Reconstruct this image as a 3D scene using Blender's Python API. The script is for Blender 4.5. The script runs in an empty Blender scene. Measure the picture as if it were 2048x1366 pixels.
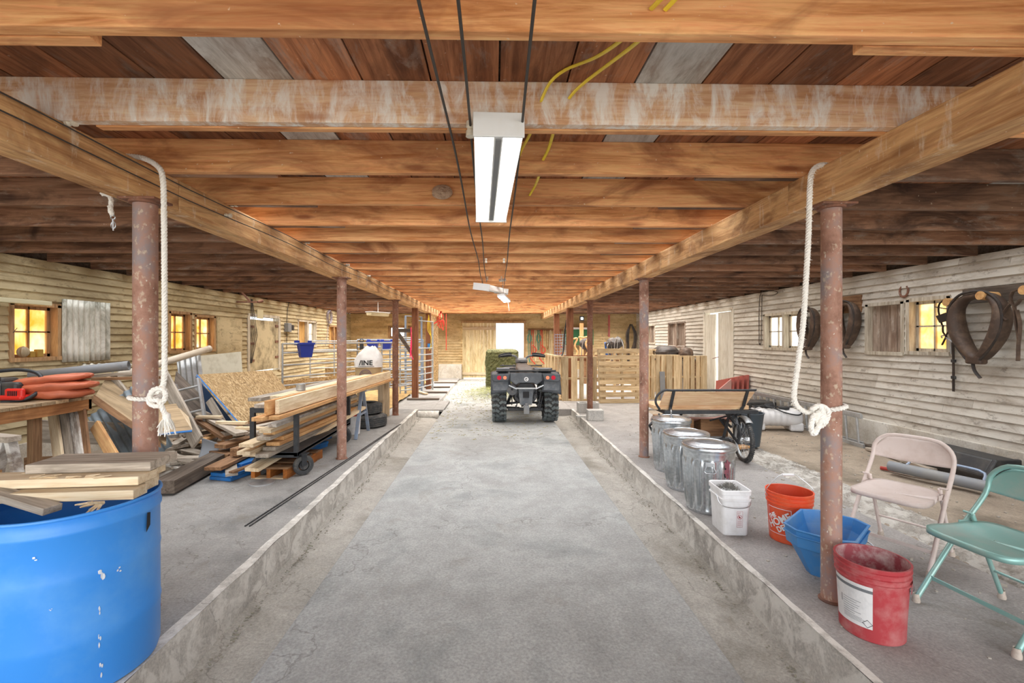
import bpy, bmesh, math, random
from mathutils import Vector, Matrix, noise
V = Vector
R = math.radians
random.seed(7)
SC = bpy.context.scene
COL = SC.collection
F = 920.0
CAMZ = 1.42
YAW = math.atan(0.0184)
AX = V((math.sin(YAW), math.cos(YAW), 0))
RT = V((math.cos(YAW), -math.sin(YAW), 0))
UC, VC = 1005.0, 678.0

# ---- measured photograph coordinates -> points on real surfaces of the barn
def _ray(u, v):
    return AX + RT * ((u - UC) / F) + V((0, 0, (VC - v) / F))
def g(u, v, z=0.0):
    r = _ray(u, v); t = (z - CAMZ) / r.z
    return V((0, 0, CAMZ)) + r * t
def yw(u, v, y):
    r = _ray(u, v); return V((0, 0, CAMZ)) + r * (y / r.y)
def xw(u, v, x):
    r = _ray(u, v); return V((0, 0, CAMZ)) + r * (x / r.x)

def hx(s):
    s = s.lstrip('#')
    c = [int(s[i:i + 2], 16) / 255 for i in (0, 2, 4)]
    return tuple([(x / 12.92 if x <= 0.04045 else ((x + 0.055) / 1.055) ** 2.4) for x in c] + [1.0])

# ------------------------------------------------------------------ materials
class NT:
    def __init__(s, name):
        s.m = bpy.data.materials.new(name); s.m.use_nodes = True
        s.t = s.m.node_tree; s.t.nodes.clear()
        s.out = s.n('ShaderNodeOutputMaterial')
        s.b = s.n('ShaderNodeBsdfPrincipled')
        s.l(s.b.outputs[0], s.out.inputs[0])
    def n(s, k, **kw):
        nd = s.t.nodes.new(k)
        for a, b in kw.items(): setattr(nd, a, b)
        return nd
    def l(s, a, b): s.t.links.new(a, b)
    def coord(s, scale=(1, 1, 1), rnd=True, kind='Object'):
        tc = s.n('ShaderNodeTexCoord'); mp = s.n('ShaderNodeMapping')
        mp.inputs['Scale'].default_value = scale
        src = tc.outputs[kind]
        if rnd:
            oi = s.n('ShaderNodeObjectInfo'); at = s.n('ShaderNodeAttribute', attribute_name='rnd')
            ad = s.n('ShaderNodeMath', operation='ADD'); s.l(oi.outputs['Random'], ad.inputs[0]); s.l(at.outputs['Fac'], ad.inputs[1])
            mu = s.n('ShaderNodeMath', operation='MULTIPLY'); s.l(ad.outputs[0], mu.inputs[0]); mu.inputs[1].default_value = 37.0
            va = s.n('ShaderNodeVectorMath', operation='ADD'); s.l(src, va.inputs[0]); s.l(mu.outputs[0], va.inputs[1])
            src = va.outputs[0]; s.rv = ad.outputs[0]
        s.l(src, mp.inputs[0]); return mp.outputs[0]
    def noise(s, vec, scale, detail=4, rough=.55, dist=0.0):
        n = s.n('ShaderNodeTexNoise'); s.l(vec, n.inputs['Vector'])
        n.inputs['Scale'].default_value = scale; n.inputs['Detail'].default_value = detail
        n.inputs['Roughness'].default_value = rough; n.inputs['Distortion'].default_value = dist
        return n.outputs['Fac']
    def ramp(s, fac, stops):
        r = s.n('ShaderNodeValToRGB'); e = r.color_ramp.elements
        e[0].position = stops[0][0]; e[0].color = stops[0][1]
        e[1].position = stops[1][0]; e[1].color = stops[1][1]
        for p, c in stops[2:]:
            k = e.new(p); k.color = c
        s.l(fac, r.inputs[0]); return r.outputs[0]
    def mix(s, fac, a, b, mode='MIX'):
        m = s.n('ShaderNodeMix', data_type='RGBA', blend_type=mode)
        for sock, val in ((m.inputs[0], fac), (m.inputs[6], a), (m.inputs[7], b)):
            if isinstance(val, (float, int, tuple)): sock.default_value = val
            else: s.l(val, sock)
        return m.outputs[2]
    def mask(s, fac, lo, hi):
        r = s.n('ShaderNodeMapRange'); s.l(fac, r.inputs[0])
        r.inputs[1].default_value = lo; r.inputs[2].default_value = hi; return r.outputs[0]
    def mul(s, a, k):
        m = s.n('ShaderNodeMath', operation='MULTIPLY'); s.l(a, m.inputs[0])
        if isinstance(k, (int, float)): m.inputs[1].default_value = k
        else: s.l(k, m.inputs[1])
        return m.outputs[0]
    def bump(s, h, strength=.3, dist=.01):
        b = s.n('ShaderNodeBump'); b.inputs['Strength'].default_value = strength; b.inputs['Distance'].default_value = dist
        s.l(h, b.inputs['Height']); s.l(b.outputs[0], s.b.inputs['Normal'])
    def fin(s, col, rough=.8, metal=0.0):
        if isinstance(col, tuple): s.b.inputs['Base Color'].default_value = col
        else: s.l(col, s.b.inputs['Base Color'])
        if isinstance(rough, (int, float)): s.b.inputs['Roughness'].default_value = rough
        else: s.l(rough, s.b.inputs['Roughness'])
        s.b.inputs['Metallic'].default_value = metal
        return s.m

def wood(name, a, b, c, axis='x', white=0.0, whitec='#c9c4ba', dark=.5, bright=.25, scale=1.0, specks=0.0, knots=0.0, wst=None):
    """grain runs along axis; a light, b grain dark, c stain"""
    s = NT(name)
    st = {'x': (.6, 9, 9), 'y': (9, .6, 9), 'z': (9, 9, .6)}[axis]
    st = tuple(k * scale for k in st)
    st2 = {'x': (.8, 2.2, 2.2), 'y': (2.2, .8, 2.2), 'z': (2.2, 2.2, .8)}[axis]
    v = s.coord(st); v2 = s.coord(st2)
    gr = s.noise(v, 2.2, 6, .65, 1.2)
    col = s.ramp(gr, [(.34, hx(b)), (.58, hx(a))])
    g2 = s.noise(v, 9, 4, .7, .3); col = s.mix(.55, col, s.ramp(g2, [(.3, (.3, .3, .3, 1)), (.7, (.68, .68, .68, 1))]), 'OVERLAY')
    stn = s.noise(v2, 1.6, 5, .6, 1.5)
    col = s.mix(s.mul(s.mask(stn, .5, .68), dark), col, hx(c))
    if white > 0:
        wn = s.noise(s.coord(wst or st2), 3.1, 6, .7, .4)
        col = s.mix(s.mul(s.mask(wn, .60 - .2 * white, .70 - .1 * white), min(1, .4 + white)), col, hx(whitec))
    if knots > 0:
        ax_ = {'x': (1.3, 5, 5), 'y': (5, 1.3, 5), 'z': (5, 5, 1.3)}[axis]
        vo = s.n('ShaderNodeTexVoronoi'); vo.inputs['Scale'].default_value = 1.0; s.l(s.coord(ax_), vo.inputs['Vector'])
        km = s.mask(vo.outputs['Distance'], .13, .05); col = s.mix(s.mul(km, knots), col, hx(c))
    if specks > 0:
        sn = s.noise(s.coord((1, 1, 1)), 45, 2, .5)
        col = s.mix(s.mul(s.mask(sn, .72, .76), specks), col, hx('#e8d9c0'))
    hv = s.n('ShaderNodeHueSaturation'); s.l(col, hv.inputs['Color'])
    fr = s.n('ShaderNodeMath', operation='FRACT'); m3 = s.mul(s.rv, 7.31); s.l(m3, fr.inputs[0])
    mr = s.n('ShaderNodeMapRange'); s.l(fr.outputs[0], mr.inputs[0]); mr.inputs[3].default_value = 1 - bright; mr.inputs[4].default_value = 1 + bright
    s.l(mr.outputs[0], hv.inputs['Value'])
    s.bump(gr, .35, .004)
    return s.fin(hv.outputs[0], .82)

def plain(name, c, rough=.5, metal=0.0, dirt=None, damt=.4, dscale=6.0, bump=0.0, var=0.0):
    s = NT(name)
    if dirt is None and not bump: return s.fin(hx(c), rough, metal)
    v = s.coord((1, 1, 1))
    n = s.noise(v, dscale, 6, .65)
    col = s.mix(s.mul(s.mask(n, .45, .7), damt), hx(c), hx(dirt or c))
    if bump: s.bump(s.noise(v, dscale * 4, 4), bump, .01)
    return s.fin(col, rough, metal)

def rusty(name, a, b, c, light, sc=1.0):
    s = NT(name); v = s.coord((1, 1, .7))
    n1 = s.noise(v, 5 * sc, 6, .65); col = s.ramp(n1, [(.35, hx(a)), (.5, hx(b)), (.65, hx(c))])
    n2 = s.noise(v, 38 * sc, 3, .6); col = s.mix(s.mul(s.mask(n2, .58, .66), .6), col, hx(light))
    n3 = s.noise(v, 60, 2); col = s.mix(s.mul(s.mask(n3, .7, .72), .8), col, hx('#d8d2c8'))
    s.bump(n2, .4, .004); return s.fin(col, .75, .1)

def concrete(name, a, b, c, blotch=.6, white=0.0, grit=1.0):
    s = NT(name); v = s.coord((1, 1, 1), rnd=False)
    n1 = s.noise(v, .9, 6, .6, .3); col = s.ramp(n1, [(.36, hx(a)), (.52, hx(b)), (.66, hx(c))])
    n2 = s.noise(v, 7, 8, .75); col = s.mix(.45, col, s.ramp(n2, [(.3, (.38, .38, .38, 1)), (.7, (.70, .70, .70, 1))]), 'OVERLAY')
    n4 = s.noise(v, 70, 5, .75); col = s.mix(.7, col, s.ramp(n4, [(.3, (.3, .3, .3, 1)), (.7, (.7, .7, .7, 1))]), 'OVERLAY')
    n3 = s.noise(v, 2.3, 7, .7, .8); col = s.mix(s.mul(s.mask(n3, .56, .68), blotch), col, hx('#6f6658'))
    if white: 
        n5 = s.noise(v, 6, 6, .7, .5); col = s.mix(s.mul(s.mask(n5, .46, .56), white), col, hx('#dcd9d2'))
    # cracks
    vo = s.n('ShaderNodeTexVoronoi', feature='DISTANCE_TO_EDGE'); vo.inputs['Scale'].default_value = .45
    dn = s.n('ShaderNodeVectorMath', operation='ADD'); s.l(v, dn.inputs[0])
    nn = s.n('ShaderNodeTexNoise'); s.l(v, nn.inputs['Vector']); nn.inputs['Scale'].default_value = 2.5; nn.inputs['Detail'].default_value = 5
    s.l(nn.outputs['Color'], dn.inputs[1]); s.l(dn.outputs[0], vo.inputs['Vector'])
    cr = s.mask(vo.outputs['Distance'], .004, .0)
    col = s.mix(s.mul(cr, .45), col, hx('#54504a'))
    s.bump(n2, .35 * grit, .012); return s.fin(col, .9)

# ------------------------------------------------------------------ mesh building
class MB:
    def __init__(s):
        s.v = []; s.f = []; s.r = []; s.k = 0.0
    def rnd(s): s.k = random.random(); return s
    def add(s, vs, fs):
        o = len(s.v); s.v += [V(p) for p in vs]
        for f in fs: s.f.append([i + o for i in f]); s.r.append(s.k)
        return s
    def box(s, c, d, rot=None):
        x, y, z = [k / 2 for k in d]; c = V(c)
        vs = [V((a, b, e)) for a in (-x, x) for b in (-y, y) for e in (-z, z)]
        if rot is not None:
            M = rot if isinstance(rot, Matrix) else Matrix.Rotation(rot, 3, 'Z'); vs = [M @ p for p in vs]
        return s.add([p + c for p in vs], [(0, 1, 3, 2), (4, 6, 7, 5), (0, 4, 5, 1), (2, 3, 7, 6), (0, 2, 6, 4), (1, 5, 7, 3)])
    def bx(s, x0, x1, y0, y1, z0, z1):
        return s.box(((x0 + x1) / 2, (y0 + y1) / 2, (z0 + z1) / 2), (abs(x1 - x0), abs(y1 - y0), abs(z1 - z0)))
    def beam(s, p0, p1, w, h, up=(0, 0, 1)):
        p0, p1 = V(p0), V(p1); d = p1 - p0
        return s.box((p0 + p1) / 2, (d.length, w, h), frame(d, up))
    def prism(s, poly, d, M=None):
        """poly: 3D points (planar loop), extruded by vector d"""
        n = len(poly); d = V(d); a = [V(p) for p in poly]; b = [p + d for p in a]
        fs = [tuple(range(n))[::-1], tuple(range(n, 2 * n))] + [(i, (i + 1) % n, n + (i + 1) % n, n + i) for i in range(n)]
        return s.add(a + b, fs)
    def tube(s, pts, r, seg=8, closed=False, flat=1.0, up=(0, 0, 1)):
        pts = [V(p) for p in pts]; n = len(pts)
        rs = r if isinstance(r, (list, tuple)) else [r] * n
        vs = []; U = None
        for i, p in enumerate(pts):
            if closed: t = pts[(i + 1) % n] - pts[i - 1]
            else: t = pts[min(i + 1, n - 1)] - pts[max(i - 1, 0)]
            t = t.normalized() if t.length > 1e-9 else V((0, 0, 1))
            if U is None:
                U = V(up); U = U - t * U.dot(t)
                if U.length < .05: U = V((1, 0, 0)) - t * t.x
                if U.length < .05: U = V((0, 1, 0)) - t * t.y
            else: U = U - t * U.dot(t)
            U.normalize(); W = t.cross(U)
            for k in range(seg):
                a = 2 * math.pi * k / seg
                vs.append(p + (U * math.cos(a) * flat + W * math.sin(a)) * rs[i])
        fs = []
        for i in range(n if closed else n - 1):
            j = (i + 1) % n
            for k in range(seg):
                l = (k + 1) % seg
                fs.append((i * seg + k, i * seg + l, j * seg + l, j * seg + k))
        if not closed: fs += [tuple(range(seg))[::-1], tuple(range((n - 1) * seg, n * seg))]
        return s.add(vs, fs)
    def cyl(s, p0, p1, r0, r1=None, seg=16):
        return s.tube([p0, p1], [r0, r1 if r1 is not None else r0], seg)
    def lathe(s, prof, seg=32, c=(0, 0, 0), M=None, rf=None, a0=0, a1=None, cap=False):
        """prof [(r,z)...]; rf(phi, i) multiplies r"""
        full = a1 is None; a1 = a0 + 2 * math.pi if full else a1
        m = seg if full else seg + 1; c = V(c); vs = []
        for i, (r, z) in enumerate(prof):
            for k in range(m):
                a = a0 + (a1 - a0) * k / seg; q = r * (rf(a, i) if rf else 1)
                p = V((q * math.cos(a), q * math.sin(a), z))
                if M is not None: p = M @ p
                vs.append(p + c)
        fs = []
        for i in range(len(prof) - 1):
            for k in range(seg):
                l = (k + 1) % m
                fs.append((i * m + k, i * m + l, (i + 1) * m + l, (i + 1) * m + k))
        return s.add(vs, fs)
    def torus(s, c, R0, r, M=None, seg=32, s2=10, sx=1, sy=1):
        pts = []
        for i in range(seg):
            a = 2 * math.pi * i / seg; p = V((R0 * math.cos(a) * sx, R0 * math.sin(a) * sy, 0))
            if M is not None: p = M @ p
            pts.append(p + V(c))
        n = V((0, 0, 1)) if M is None else M @ V((0, 0, 1))
        return s.tube(pts, r, s2, closed=True, up=n)
    def grid(s, fn, nu, nv):
        vs = [fn(i / nu, j / nv) for j in range(nv + 1) for i in range(nu + 1)]
        fs = [(j * (nu + 1) + i, j * (nu + 1) + i + 1, (j + 1) * (nu + 1) + i + 1, (j + 1) * (nu + 1) + i) for j in range(nv) for i in range(nu)]
        return s.add(vs, fs)
    def build(s, name, mat, parent=None, loc=None, smooth=False, bevel=0, origin=False, solid=0, rot=None):
        me = bpy.data.meshes.new(name)
        vs = s.v
        if origin:
            lo = V((min(p.x for p in vs), min(p.y for p in vs), min(p.z for p in vs))); hi = V((max(p.x for p in vs), max(p.y for p in vs), max(p.z for p in vs)))
            loc = V(((lo.x + hi.x) / 2, (lo.y + hi.y) / 2, lo.z)); vs = [p - loc for p in vs]
        me.from_pydata([tuple(p) for p in vs], [], s.f)
        at = me.attributes.new('rnd', 'FLOAT', 'FACE'); at.data.foreach_set('value', s.r)
        me.validate()
        bm = bmesh.new(); bm.from_mesh(me); bmesh.ops.recalc_face_normals(bm, faces=bm.faces); bm.to_mesh(me); bm.free()
        if smooth:
            me.polygons.foreach_set('use_smooth', [True] * len(me.polygons))
            me.set_sharp_from_angle(angle=R(38))
        o = bpy.data.objects.new(name, me); COL.objects.link(o)
        if mat: me.materials.append(mat)
        if loc is not None: o.location = loc
        if rot is not None: o.rotation_euler = rot
        if parent: o.parent = parent
        if solid:
            m = o.modifiers.new('s', 'SOLIDIFY'); m.thickness = solid; m.offset = 0
        if bevel:
            m = o.modifiers.new('b', 'BEVEL'); m.width = bevel; m.segments = 2; m.limit_method = 'ANGLE'
        return o

def frame(d, up=(0, 0, 1)):
    x = V(d).normalized(); z = V(up) - x * V(up).dot(x)
    if z.length < 1e-4: z = V((1, 0, 0)) - x * x.x
    z.normalize(); y = z.cross(x)
    return Matrix((x, y, z)).transposed()

def tag(o, label=None, cat=None, group=None, kind=None):
    if label: o['label'] = label
    if cat: o['category'] = cat
    if group: o['group'] = group
    if kind: o['kind'] = kind
    return o
def thing(name, label, cat, loc=(0, 0, 0), rz=0, group=None, rot=None):
    o = bpy.data.objects.new(name, None); COL.objects.link(o); o.empty_display_size = .1
    o.location = loc; o.rotation_euler = rot if rot else (0, 0, rz)
    return tag(o, label, cat, group)
def struct(o): o['kind'] = 'structure'; return o
KIDS = {}
def dup(root, loc, rz, label=None, group=None):
    def cp(o, par):
        c = o.copy(); COL.objects.link(c)
        if par: c.parent = par
        for ch in [k for k in ALL() if k.parent == o]: cp(ch, c)
        return c
    r = cp(root, None); r.location = loc; r.rotation_euler = (0, 0, rz)
    if label: r['label'] = label
    if group: r['group'] = group
    return r
def ALL(): return list(COL.objects)

def board(name, p0, p1, w, t, mat, label, cat='board', up=(0, 0, 1), group=None, parent=None, roll=0, bevel=.003):
    """one plank lying from p0 to p1, its own long axis as local X"""
    p0, p1 = V(p0), V(p1); d = p1 - p0
    M = frame(d, up)
    if roll: M = M @ Matrix.Rotation(roll, 3, 'X')
    b = MB().rnd(); b.box((0, 0, 0), (d.length, w, t))
    o = b.build(name, mat, parent, bevel=bevel)
    o.matrix_world = Matrix.Translation((p0 + p1) / 2) @ M.to_4x4()
    if label: tag(o, label, cat, group)
    return o

def rope_mb(pts, r, pitch=.045, strands=3, seg=6, step=.008):
    """twisted rope following a polyline (Catmull-Rom smoothed)"""
    P = smoothpath(pts, step)
    b = MB(); U = None; fr = []
    L = 0
    for i, p in enumerate(P):
        t = (P[min(i + 1, len(P) - 1)] - P[max(i - 1, 0)]).normalized()
        if U is None:
            U = V((0, 1, .3)); U = U - t * U.dot(t)
        else: U = U - t * U.dot(t)
        U.normalize(); fr.append((p, U.copy(), t.cross(U), L))
        if i + 1 < len(P): L += (P[i + 1] - p).length
    for k in range(strands):
        pts2 = []
        for p, U, W, l in fr:
            a = 2 * math.pi * (l / pitch / 1.0 + k / strands)
            pts2.append(p + (U * math.cos(a) + W * math.sin(a)) * r * .5)
        b.tube(pts2, r * .58, seg)
    return b
def smoothpath(pts, step=.01):
    pts = [V(p) for p in pts]; out = []
    P = [pts[0] * 2 - pts[1]] + pts + [pts[-1] * 2 - pts[-2]]
    for i in range(1, len(P) - 2):
        a, b, c, d = P[i - 1:i + 3]; n = max(2, int((c - b).length / step))
        for k in range(n):
            t = k / n
            out.append(.5 * ((2 * b) + (c - a) * t + (2 * a - 5 * b + 4 * c - d) * t * t + (3 * b - a - 3 * c + d) * t ** 3))
    out.append(pts[-1]); return out

def text_mb(txt, size, fn, z=0.0, bold=0.0, sx=1.0):
    """lettering turned into faces; fn maps flat (x,y) -> 3D point"""
    cu = bpy.data.curves.new('t', 'FONT'); cu.body = txt; cu.size = size; cu.offset = bold; cu.resolution_u = 3
    cu.align_x = 'CENTER'; cu.align_y = 'CENTER'
    o = bpy.data.objects.new('t', cu); COL.objects.link(o)
    bpy.context.view_layer.update()
    me = bpy.data.meshes.new_from_object(o.evaluated_get(bpy.context.evaluated_depsgraph_get()))
    bm = bmesh.new(); bm.from_mesh(me)
    bmesh.ops.triangulate(bm, faces=bm.faces)
    bmesh.ops.subdivide_edges(bm, edges=[e for e in bm.edges if e.calc_length() > size * .25], cuts=2)
    bmesh.ops.triangulate(bm, faces=bm.faces)
    b = MB(); b.add([fn(p.co.x * sx, p.co.y) for p in bm.verts], [[q.index for q in f.verts] for f in bm.faces])
    bm.free(); bpy.data.objects.remove(o); bpy.data.curves.remove(cu); bpy.data.meshes.remove(me)
    return b

# ------------------------------------------------------------------ palette
M = {}
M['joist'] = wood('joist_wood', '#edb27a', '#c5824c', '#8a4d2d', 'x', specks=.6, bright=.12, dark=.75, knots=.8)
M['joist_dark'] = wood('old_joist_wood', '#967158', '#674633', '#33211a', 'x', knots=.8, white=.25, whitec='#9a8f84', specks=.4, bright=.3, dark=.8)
M['joist_white'] = wood('whitewashed_joist_wood', '#e0bd9b', '#c8976f', '#a56a40', 'x', white=.75, whitec='#ebe6df', specks=.3, bright=.03, wst=(4, 4, 1.3), knots=.7)
M['girder'] = wood('girder_wood', '#dcb07c', '#b98655', '#80542f', 'y', white=.15, whitec='#e4d8c4', specks=.6, bright=.05, dark=.8, knots=.6, wst=(5, 5, 1.2))
M['ceil'] = wood('ceiling_plank_wood', '#ab714c', '#7a482b', '#452615', 'y', knots=.6, white=.3, whitec='#97867a', specks=.3, bright=.45, dark=.7)
M['ceil_grey'] = wood('whitewashed_plank_wood', '#c4c0b9', '#a39d94', '#85664f', 'y', white=.6, whitec='#cfcdc8', bright=.15, dark=.6)
M['post_wood'] = wood('brown_post_wood', '#8d5b3c', '#6a3d26', '#3d2216', 'z', bright=.1)
M['pale'] = wood('pale_lumber', '#e2d0b2', '#c9b08a', '#a5825c', 'x', bright=.13, dark=.4, knots=.5)
M['fresh'] = wood('fresh_lumber', '#d8ad78', '#bd8650', '#8c5a33', 'x', bright=.1, dark=.3)
M['grey'] = wood('weathered_lumber', '#b5aa9c', '#8d8274', '#655a4e', 'x', bright=.2, dark=.5)
M['brown'] = wood('brown_lumber', '#94704f', '#6c4a30', '#45301f', 'x', bright=.2, dark=.5)
M['darkw'] = wood('dark_old_lumber', '#6d6156', '#4c4138', '#2e2620', 'x', bright=.15)
M['whitew'] = wood('paint_flaked_lumber', '#a09488', '#7d7066', '#574a40', 'x', white=.8, whitec='#d5d2cc', bright=.1)
M['palletx'] = wood('pallet_wood', '#cdb58f', '#b0946b', '#8a6c49', 'x', bright=.18, dark=.4)
M['ply'] = wood('plywood', '#a38c6c', '#857052', '#66543e', 'x', bright=.10, scale=.5, dark=.6, knots=.5)
M['seatw'] = wood('seat_board_wood', '#e3c29a', '#cfa276', '#a86f42', 'x', bright=.05, dark=.3)
M['blue_edge'] = plain('blue_edge_paint', '#1f6fb8', .6, dirt='#4a5a66', damt=.5, dscale=20)
M['blue'] = plain('blue_plastic', '#3d90e6', .36, dirt='#6aaaea', damt=.55, dscale=3)
M['blue2'] = plain('dusty_blue_plastic', '#3f84c4', .5, dirt='#7d98ad', damt=.6, dscale=6)
M['navy'] = plain('navy_plastic', '#23389a', .45)
M['orange'] = plain('orange_plastic', '#e4502a', .4, dirt='#e8784f', damt=.6, dscale=8)
M['red'] = plain('dusty_red_plastic', '#a93a40', .45, dirt='#bf8f8c', damt=.55, dscale=9)
M['redin'] = plain('powdery_red_plastic', '#9a4a52', .7, dirt='#c9b4b2', damt=.95, dscale=14)
M['white'] = plain('white_plastic', '#f2f3f5', .4, dirt='#c4c2be', damt=.4, dscale=12)
M['tank'] = plain('cloudy_tank_plastic', '#d5d6d8', .45, dirt='#a9a8a6', damt=.4)
M['black'] = plain('black_paint', '#23262b', .45, dirt='#4a4a48', damt=.4, dscale=20)
M['blackp'] = plain('dusty_black_plastic', '#2e2f31', .5, dirt='#56524c', damt=.6, dscale=8)
M['rubber'] = plain('rubber', '#3c3e40', .85, dirt='#77726a', damt=.7, dscale=14, bump=.3)
M['tyre'] = plain('dusty_tyre_rubber', '#5d6568', .85, dirt='#7f8884', damt=.8, dscale=8, bump=.4)
M['grease'] = plain('dirty_steel', '#3a3c40', .5, .5, dirt='#6e6a64', damt=.6, dscale=20)
M['chrome'] = plain('bare_steel', '#c4c8cc', .3, .9)
M['alu'] = plain('aluminium', '#bfc2c4', .45, .6, dirt='#85827c', damt=.5, dscale=10)
M['gate'] = plain('galvanized_tube', '#b4b8ba', .5, .4, dirt='#8d8678', damt=.5, dscale=10)
M['gateb'] = plain('blue_tinged_tube', '#8fa0b8', .5, .3, dirt='#8d8678', damt=.5, dscale=10)
M['ropew'] = plain('white_rope_fibre', '#f4f1ea', .9, dirt='#d9d3c6', damt=.4, dscale=30)
M['leather'] = plain('old_leather', '#4a3a30', .6, dirt='#7d6653', damt=.7, dscale=7, bump=.3)
M['leather2'] = plain('dark_leather', '#2e2825', .55, dirt='#5a4a40', damt=.6, dscale=9)
M['beige'] = plain('beige_chair_paint', '#dccfc9', .4, dirt='#bda89c', damt=.35, dscale=14)
M['teal'] = plain('green_chair_paint', '#8fbcb6', .35, .3, dirt='#b4bfb8', damt=.6, dscale=7)
M['foot'] = plain('dirty_rubber_foot', '#c4b8ac', .8, dirt='#8d8074', damt=.6, dscale=30)
M['tarp'] = plain('orange_tarp', '#bb6444', .5, dirt='#9c5038', damt=.6, dscale=7, bump=.1)
M['concb'] = concrete('block_concrete', '#a9a9a8', '#b9b7b2', '#8f8d88', .2)
M['hay'] = plain('green_hay', '#5f5f3c', .95, dirt='#373d24', damt=.8, dscale=18, bump=1)
M['straw'] = plain('scattered_straw', '#a39a68', .95, dirt='#6a6440', damt=.8, dscale=30, bump=1)
M['wire'] = plain('dark_cable', '#3f3b38', .6)
M['yellow'] = plain('yellow_cable', '#f0d33c', .5, dirt='#c2ab54', damt=.5, dscale=12)
M['ceramic'] = plain('ceramic_knob', '#ddd5c4', .3, dirt='#a3906c', damt=.5, dscale=20)
M['lampw'] = plain('white_enamel', '#e4e6e6', .35, dirt='#bdb6a4', damt=.2)
M['redst'] = plain('red_strap', '#c9402f', .7)
M['pink'] = plain('pink_twine', '#ff3a72', .6)
M['redmetal'] = plain('faded_red_paint', '#a8554c', .6, dirt='#8d6d64', damt=.6, dscale=8)
M['rust'] = rusty('rusty_steel', '#7d5848', '#ad8472', '#938889', '#cdbda6')
M['rust2'] = rusty('rusty_brown_steel', '#6e4838', '#8a5f4b', '#6a4d42', '#a08a7a')
M['green'] = plain('green_board_paint', '#2f6a44', .7, dirt='#4f8058', damt=.5, dscale=2)
M['greyp'] = plain('grey_plastic', '#7d8084', .6, dirt='#999488', damt=.4)
M['paper'] = plain('curled_grey_sheet', '#9aa0a8', .6)
M['dirtline'] = plain('printed_grey', '#6e7276', .7)
M['printred'] = plain('printed_red', '#b4444c', .7)
M['printblack'] = plain('printed_black', '#1c1c20', .7)
M['conc_w'] = concrete('curb_concrete', '#a5a19a', '#bdb9b2', '#94908a', .35, .75, 1.5)
def _galv():
    s = NT('galvanized_steel'); v = s.coord((1, 1, 1))
    vo = s.n('ShaderNodeTexVoronoi'); vo.inputs['Scale'].default_value = 70; s.l(v, vo.inputs['Vector'])
    col = s.ramp(vo.outputs['Color'], [(.0, hx('#b9c0c5')), (1., hx('#dde2e6'))])
    n = s.noise(v, 8, 5, .7); col = s.mix(s.mul(s.mask(n, .5, .7), .3), col, hx('#9a9ea2'))
    return s.fin(col, .26, .9)
M['galv'] = _galv()
def _corr():
    s = NT('tarnished_sheet_metal'); v = s.coord((1.3, 1.3, .5))
    n = s.noise(v, 3, 7, .75, .6); col = s.ramp(n, [(.34, hx('#6b6656')), (.46, hx('#b9b8aa')), (.60, hx('#eceae0'))])
    return s.fin(col, .5, .35)
M['corr'] = _corr()
def _osb():
    s = NT('osb_flakes'); v = s.coord((1, 1, 1)); 
    vo = s.n('ShaderNodeTexVoronoi'); vo.inputs['Scale'].default_value = 38
    mp = s.n('ShaderNodeMapping'); s.l(v, mp.inputs[0]); mp.inputs['Scale'].default_value = (1, 2.6, 1); mp.inputs['Rotation'].default_value = (0, 0, .6)
    n0 = s.n('ShaderNodeTexNoise'); n0.inputs['Scale'].default_value = 9; s.l(mp.outputs[0], n0.inputs['Vector'])
    s.l(s.mix(.12, mp.outputs[0], n0.outputs['Color']), vo.inputs['Vector'])
    col = s.ramp(vo.outputs['Color'], [(.1, hx('#6b5436')), (.45, hx('#94784e')), (.8, hx('#bda47c'))])
    n = s.noise(v, 1.5, 4); col = s.mix(s.mul(s.mask(n, .5, .65), .4), col, hx('#9b8058'))
    return s.fin(col, .85)
M['osb'] = _osb()
def _glass_dirty(name, a, b, k):
    s = NT(name); v = s.coord((1, 1, 1)); n = s.noise(v, 3.2, 5, .6, .5)
    col = s.ramp(n, [(.3, hx(a)), (.68, hx(b))])
    tr = s.n('ShaderNodeBsdfTransparent'); s.l(col, tr.inputs[0])
    tl = s.n('ShaderNodeBsdfTranslucent'); s.l(col, tl.inputs[0])
    mx = s.n('ShaderNodeMixShader'); mx.inputs[0].default_value = k
    s.l(tr.outputs[0], mx.inputs[1]); s.l(tl.outputs[0], mx.inputs[2]); s.l(mx.outputs[0], s.out.inputs[0]); return s.m
M['pane_y'] = _glass_dirty('dirty_yellow_glass', '#f0c070', '#fff4d8', .3)
M['pane_c'] = _glass_dirty('dusty_glass', '#efe6d4', '#ffffff', .2)
def emis(name, c, st):
    s = NT(name); e = s.n('ShaderNodeEmission'); e.inputs[0].default_value = hx(c); e.inputs[1].default_value = st
    s.l(e.outputs[0], s.out.inputs[0]); return s.m
M['glow'] = emis('lit_fluorescent', '#fff8ec', 5.0)
M['glow_s'] = emis('lit_lamp', '#ffffff', 14.0)
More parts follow.
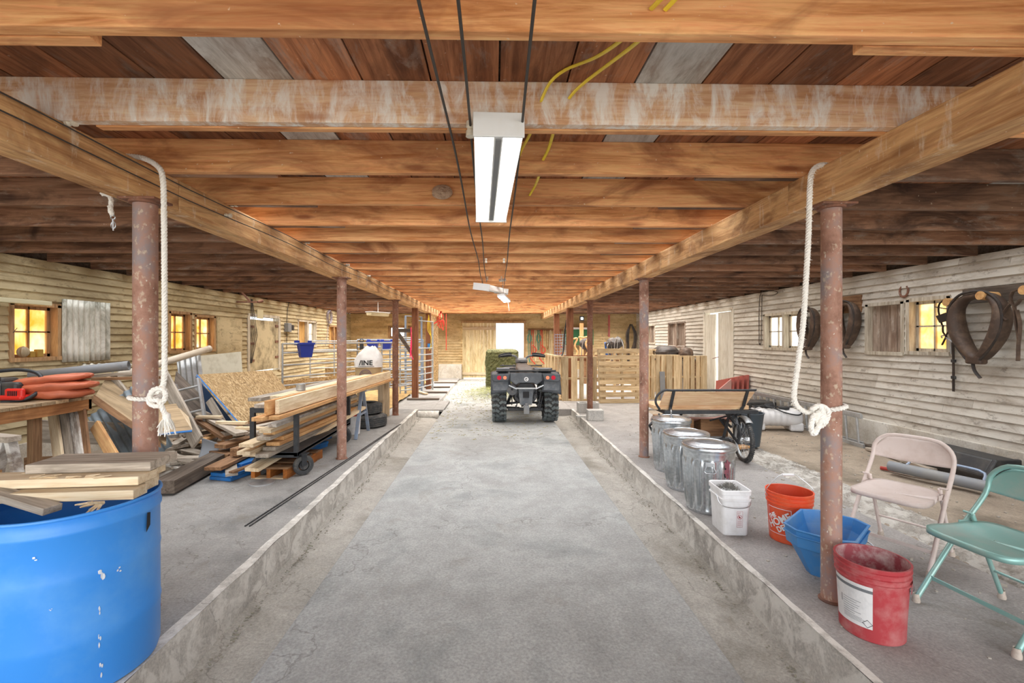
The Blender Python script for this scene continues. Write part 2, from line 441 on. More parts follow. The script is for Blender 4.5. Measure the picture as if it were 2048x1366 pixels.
# ================================================================== building shell
XL, XR, YB, YF = -5.28, 5.30, 17.0, -0.55
ZJ, ZC = 2.33, 2.51
def siding_mat(name, a, b, c, stain, damt):
    s = NT(name); v = s.coord((1, .45, 1.6)); n1 = s.noise(v, 1.3, 6, .65, .4)
    col = s.ramp(n1, [(.34, hx(b)), (.6, hx(a))])
    n2 = s.noise(s.coord((1.4, .8, 2.5)), 2.6, 7, .75, .6); col = s.mix(s.mul(s.mask(n2, .5, .66), damt), col, hx(c))
    n3 = s.noise(s.coord((2, 1, 2)), 5, 6, .8); col = s.mix(s.mul(s.mask(n3, .57, .64), .55), col, hx(stain))
    n5 = s.noise(s.coord((.7, .7, .7), rnd=False), .6, 4, .6); col = s.mix(s.mul(s.mask(n5, .5, .7), .45), col, hx(c))
    hv = s.n('ShaderNodeHueSaturation'); s.l(col, hv.inputs['Color'])
    fr = s.n('ShaderNodeMath', operation='FRACT'); s.l(s.mul(s.rv, 7.3), fr.inputs[0])
    mr = s.n('ShaderNodeMapRange'); s.l(fr.outputs[0], mr.inputs[0]); mr.inputs[3].default_value = .9; mr.inputs[4].default_value = 1.08
    s.l(mr.outputs[0], hv.inputs['Value']); s.bump(n3, .25, .004); return s.fin(hv.outputs[0], .8)
SID_L = siding_mat('siding_left', '#cfc09b', '#a4926c', '#786646', '#4d3e2a', .6)
SID_R = siding_mat('siding_right', '#dbd7cd', '#bab2a5', '#908372', '#5f5142', .55)
SID_B = siding_mat('siding_back', '#ddc79a', '#b99f72', '#957a52', '#654c30', .5)

def siding(name, mat, axis, pos, inward, a0, a1, z0, z1, holes, ch=.0945):
    """lap siding wall; axis 'x': wall lies in plane x=pos and runs along y"""
    b = MB(); z = z0
    while z < z1 - .001:
        zt = min(z + ch, z1); zm = (z + zt) / 2
        segs = [(a0, a1)]
        for (h0, h1, k0, k1) in holes:
            if k0 < zm < k1:
                ns = []
                for (s0, s1) in segs:
                    if h1 <= s0 or h0 >= s1: ns.append((s0, s1)); continue
                    if s0 < h0: ns.append((s0, h0))
                    if h1 < s1: ns.append((h1, s1))
                segs = ns
        for (s0, s1) in segs:
            cuts = [s0]; 
            while s1 - cuts[-1] > 4.2: cuts.append(cuts[-1] + random.uniform(2.2, 4.0))
            cuts.append(s1)
            for c0, c1 in zip(cuts, cuts[1:]):
                b.rnd(); e = .0012
                pr = [(0, z), (.034, z), (.013, zt + .004), (0, zt + .004)]
                if axis == 'x':
                    b.prism([(pos + inward * t, c0 + e, zz) for t, zz in pr], (0, c1 - c0 - 2 * e, 0))
                else:
                    b.prism([(c0 + e, pos + inward * t, zz) for t, zz in pr], (c1 - c0 - 2 * e, 0, 0))
        z = zt
    # sheathing behind
    zs = sorted({z0, z1} | {k for h in holes for k in h[2:]}); as_ = sorted({a0, a1} | {k for h in holes for k in h[:2]})
    for k0, k1 in zip(zs, zs[1:]):
        for c0, c1 in zip(as_, as_[1:]):
            if k1 <= z0 or k0 >= z1 or c1 <= a0 or c0 >= a1: continue
            zm, am = (k0 + k1) / 2, (c0 + c1) / 2
            if any(h[0] < am < h[1] and h[2] < zm < h[3] for h in holes): continue
            if axis == 'x': b.bx(pos - inward * .11, pos + inward * .004, c0, c1, k0, k1)
            else: b.bx(c0, c1, pos - inward * .11, pos + inward * .004, k0, k1)
    return struct(b.build(name, mat))

def opx(x, u0, u1, vt, vb, um=None):
    um = um or (u0 + u1) / 2
    ya, yb = sorted((xw(u0, VC, x).y, xw(u1, VC, x).y)); return (ya, yb, xw(um, vb, x).z, xw(um, vt, x).z)
def opy(y, u0, u1, vt, vb):
    return (yw(u0, VC, y).x, yw(u1, VC, y).x, yw(u0, vb, y).z, yw(u0, vt, y).z)

frame_y = wood('warm_window_frame_wood', '#b8946a', '#8f6c48', '#5a3e26', 'z', bright=.1)
frame_w = wood('worn_white_frame_wood', '#cfc8b8', '#a89a84', '#76614a', 'z', bright=.1)
WN = [0]
def window(axis, pos, inward, op, mat, pane, nx=2, nz=2, mull=None, kinds=None, depth=.09):
    """a window in the opening: jambs, sashes and panes. kinds: list per bay of 'glass','board','open' """
    a0, a1, z0, z1 = op; kinds = kinds or ['glass']; nb = len(kinds); WN[0] += 1
    P = (lambda t, a, z: V((pos + inward * t, a, z))) if axis == 'x' else (lambda t, a, z: V((a, pos + inward * t, z)))
    def bxx(b, t0, t1, aa, ab, za, zb):
        p, q = P(t0, aa, za), P(t1, ab, zb); b.rnd()
        b.bx(min(p.x, q.x), max(p.x, q.x), min(p.y, q.y), max(p.y, q.y), min(p.z, q.z), max(p.z, q.z))
    j = .045; b = MB()
    bxx(b, -depth - .02, .035, a0 - .01, a0 + j, z0, z1); bxx(b, -depth - .02, .035, a1 - j, a1 + .01, z0, z1)
    bxx(b, -depth - .02, .035, a0, a1, z1 - .03, z1 + .015); bxx(b, -depth - .02, .045, a0, a1, z0 - .015, z0 + .03)
    w = (a1 - a0 - 2 * j) / nb
    for i in range(1, nb): bxx(b, -depth - .02, .04, a0 + j + i * w - .03, a0 + j + i * w + .03, z0, z1)
    root = b.build('window_%d' % WN[0], mat); struct(root)
    for i, k in enumerate(kinds):
        s0, s1 = a0 + j + i * w + (.03 if i else 0), a0 + j + (i + 1) * w - (.03 if i < nb - 1 else 0)
        zb, zt = z0 + .03, z1 - .03
        if k == 'glass':
            f = MB(); t0, t1 = -depth, -depth + .03; q = .035
            bxx(f, t0, t1, s0, s0 + q, zb, zt); bxx(f, t0, t1, s1 - q, s1, zb, zt); bxx(f, t0, t1, s0, s1, zb, zb + q); bxx(f, t0, t1, s0, s1, zt - q, zt)
            for a in range(1, nx): c = s0 + (s1 - s0) * a / nx; bxx(f, t0, t1, c - .009, c + .009, zb, zt)
            for a in range(1, nz): c = zb + (zt - zb) * a / nz; bxx(f, t0, t1, s0, s1, c - .009, c + .009)
            f.build('sash', mat, root)
            g_ = MB(); bxx(g_, t0 + .012, t0 + .015, s0, s1, zb, zt); g_.build('pane', pane, root)
        elif k == 'board':
            f = MB(); n = 4
            for a in range(n):
                c0 = s0 + (s1 - s0) * a / n; bxx(f, -.07 + .01 * (a % 2), -.045 + .01 * (a % 2), c0, s0 + (s1 - s0) * (a + 1) / n + .004, zb, zt)
            f.build('shutter_board', boardm, root)
        elif k == 'ply':
            f = MB(); bxx(f, -.06, -.045, s0, s1, zb, zt); f.build('shutter_board', plyy, root)
    return root
boardm = wood('shutter_wood', '#9a8a7c', '#75604f', '#4d3428', 'z', white=.15, bright=.3)
plyy = wood('yellow_plywood', '#cfa563', '#b48646', '#8a6232', 'z', bright=.05)  # yellow-brown plywood with darker grain

# openings
L1 = opx(XL, 14, 117, 607, 720, 60); L2 = opx(XL, 334, 380, 624, 705, 352); L3 = opx(XL, 386, 428, 631, 702, 402)
LD = opx(XL, 494, 556, 634, 744, 520); L4 = opx(XL, 594, 631, 642, 694, 612); L5 = opx(XL, 656, 676, 652, 694, 664)
B1 = opy(YB, 777, 812, 652, 676); B2 = opy(YB, 817, 836, 652, 672)
BD = opy(YB, 927, 1048, 645, 757)
R1 = opx(XR, 1817, 1906, 596, 708, 1860); R2 = opx(XR, 1735, 1812, 606, 708, 1775)
R3 = opx(XR, 1530, 1617, 626, 699, 1570); RD = opx(XR, 1411, 1468, 622, 782, 1440); R4 = opx(XR, 1338, 1373, 645, 694, 1355)
R5 = opx(XR, 1297, 1312, 650, 687, 1305)

siding('wall_left', SID_L, 'x', XL, 1, YF, YB, .26, ZJ + .005, [L1, L2, L3, LD, L4, L5])
siding('wall_right', SID_R, 'x', XR, -1, YF, YB, .28, ZJ + .005, [R1, R2, R3, RD, R4, R5])
siding('wall_back', SID_B, 'y', YB, -1, XL, XR, .3, ZJ + .06, [B1, B2, BD])
struct(MB().bx(XL - .14, XL - .10, YF, YB, ZJ - .1, ZC + .04).bx(XR + .10, XR + .14, YF, YB, ZJ - .1, ZC + .04).bx(XL, XR, YB + .12, YB + .16, ZJ - .1, ZC + .04).bx(XL - .11, XL, YF, YB, ZJ - .02, ZJ).bx(XR, XR + .11, YF, YB, ZJ - .02, ZJ).build('wall_top_gap_shade', M['darkw']))  # wall tops plus dark set-back sheets coloured for the shade in the gap
fm = concrete('foundation_concrete', '#c9c4ba', '#b3aa9a', '#d8d5cc', .5, .3)
def sub(b, lo, hi, z0, z1, d0, d1, axis):
    for s0, s1 in ((lo, d0), (d1, hi)):
        if s1 > s0:
            if axis == 'l': b.bx(XL - .15, XL + .05, s0, s1, z0, z1)
            elif axis == 'r': b.bx(XR - .05, XR + .15, s0, s1, z0, z1)
            else: b.bx(s0, s1, YB - .05, YB + .15, z0, z1)
b = MB(); sub(b, YF, YB, -.3, .26, LD[0], LD[1], 'l'); struct(b.build('baseboard_left', fm, bevel=.01))
b = MB(); sub(b, YF, YB, -.3, .29, RD[0], RD[1], 'r'); struct(b.build('baseboard_right', fm, bevel=.01))
b = MB(); sub(b, XL, XR, -.3, .30, BD[0], BD[1], 'b'); struct(b.build('baseboard_back', fm, bevel=.01))
# low concrete ledge left of the back door
p0 = yw(876, 735, 16.7); 
struct(MB().bx(yw(877, 700, 16.6).x, BD[0] - .05, 16.62, 16.94, -.05, .5).build('trim_1', fm, bevel=.015))

W1 = window('x', XL, 1, L1, frame_y, M['pane_y']); W2 = window('x', XL, 1, L2, frame_y, M['pane_y']); W3 = window('x', XL, 1, L3, frame_y, M['pane_y'])
window('x', XL, 1, L4, frame_w, M['pane_c'], kinds=['ply', 'glass']); window('x', XL, 1, L5, frame_y, M['pane_y'], kinds=['ply', 'glass'], nx=1)
window('y', YB, -1, B1, frame_y, M['pane_c'], nx=2, nz=1); window('y', YB, -1, B2, frame_y, M['pane_y'], nx=1, nz=1)
window('x', XR, -1, R1, frame_w, M['pane_y']); window('x', XR, -1, R2, frame_w, M['pane_c'], kinds=['board'])
window('x', XR, -1, R3, frame_w, M['pane_c'], kinds=['glass', 'glass']); window('x', XR, -1, R4, boardm, M['pane_c'], kinds=['board', 'board'])
window('x', XR, -1, R5, frame_w, M['pane_c'], kinds=['board'])

# ---- ceiling planks, joists, girders
b = MB(); bg = MB(); xs = -5.45; k = 0
while xs < 5.45:
    w = .288; cx = xs + w / 2; grey = abs(cx + 1.09) < .145 or abs(cx - .63) < .145
    y = YF
    while y < YB:
        y2 = min(YB + .1, y + random.uniform(3.0, 4.6)); 
        gr = grey and y < 1.5 or (random.random() < .12 and y > 1)
        (bg if gr else b).rnd().bx(xs + .004, xs + w - .004, y, y2 - .004, ZC, ZC + .025); y = y2
    xs += w
struct(b.build('ceiling', M['ceil'])); struct(bg.build('ceiling_plank', M['ceil_grey']))
struct(MB().bx(XL - .2, XR + .2, YF, YB + .2, ZC + .03, ZC + .09).build('roof', M['darkw']))
JY = [.20, .78] + [1.36 + .585 * i for i in range(27)]
for i, y in enumerate(JY):
    if y > YB - .05: continue
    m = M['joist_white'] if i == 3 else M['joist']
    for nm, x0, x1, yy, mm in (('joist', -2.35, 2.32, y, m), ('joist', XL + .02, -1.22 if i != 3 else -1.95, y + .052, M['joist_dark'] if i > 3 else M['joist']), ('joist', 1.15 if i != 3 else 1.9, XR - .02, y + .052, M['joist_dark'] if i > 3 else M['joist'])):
        o = MB().rnd().box((0, 0, .09), (x1 - x0, .045, .18)).build(nm, mm, bevel=.004)
        o.location = ((x0 + x1) / 2, yy + .0225, ZJ); struct(o)
    if i == 3:
        o = MB().rnd().box((0, 0, .09), (3.6, .04, .18)).build('joist', M['joist'], bevel=.004); o.location = (.1, y + .068, ZJ - .004); struct(o)
for nm, xa, xb in (('girder', -1.96, -1.80), ('girder', 1.73, 1.88)):
    side = 'left' if xa < 0 else 'right'
    b = MB(); yy = YF + .02
    for L in (3.2, 3.1, 3.1, 3.1, 3.1, 9):
        y2 = min(yy + L, YB - .06); off = random.uniform(-.008, .008); b.rnd(); b.bx(xa + off, xb + off, yy + .003, y2, 2.15, ZJ)
        yy = y2
        if y2 >= YB - .07: break
    o = b.build(nm, M['girder'], bevel=.006)
    tag(o, 'long wooden girder carrying thin wires and white ceramic knobs' if xa < 0 else 'long wooden girder above the bins and folding chairs, without knobs', 'beam')

# ---- floors
cw = concrete('walkway_concrete', '#8b8b89', '#9a9b99', '#7d807f', .3)
cl = concrete('left_floor_concrete', '#827f7c', '#918f8c', '#737270', .45)
cr = concrete('right_floor_concrete', '#8b8885', '#989491', '#7b7875', .45)
cg = concrete('gutter_concrete', '#8f8b84', '#9c9891', '#7d786f', .45)
struct(MB().bx(-1.02, 1.05, YF, 9.3, -.35, -.012).build('floor', cw, bevel=.012))
struct(MB().bx(-1.24, 1.30, 9.3, YB + .3, -.35, -.05).build('floor_far', cw))
b = MB()
b.bx(-3.35, -1.54, YF, 9.3, -.35, 0); b.bx(-5.3, -1.24, 9.3, 15.9, -.35, .0); 
struct(b.build('floor_left', cl, bevel=.015))
struct(MB().bx(-5.3, -1.24, 15.9, YB, -.35, 0).build('floor_left_end', cl))
def wob(b, x, y0, y1, s, n=90, z0=-.36, z1=.0):
    """rough curb face standing 0-2 cm proud of the slab edge"""
    def fn(u, v):
        y = y0 + (y1 - y0) * u; z = z0 + (z1 - z0) * v
        d = .012 * noise.noise(V((0, y * 3, z * 6))) + .006 * noise.noise(V((3, y * 14, z * 14)))
        return V((x + s * (.012 + d + .012 * (1 - v)), y, z))
    b.grid(fn, n, 6)
b = MB(); wob(b, -1.54, YF, 9.3, 1, 160); b.grid(lambda u, v: V((-1.54 + .018 - .10 * v - .02 * noise.noise(V((u * 30, v, 0))), YF + (9.3 - YF) * u, .004 - .006 * v)), 120, 1)
struct(b.build('curb_left', M['conc_w'], smooth=True))
b = MB(); wob(b, 1.58, YF, 9.3, -1, 160); b.grid(lambda u, v: V((1.58 - .018 + .07 * v + .02 * noise.noise(V((u * 30, v, 5))), YF + (9.3 - YF) * u, .004 - .006 * v)), 120, 1)
struct(b.build('curb_right', M['conc_w'], smooth=True))
b = MB(); wob(b, -1.24, 10.6, 15.9, 1, 60, -.2, .0); struct(b.build('curb_far', M['conc_w'], smooth=True))
struct(MB().bx(-1.24, -1.02, 9.3, 10.6, -.35, -.005).build('floor_bridge', cl))
struct(MB().bx(1.05, 1.58, 9.3, 16.8, -.35, -.003).build('floor_bridge_right', cr))
def gut(x0, x1):
    b = MB(); b.grid(lambda u, v: V((x0 + (x1 - x0) * v, YF + (9.3 - YF) * u, -.30 + .0175 * (YF + (9.3 - YF) * u) + .02 * (abs(v - .5) * 2) ** 3 - (.05 * max(0, (v - .6) / .4) if x0 < 0 else .05 * max(0, (.4 - v) / .4)) + .004 * noise.noise(V((u * 40, v * 3, 1))))), 120, 10)  # added dip along the walkway side, shaped to deepen the shade there
    return struct(b.build('gutter_floor', cg, smooth=True))
gut(-1.53, -1.02); gut(1.05, 1.57)
struct(MB().bx(1.58, 3.0, YF, 9.3, -.35, 0).bx(1.58, XR, 9.3, YB, -.35, 0).build('floor_right', cr, bevel=.012))
def ground(x0, x1, y0, y1, zf, nu, nv):
    return MB().grid(lambda u, v: (lambda x, y: V((x, y, zf(x, y))))(x0 + (x1 - x0) * u, y0 + (y1 - y0) * v), nu, nv)
dirt = concrete('packed_dirt', '#857869', '#948777', '#6b6052', .5, 0, 2)
dirt_r = concrete('broken_rubble', '#857f77', '#9d9890', '#6d675e', .4, .4, 3)
def zr(x, y):
    e = max(0, 1 - abs((x - 3.3) / .42)); r = noise.noise(V((x * 5, y * 5, 0))) * .6 + noise.noise(V((x * 14, y * 14, 3))) * .4
    return -.06 + .015 * noise.noise(V((x * 2, y * 2, 7))) + e * (.035 + .05 * r)
struct(ground(2.9, XR + .02, YF, 9.32, zr, 140, 420).build('ground_right', dirt, smooth=True))
b = ground(2.93, 3.72, .6, 8.6, lambda x, y: zr(x, y) + .012 - .05 * (abs(x - 3.3) / .4) ** 3 + .02 * noise.noise(V((x * 30, y * 30, 0))), 60, 420)
tag(b.build('rubble_strip', dirt_r, smooth=True), 'strip of broken whitish rubble running along the edge of the right slab', 'rubble', kind='stuff')
struct(ground(XL - .02, -3.3, YF, 9.32, lambda x, y: -.05 + .02 * noise.noise(V((x * 3, y * 3, 2))), 50, 200).build('ground_left', dirt, smooth=True))
struct(MB().bx(-60, 60, -40, YF - .01, -.4, -.36).bx(-60, 60, YB + .35, 70, -.4, -.16).bx(-60, XL - .2, -.6, YB + .4, -.4, -.2).bx(XR + .2, 60, -.6, YB + .4, -.4, -.2).build('ground_outside', plain('pale_ground', '#d2ccc0', .9)))
# ---- back sliding door, left half shut
b = MB(); x = BD[0] - .03; xd = yw(992, 700, YB).x
while x < xd: b.rnd().bx(x, min(x + .128, xd), YB - .10, YB - .075, -.0, BD[3] - .02); x += .13
d = b.build('door_1', wood('cream_door_boards', '#e2d2a8', '#c8b180', '#937748', 'z', bright=.1, dark=.6)); struct(d)  # pale cream boards with darker grain and stain
MB().bx(BD[0] - .03, xd, YB - .125, YB - .10, .1, .2).bx(BD[0] - .03, xd, YB - .125, YB - .10, 1.75, 1.86).build('door_batten', M['pale'], d)
b = MB().bx(BD[0] - .08, BD[1] + .08, YB - .14, YB - .05, BD[3] - .02, BD[3] + .05).bx(BD[1] - .01, BD[1] + .05, YB - .06, YB + .05, -.05, BD[3]); struct(b.build('door_frame', frame_y))
# ---- left wall door with mould stain
b = MB().bx(XL - .03, XL + .02, LD[0], LD[1], LD[2] + .04, LD[3] - .07)
dl = b.build('door_2', plain('mouldy_door_paint', '#cbbd9a', .8, dirt='#47381f', damt=.9, dscale=2.6)); struct(dl)
b = MB()
for z in (LD[2] + .25, (LD[2] + LD[3]) / 2, LD[3] - .25): b.bx(XL + .02, XL + .035, LD[0] - .05, LD[0] + .25, z, z + .05); b.bx(XL + .02, XL + .035, LD[1] - .2, LD[1] + .03, z + .04, z + .09)
b.build('hinge', M['rust2'], dl)
b = MB()
for a in (LD[0], LD[1]): b.bx(XL - .1, XL + .045, a - .045, a + .045, LD[2], LD[3])
b.bx(XL - .1, XL + .04, LD[0], LD[1], LD[3], LD[3] + .06); struct(b.build('door_frame', frame_w))
# ---- right wall door, standing ajar, daylight in the gap
wdm = wood('white_door_boards', '#dcd8cc', '#c3bba8', '#96876c', 'z', bright=.08, dark=.35)
ym = RD[0] + (RD[1] - RD[0]) * .50; yn = RD[0] + (RD[1] - RD[0]) * .60
b = MB(); y = RD[0]
while y < ym: b.rnd().bx(XR - .02, XR + .02, y, min(y + .14, ym), -.02, RD[3] - .04); y += .142
d = b.build('door_3', wdm); struct(d)
b = MB(); y = yn
while y < RD[1]: b.rnd().bx(XR - .03, XR + .01, y, min(y + .14, RD[1]), -.02, RD[3] - .06); y += .142
d = b.build('door_4', wdm); struct(d)
MB().cyl((XR - .06, yn + .05, .95), (XR - .06, ym - .1, 1.0), .008).build('latch', M['rust2'], d)
b = MB()
for a in (RD[0], RD[1]): b.bx(XR - .04, XR + .1, a - .05, a + .05, -.05, RD[3])
b.bx(XR - .04, XR + .1, RD[0], RD[1], RD[3] - .02, RD[3] + .05); struct(b.build('door_frame', wdm))
# mould stain + siding panel patches on the left wall near door
struct(MB().bx(XL + .02, XL + .045, opx(XL, 430, 480, 640, 700)[0], opx(XL, 430, 480, 640, 700)[1], opx(XL, 430, 480, 640, 740)[2], opx(XL, 430, 480, 636, 740)[3]).build('trim_2', SID_L))

# ================================================================== light
w = bpy.data.worlds.new('sky'); SC.world = w; w.use_nodes = True; nt = w.node_tree; nt.nodes.clear()
wo = nt.nodes.new('ShaderNodeOutputWorld'); bgd = nt.nodes.new('ShaderNodeBackground')
bgd.inputs[0].default_value = (.93, .96, 1, 1); bgd.inputs[1].default_value = 2.3; nt.links.new(bgd.outputs[0], wo.inputs[0])
def area(name, loc, rot, sx, sy, e, col=(1, 1, 1), spread=180):
    l = bpy.data.lights.new(name, 'AREA'); l.shape = 'RECTANGLE'; l.size = sx; l.size_y = sy; l.energy = e; l.color = col
    l.spread = R(spread)
    o = bpy.data.objects.new(name, l); COL.objects.link(o); o.location = loc; o.rotation_euler = rot; return o
for i in range(5, 27):  # added fill lights, out of sight between the joists, brightening the interior
    area('hidden_joist_fill', (0, JY[i] + .34, ZC - .03), (0, 0, 0), 10.2, .3, 34 if i < 15 else 36 + 9 * (i - 15), (.96, .98, 1) if i < 11 else (1, .95, .88), 124)
s = bpy.data.lights.new('sun', 'SUN'); s.energy = 5.0; s.angle = R(2); s.color = (1, .95, .85)
so = bpy.data.objects.new('sun', s); COL.objects.link(so); so.rotation_euler = (R(-52), 0, R(-12))

s = bpy.data.lights.new('front_fill_sun', 'SUN'); s.energy = 1.4; s.angle = R(50); s.color = (1, .97, .92)  # added soft fill from behind the camera for surfaces facing it
so = bpy.data.objects.new('front_fill_sun', s); COL.objects.link(so); so.rotation_euler = (R(84), 0, R(4))
# ================================================================== camera
cam = bpy.data.cameras.new('camera'); cam.sensor_width = 36; cam.lens = 36 * F / 2048
cam.shift_x = (1024 - UC) / 2048; cam.shift_y = -(683 - VC) / 2048; cam.clip_start = .05
co = bpy.data.objects.new('camera', cam); COL.objects.link(co); co.location = (0, 0, CAMZ); co.rotation_euler = (R(90), 0, -YAW)
SC.camera = co
SC.view_settings.view_transform = 'Standard'; SC.view_settings.look = 'None'; SC.view_settings.exposure = .12
SC.cycles.use_denoising = True; SC.cycles.max_bounces = 8; SC.cycles.diffuse_bounces = 5; SC.cycles.transparent_max_bounces = 12
SC.cycles.sample_clamp_indirect = 4
# ================================================================== posts
def steel_post(x, y, label, h=2.15, r=.057, mat='rust'):
    t = thing('steel_post', label, 'post', (x, y, 0), group=None)
    MB().cyl((0, 0, -.01), (0, 0, h - .025), r, r, 28).build('shaft', M[mat], t, smooth=True)
    MB().cyl((0, 0, h - .025), (0, 0, h - .01), r + .018, r + .018, 24).box((0, 0, h - .006), (.19, .14, .012)).build('cap_plate', M['rust2'], t, bevel=.002)
    MB().lathe([(r + .012, 0), (r + .012, .006), (r, .012)], 24).build('base_ring', M['rust2'], t)
    return t
steel_post(-1.83, 2.45, 'thick rusty steel post behind the blue drum, with a white rope knotted round it', r=.055)
steel_post(-1.81, 5.5, 'rusty steel post at the near end of the lumber cart', r=.055)
steel_post(-1.84, 8.62, 'rusty steel post beside the pale wooden stand and stacked tyres', r=.056, mat='rust2')
steel_post(1.835, 2.47, 'rusty steel post by the dusty red bucket, with a frayed white rope knotted to it', r=.049)
steel_post(1.81, 5.52, 'rusty steel post beside the rearmost galvanized bin and the cart', r=.054)
steel_post(1.81, 8.65, 'rusty steel post standing among the concrete blocks', r=.052, mat='rust2')
def wood_post(x, y, label, w=.14, z0=0, brace=0):
    t = thing('wooden_post', label, 'post', (x, y, z0))
    MB().rnd().box((0, 0, (2.15 - z0) / 2), (w, w, 2.15 - z0)).build('timber', M['post_wood'], t, bevel=.006)
    if brace: MB().beam((-.5, 0, 1.62), (-.07, 0, 1.62), .09, .09).beam((-.42, 0, 1.58), (-.06, 0, 1.05), .05, .08).build('bracket', M['darkw'], t, bevel=.004)
    return t
wood_post(-1.87, 10.95, 'square brown timber post with a dark side bracket, nearer one by the stock gates', brace=1)
wood_post(-1.86, 13.1, 'square brown timber post with hanging yellow cord and blue tag')
wood_post(1.80, 10.9, 'square brown timber post behind the upright pallets, draped with a black strap', .15, 0)
wood_post(1.81, 13.3, 'square brown timber post next to the strap rack at the far end', .15, 0)
# osb strip post near back wall, left
board('wall_stud', yw(868, 620, 15.5) * 1, V((yw(868, 620, 15.5).x, 15.5, 0)), .28, .03, M['osb'], 'narrow chipboard strip standing up beside the raised ledge at the far end', 'panel', up=(0, 1, 0))

# ================================================================== ropes and wires
def K(u, v, y): return yw(u, v, y)
# left rope
y0 = 2.33
P = [K(255, 312, 2.42), K(285, 316, 2.40), K(312, 330, 2.36), K(325, 352, 2.33), K(328, 420, y0), K(329, 560, y0), K(329, 690, y0), K(328, 760, y0), K(318, 784, y0)]
t = thing('knotted_rope', 'smooth white rope tied round the post behind the blue drum', 'rope', tuple(P[-1]))
def off(P, o): return [p - V(o) for p in P]
O = P[-1]
rope_mb(off(P, O), .0135, .05).build('rope_line', M['ropew'], t, smooth=True)
c0 = V((-1.83, 2.45, K(300, 797, 2.4).z)); ring = []
for i in range(25):
    a = 2 * math.pi * i / 24; ring.append(c0 + V((.067 * math.cos(a), .067 * math.sin(a), .004 * math.sin(a * 2))))
rope_mb(off(ring, O), .012, .045).build('loop', M['ropew'], t, smooth=True)
kn = [K(318, 784, y0), K(300, 790, 2.33), K(299, 806, 2.32), K(316, 812, 2.31), K(330, 796, 2.31), K(327, 778, 2.32), K(306, 780, 2.31), K(300, 798, 2.30), K(318, 802, 2.30), K(326, 820, 2.31), K(333, 834, 2.32)]
rope_mb(off(kn, O), .0125, .045).build('knot', M['ropew'], t, smooth=True)
b = MB(); e = K(333, 832, 2.32) - O; b.lathe([(.004, .02), (.017, .01), (.018, -.008), (.012, -.02)], 12, e)
for i in range(46):
    a = random.uniform(0, 6.28); rr = random.uniform(.004, .034); L = random.uniform(.05, .095)
    q = e + V((.010 * math.cos(a), .010 * math.sin(a), -.006))
    b.tube(smoothpath([q, q + V((rr * .6 * math.cos(a), rr * .6 * math.sin(a), -L * .45)), q + V((rr * math.cos(a + .3), rr * math.sin(a + .3), -L))], .02), .0024, 5)
b.build('frayed_end', M['ropew'], t, smooth=True)
# short rope with snap hook under the left beam
O = K(218, 392, 2.55)
t = thing('rope_with_snap', 'short white rope end with a metal snap hook hanging under the left beam', 'rope', tuple(O))
rope_mb(off([K(203, 388, 2.55), K(214, 389, 2.55), K(222, 398, 2.55), K(221, 424, 2.55), K(225, 430, 2.55), K(219, 412, 2.54)], O), .012, .04).build('rope_line', M['ropew'], t, smooth=True)
e = K(226, 430, 2.55) - O
MB().torus(e + V((0, 0, -.012)), .012, .0035, Matrix.Rotation(R(90), 3, 'X')).cyl(e + V((0, 0, -.022)), e + V((.002, 0, -.085)), .006, .004, 10).torus(e + V((.002, 0, -.055)), .012, .003, Matrix.Rotation(R(90), 3, 'X'), sy=1.6).build('snap_hook', M['chrome'], t, smooth=True)
# right frayed rope
y0 = 2.32
P = [K(1668, 333, 2.40), K(1643, 330, 2.38), K(1625, 342, 2.34), K(1620, 375, y0), K(1617, 470, y0), K(1612, 560, y0), K(1606, 650, y0), K(1594, 740, y0), K(1588, 790, y0), K(1594, 812, y0), K(1612, 824, y0), K(1630, 824, y0)]
O = P[-1]
t = thing('knotted_rope', 'hairy white rope knotted to the post above the blue trough', 'rope', tuple(O))
b = rope_mb(off(P, O), .0135, .045)
S = smoothpath(off(P, O), .012)
for p in S[4:]:
    for k in range(2):
        a = random.uniform(0, 6.28); d = V((math.cos(a), math.sin(a) * .4, random.uniform(-1, -.2))).normalized()
        b.tube([p + d * .008, p + d * random.uniform(.018, .026)], [.0016, .0006], 3)
b.build('rope_line', M['ropew'], t, smooth=True)
c0 = V((1.835, 2.47, K(1660, 818, 2.42).z)); ring = []
for i in range(25):
    a = 2 * math.pi * i / 24; ring.append(c0 + V((.063 * math.cos(a), .063 * math.sin(a), -.012 * math.cos(a + .3) * -1)))
rope_mb(off(ring, O), .013, .045).build('loop', M['ropew'], t, smooth=True)
kn = [K(1620, 824, 2.32), K(1640, 812, 2.31), K(1656, 822, 2.31), K(1652, 842, 2.30), K(1640, 852, 2.30), K(1632, 836, 2.29), K(1644, 820, 2.29), K(1640, 846, 2.28), K(1628, 868, 2.28), K(1622, 852, 2.29), K(1630, 830, 2.29), K(1650, 846, 2.29), K(1640, 812, 2.28), K(1622, 820, 2.29)]
rope_mb(off(kn, O), .0135, .05).build('knot', M['ropew'], t, smooth=True)

# long service cables under the joists
def cable(x, ya, yb, z, label, wav, y2x):
    pts = []; n = 26
    for i in range(n + 1):
        y = ya + (yb - ya) * i / n
        pts.append(V((x + y2x * y + wav * math.sin(y * 2.3 + x * 20), y, z - .012 * abs(math.sin(y * .9 + x * 9)))))
    o = MB().tube(smoothpath(pts, .12), .0052, 8).build('service_cable', M['wire'], smooth=True)
    return tag(o, label, 'cable')
cable(-.195, YF + .1, 7.6, 2.315, 'dark service cable furthest from the lit lamp, running under the joists', .006, .002)
cable(-.093, YF + .1, 7.2, 2.318, 'dark service cable passing just beside the white knob at the lamp corner', .004, -.004)
cable(.098, YF + .1, 7.4, 2.303, 'dark service cable crossing in front of the lit lamp housing', .004, .009)
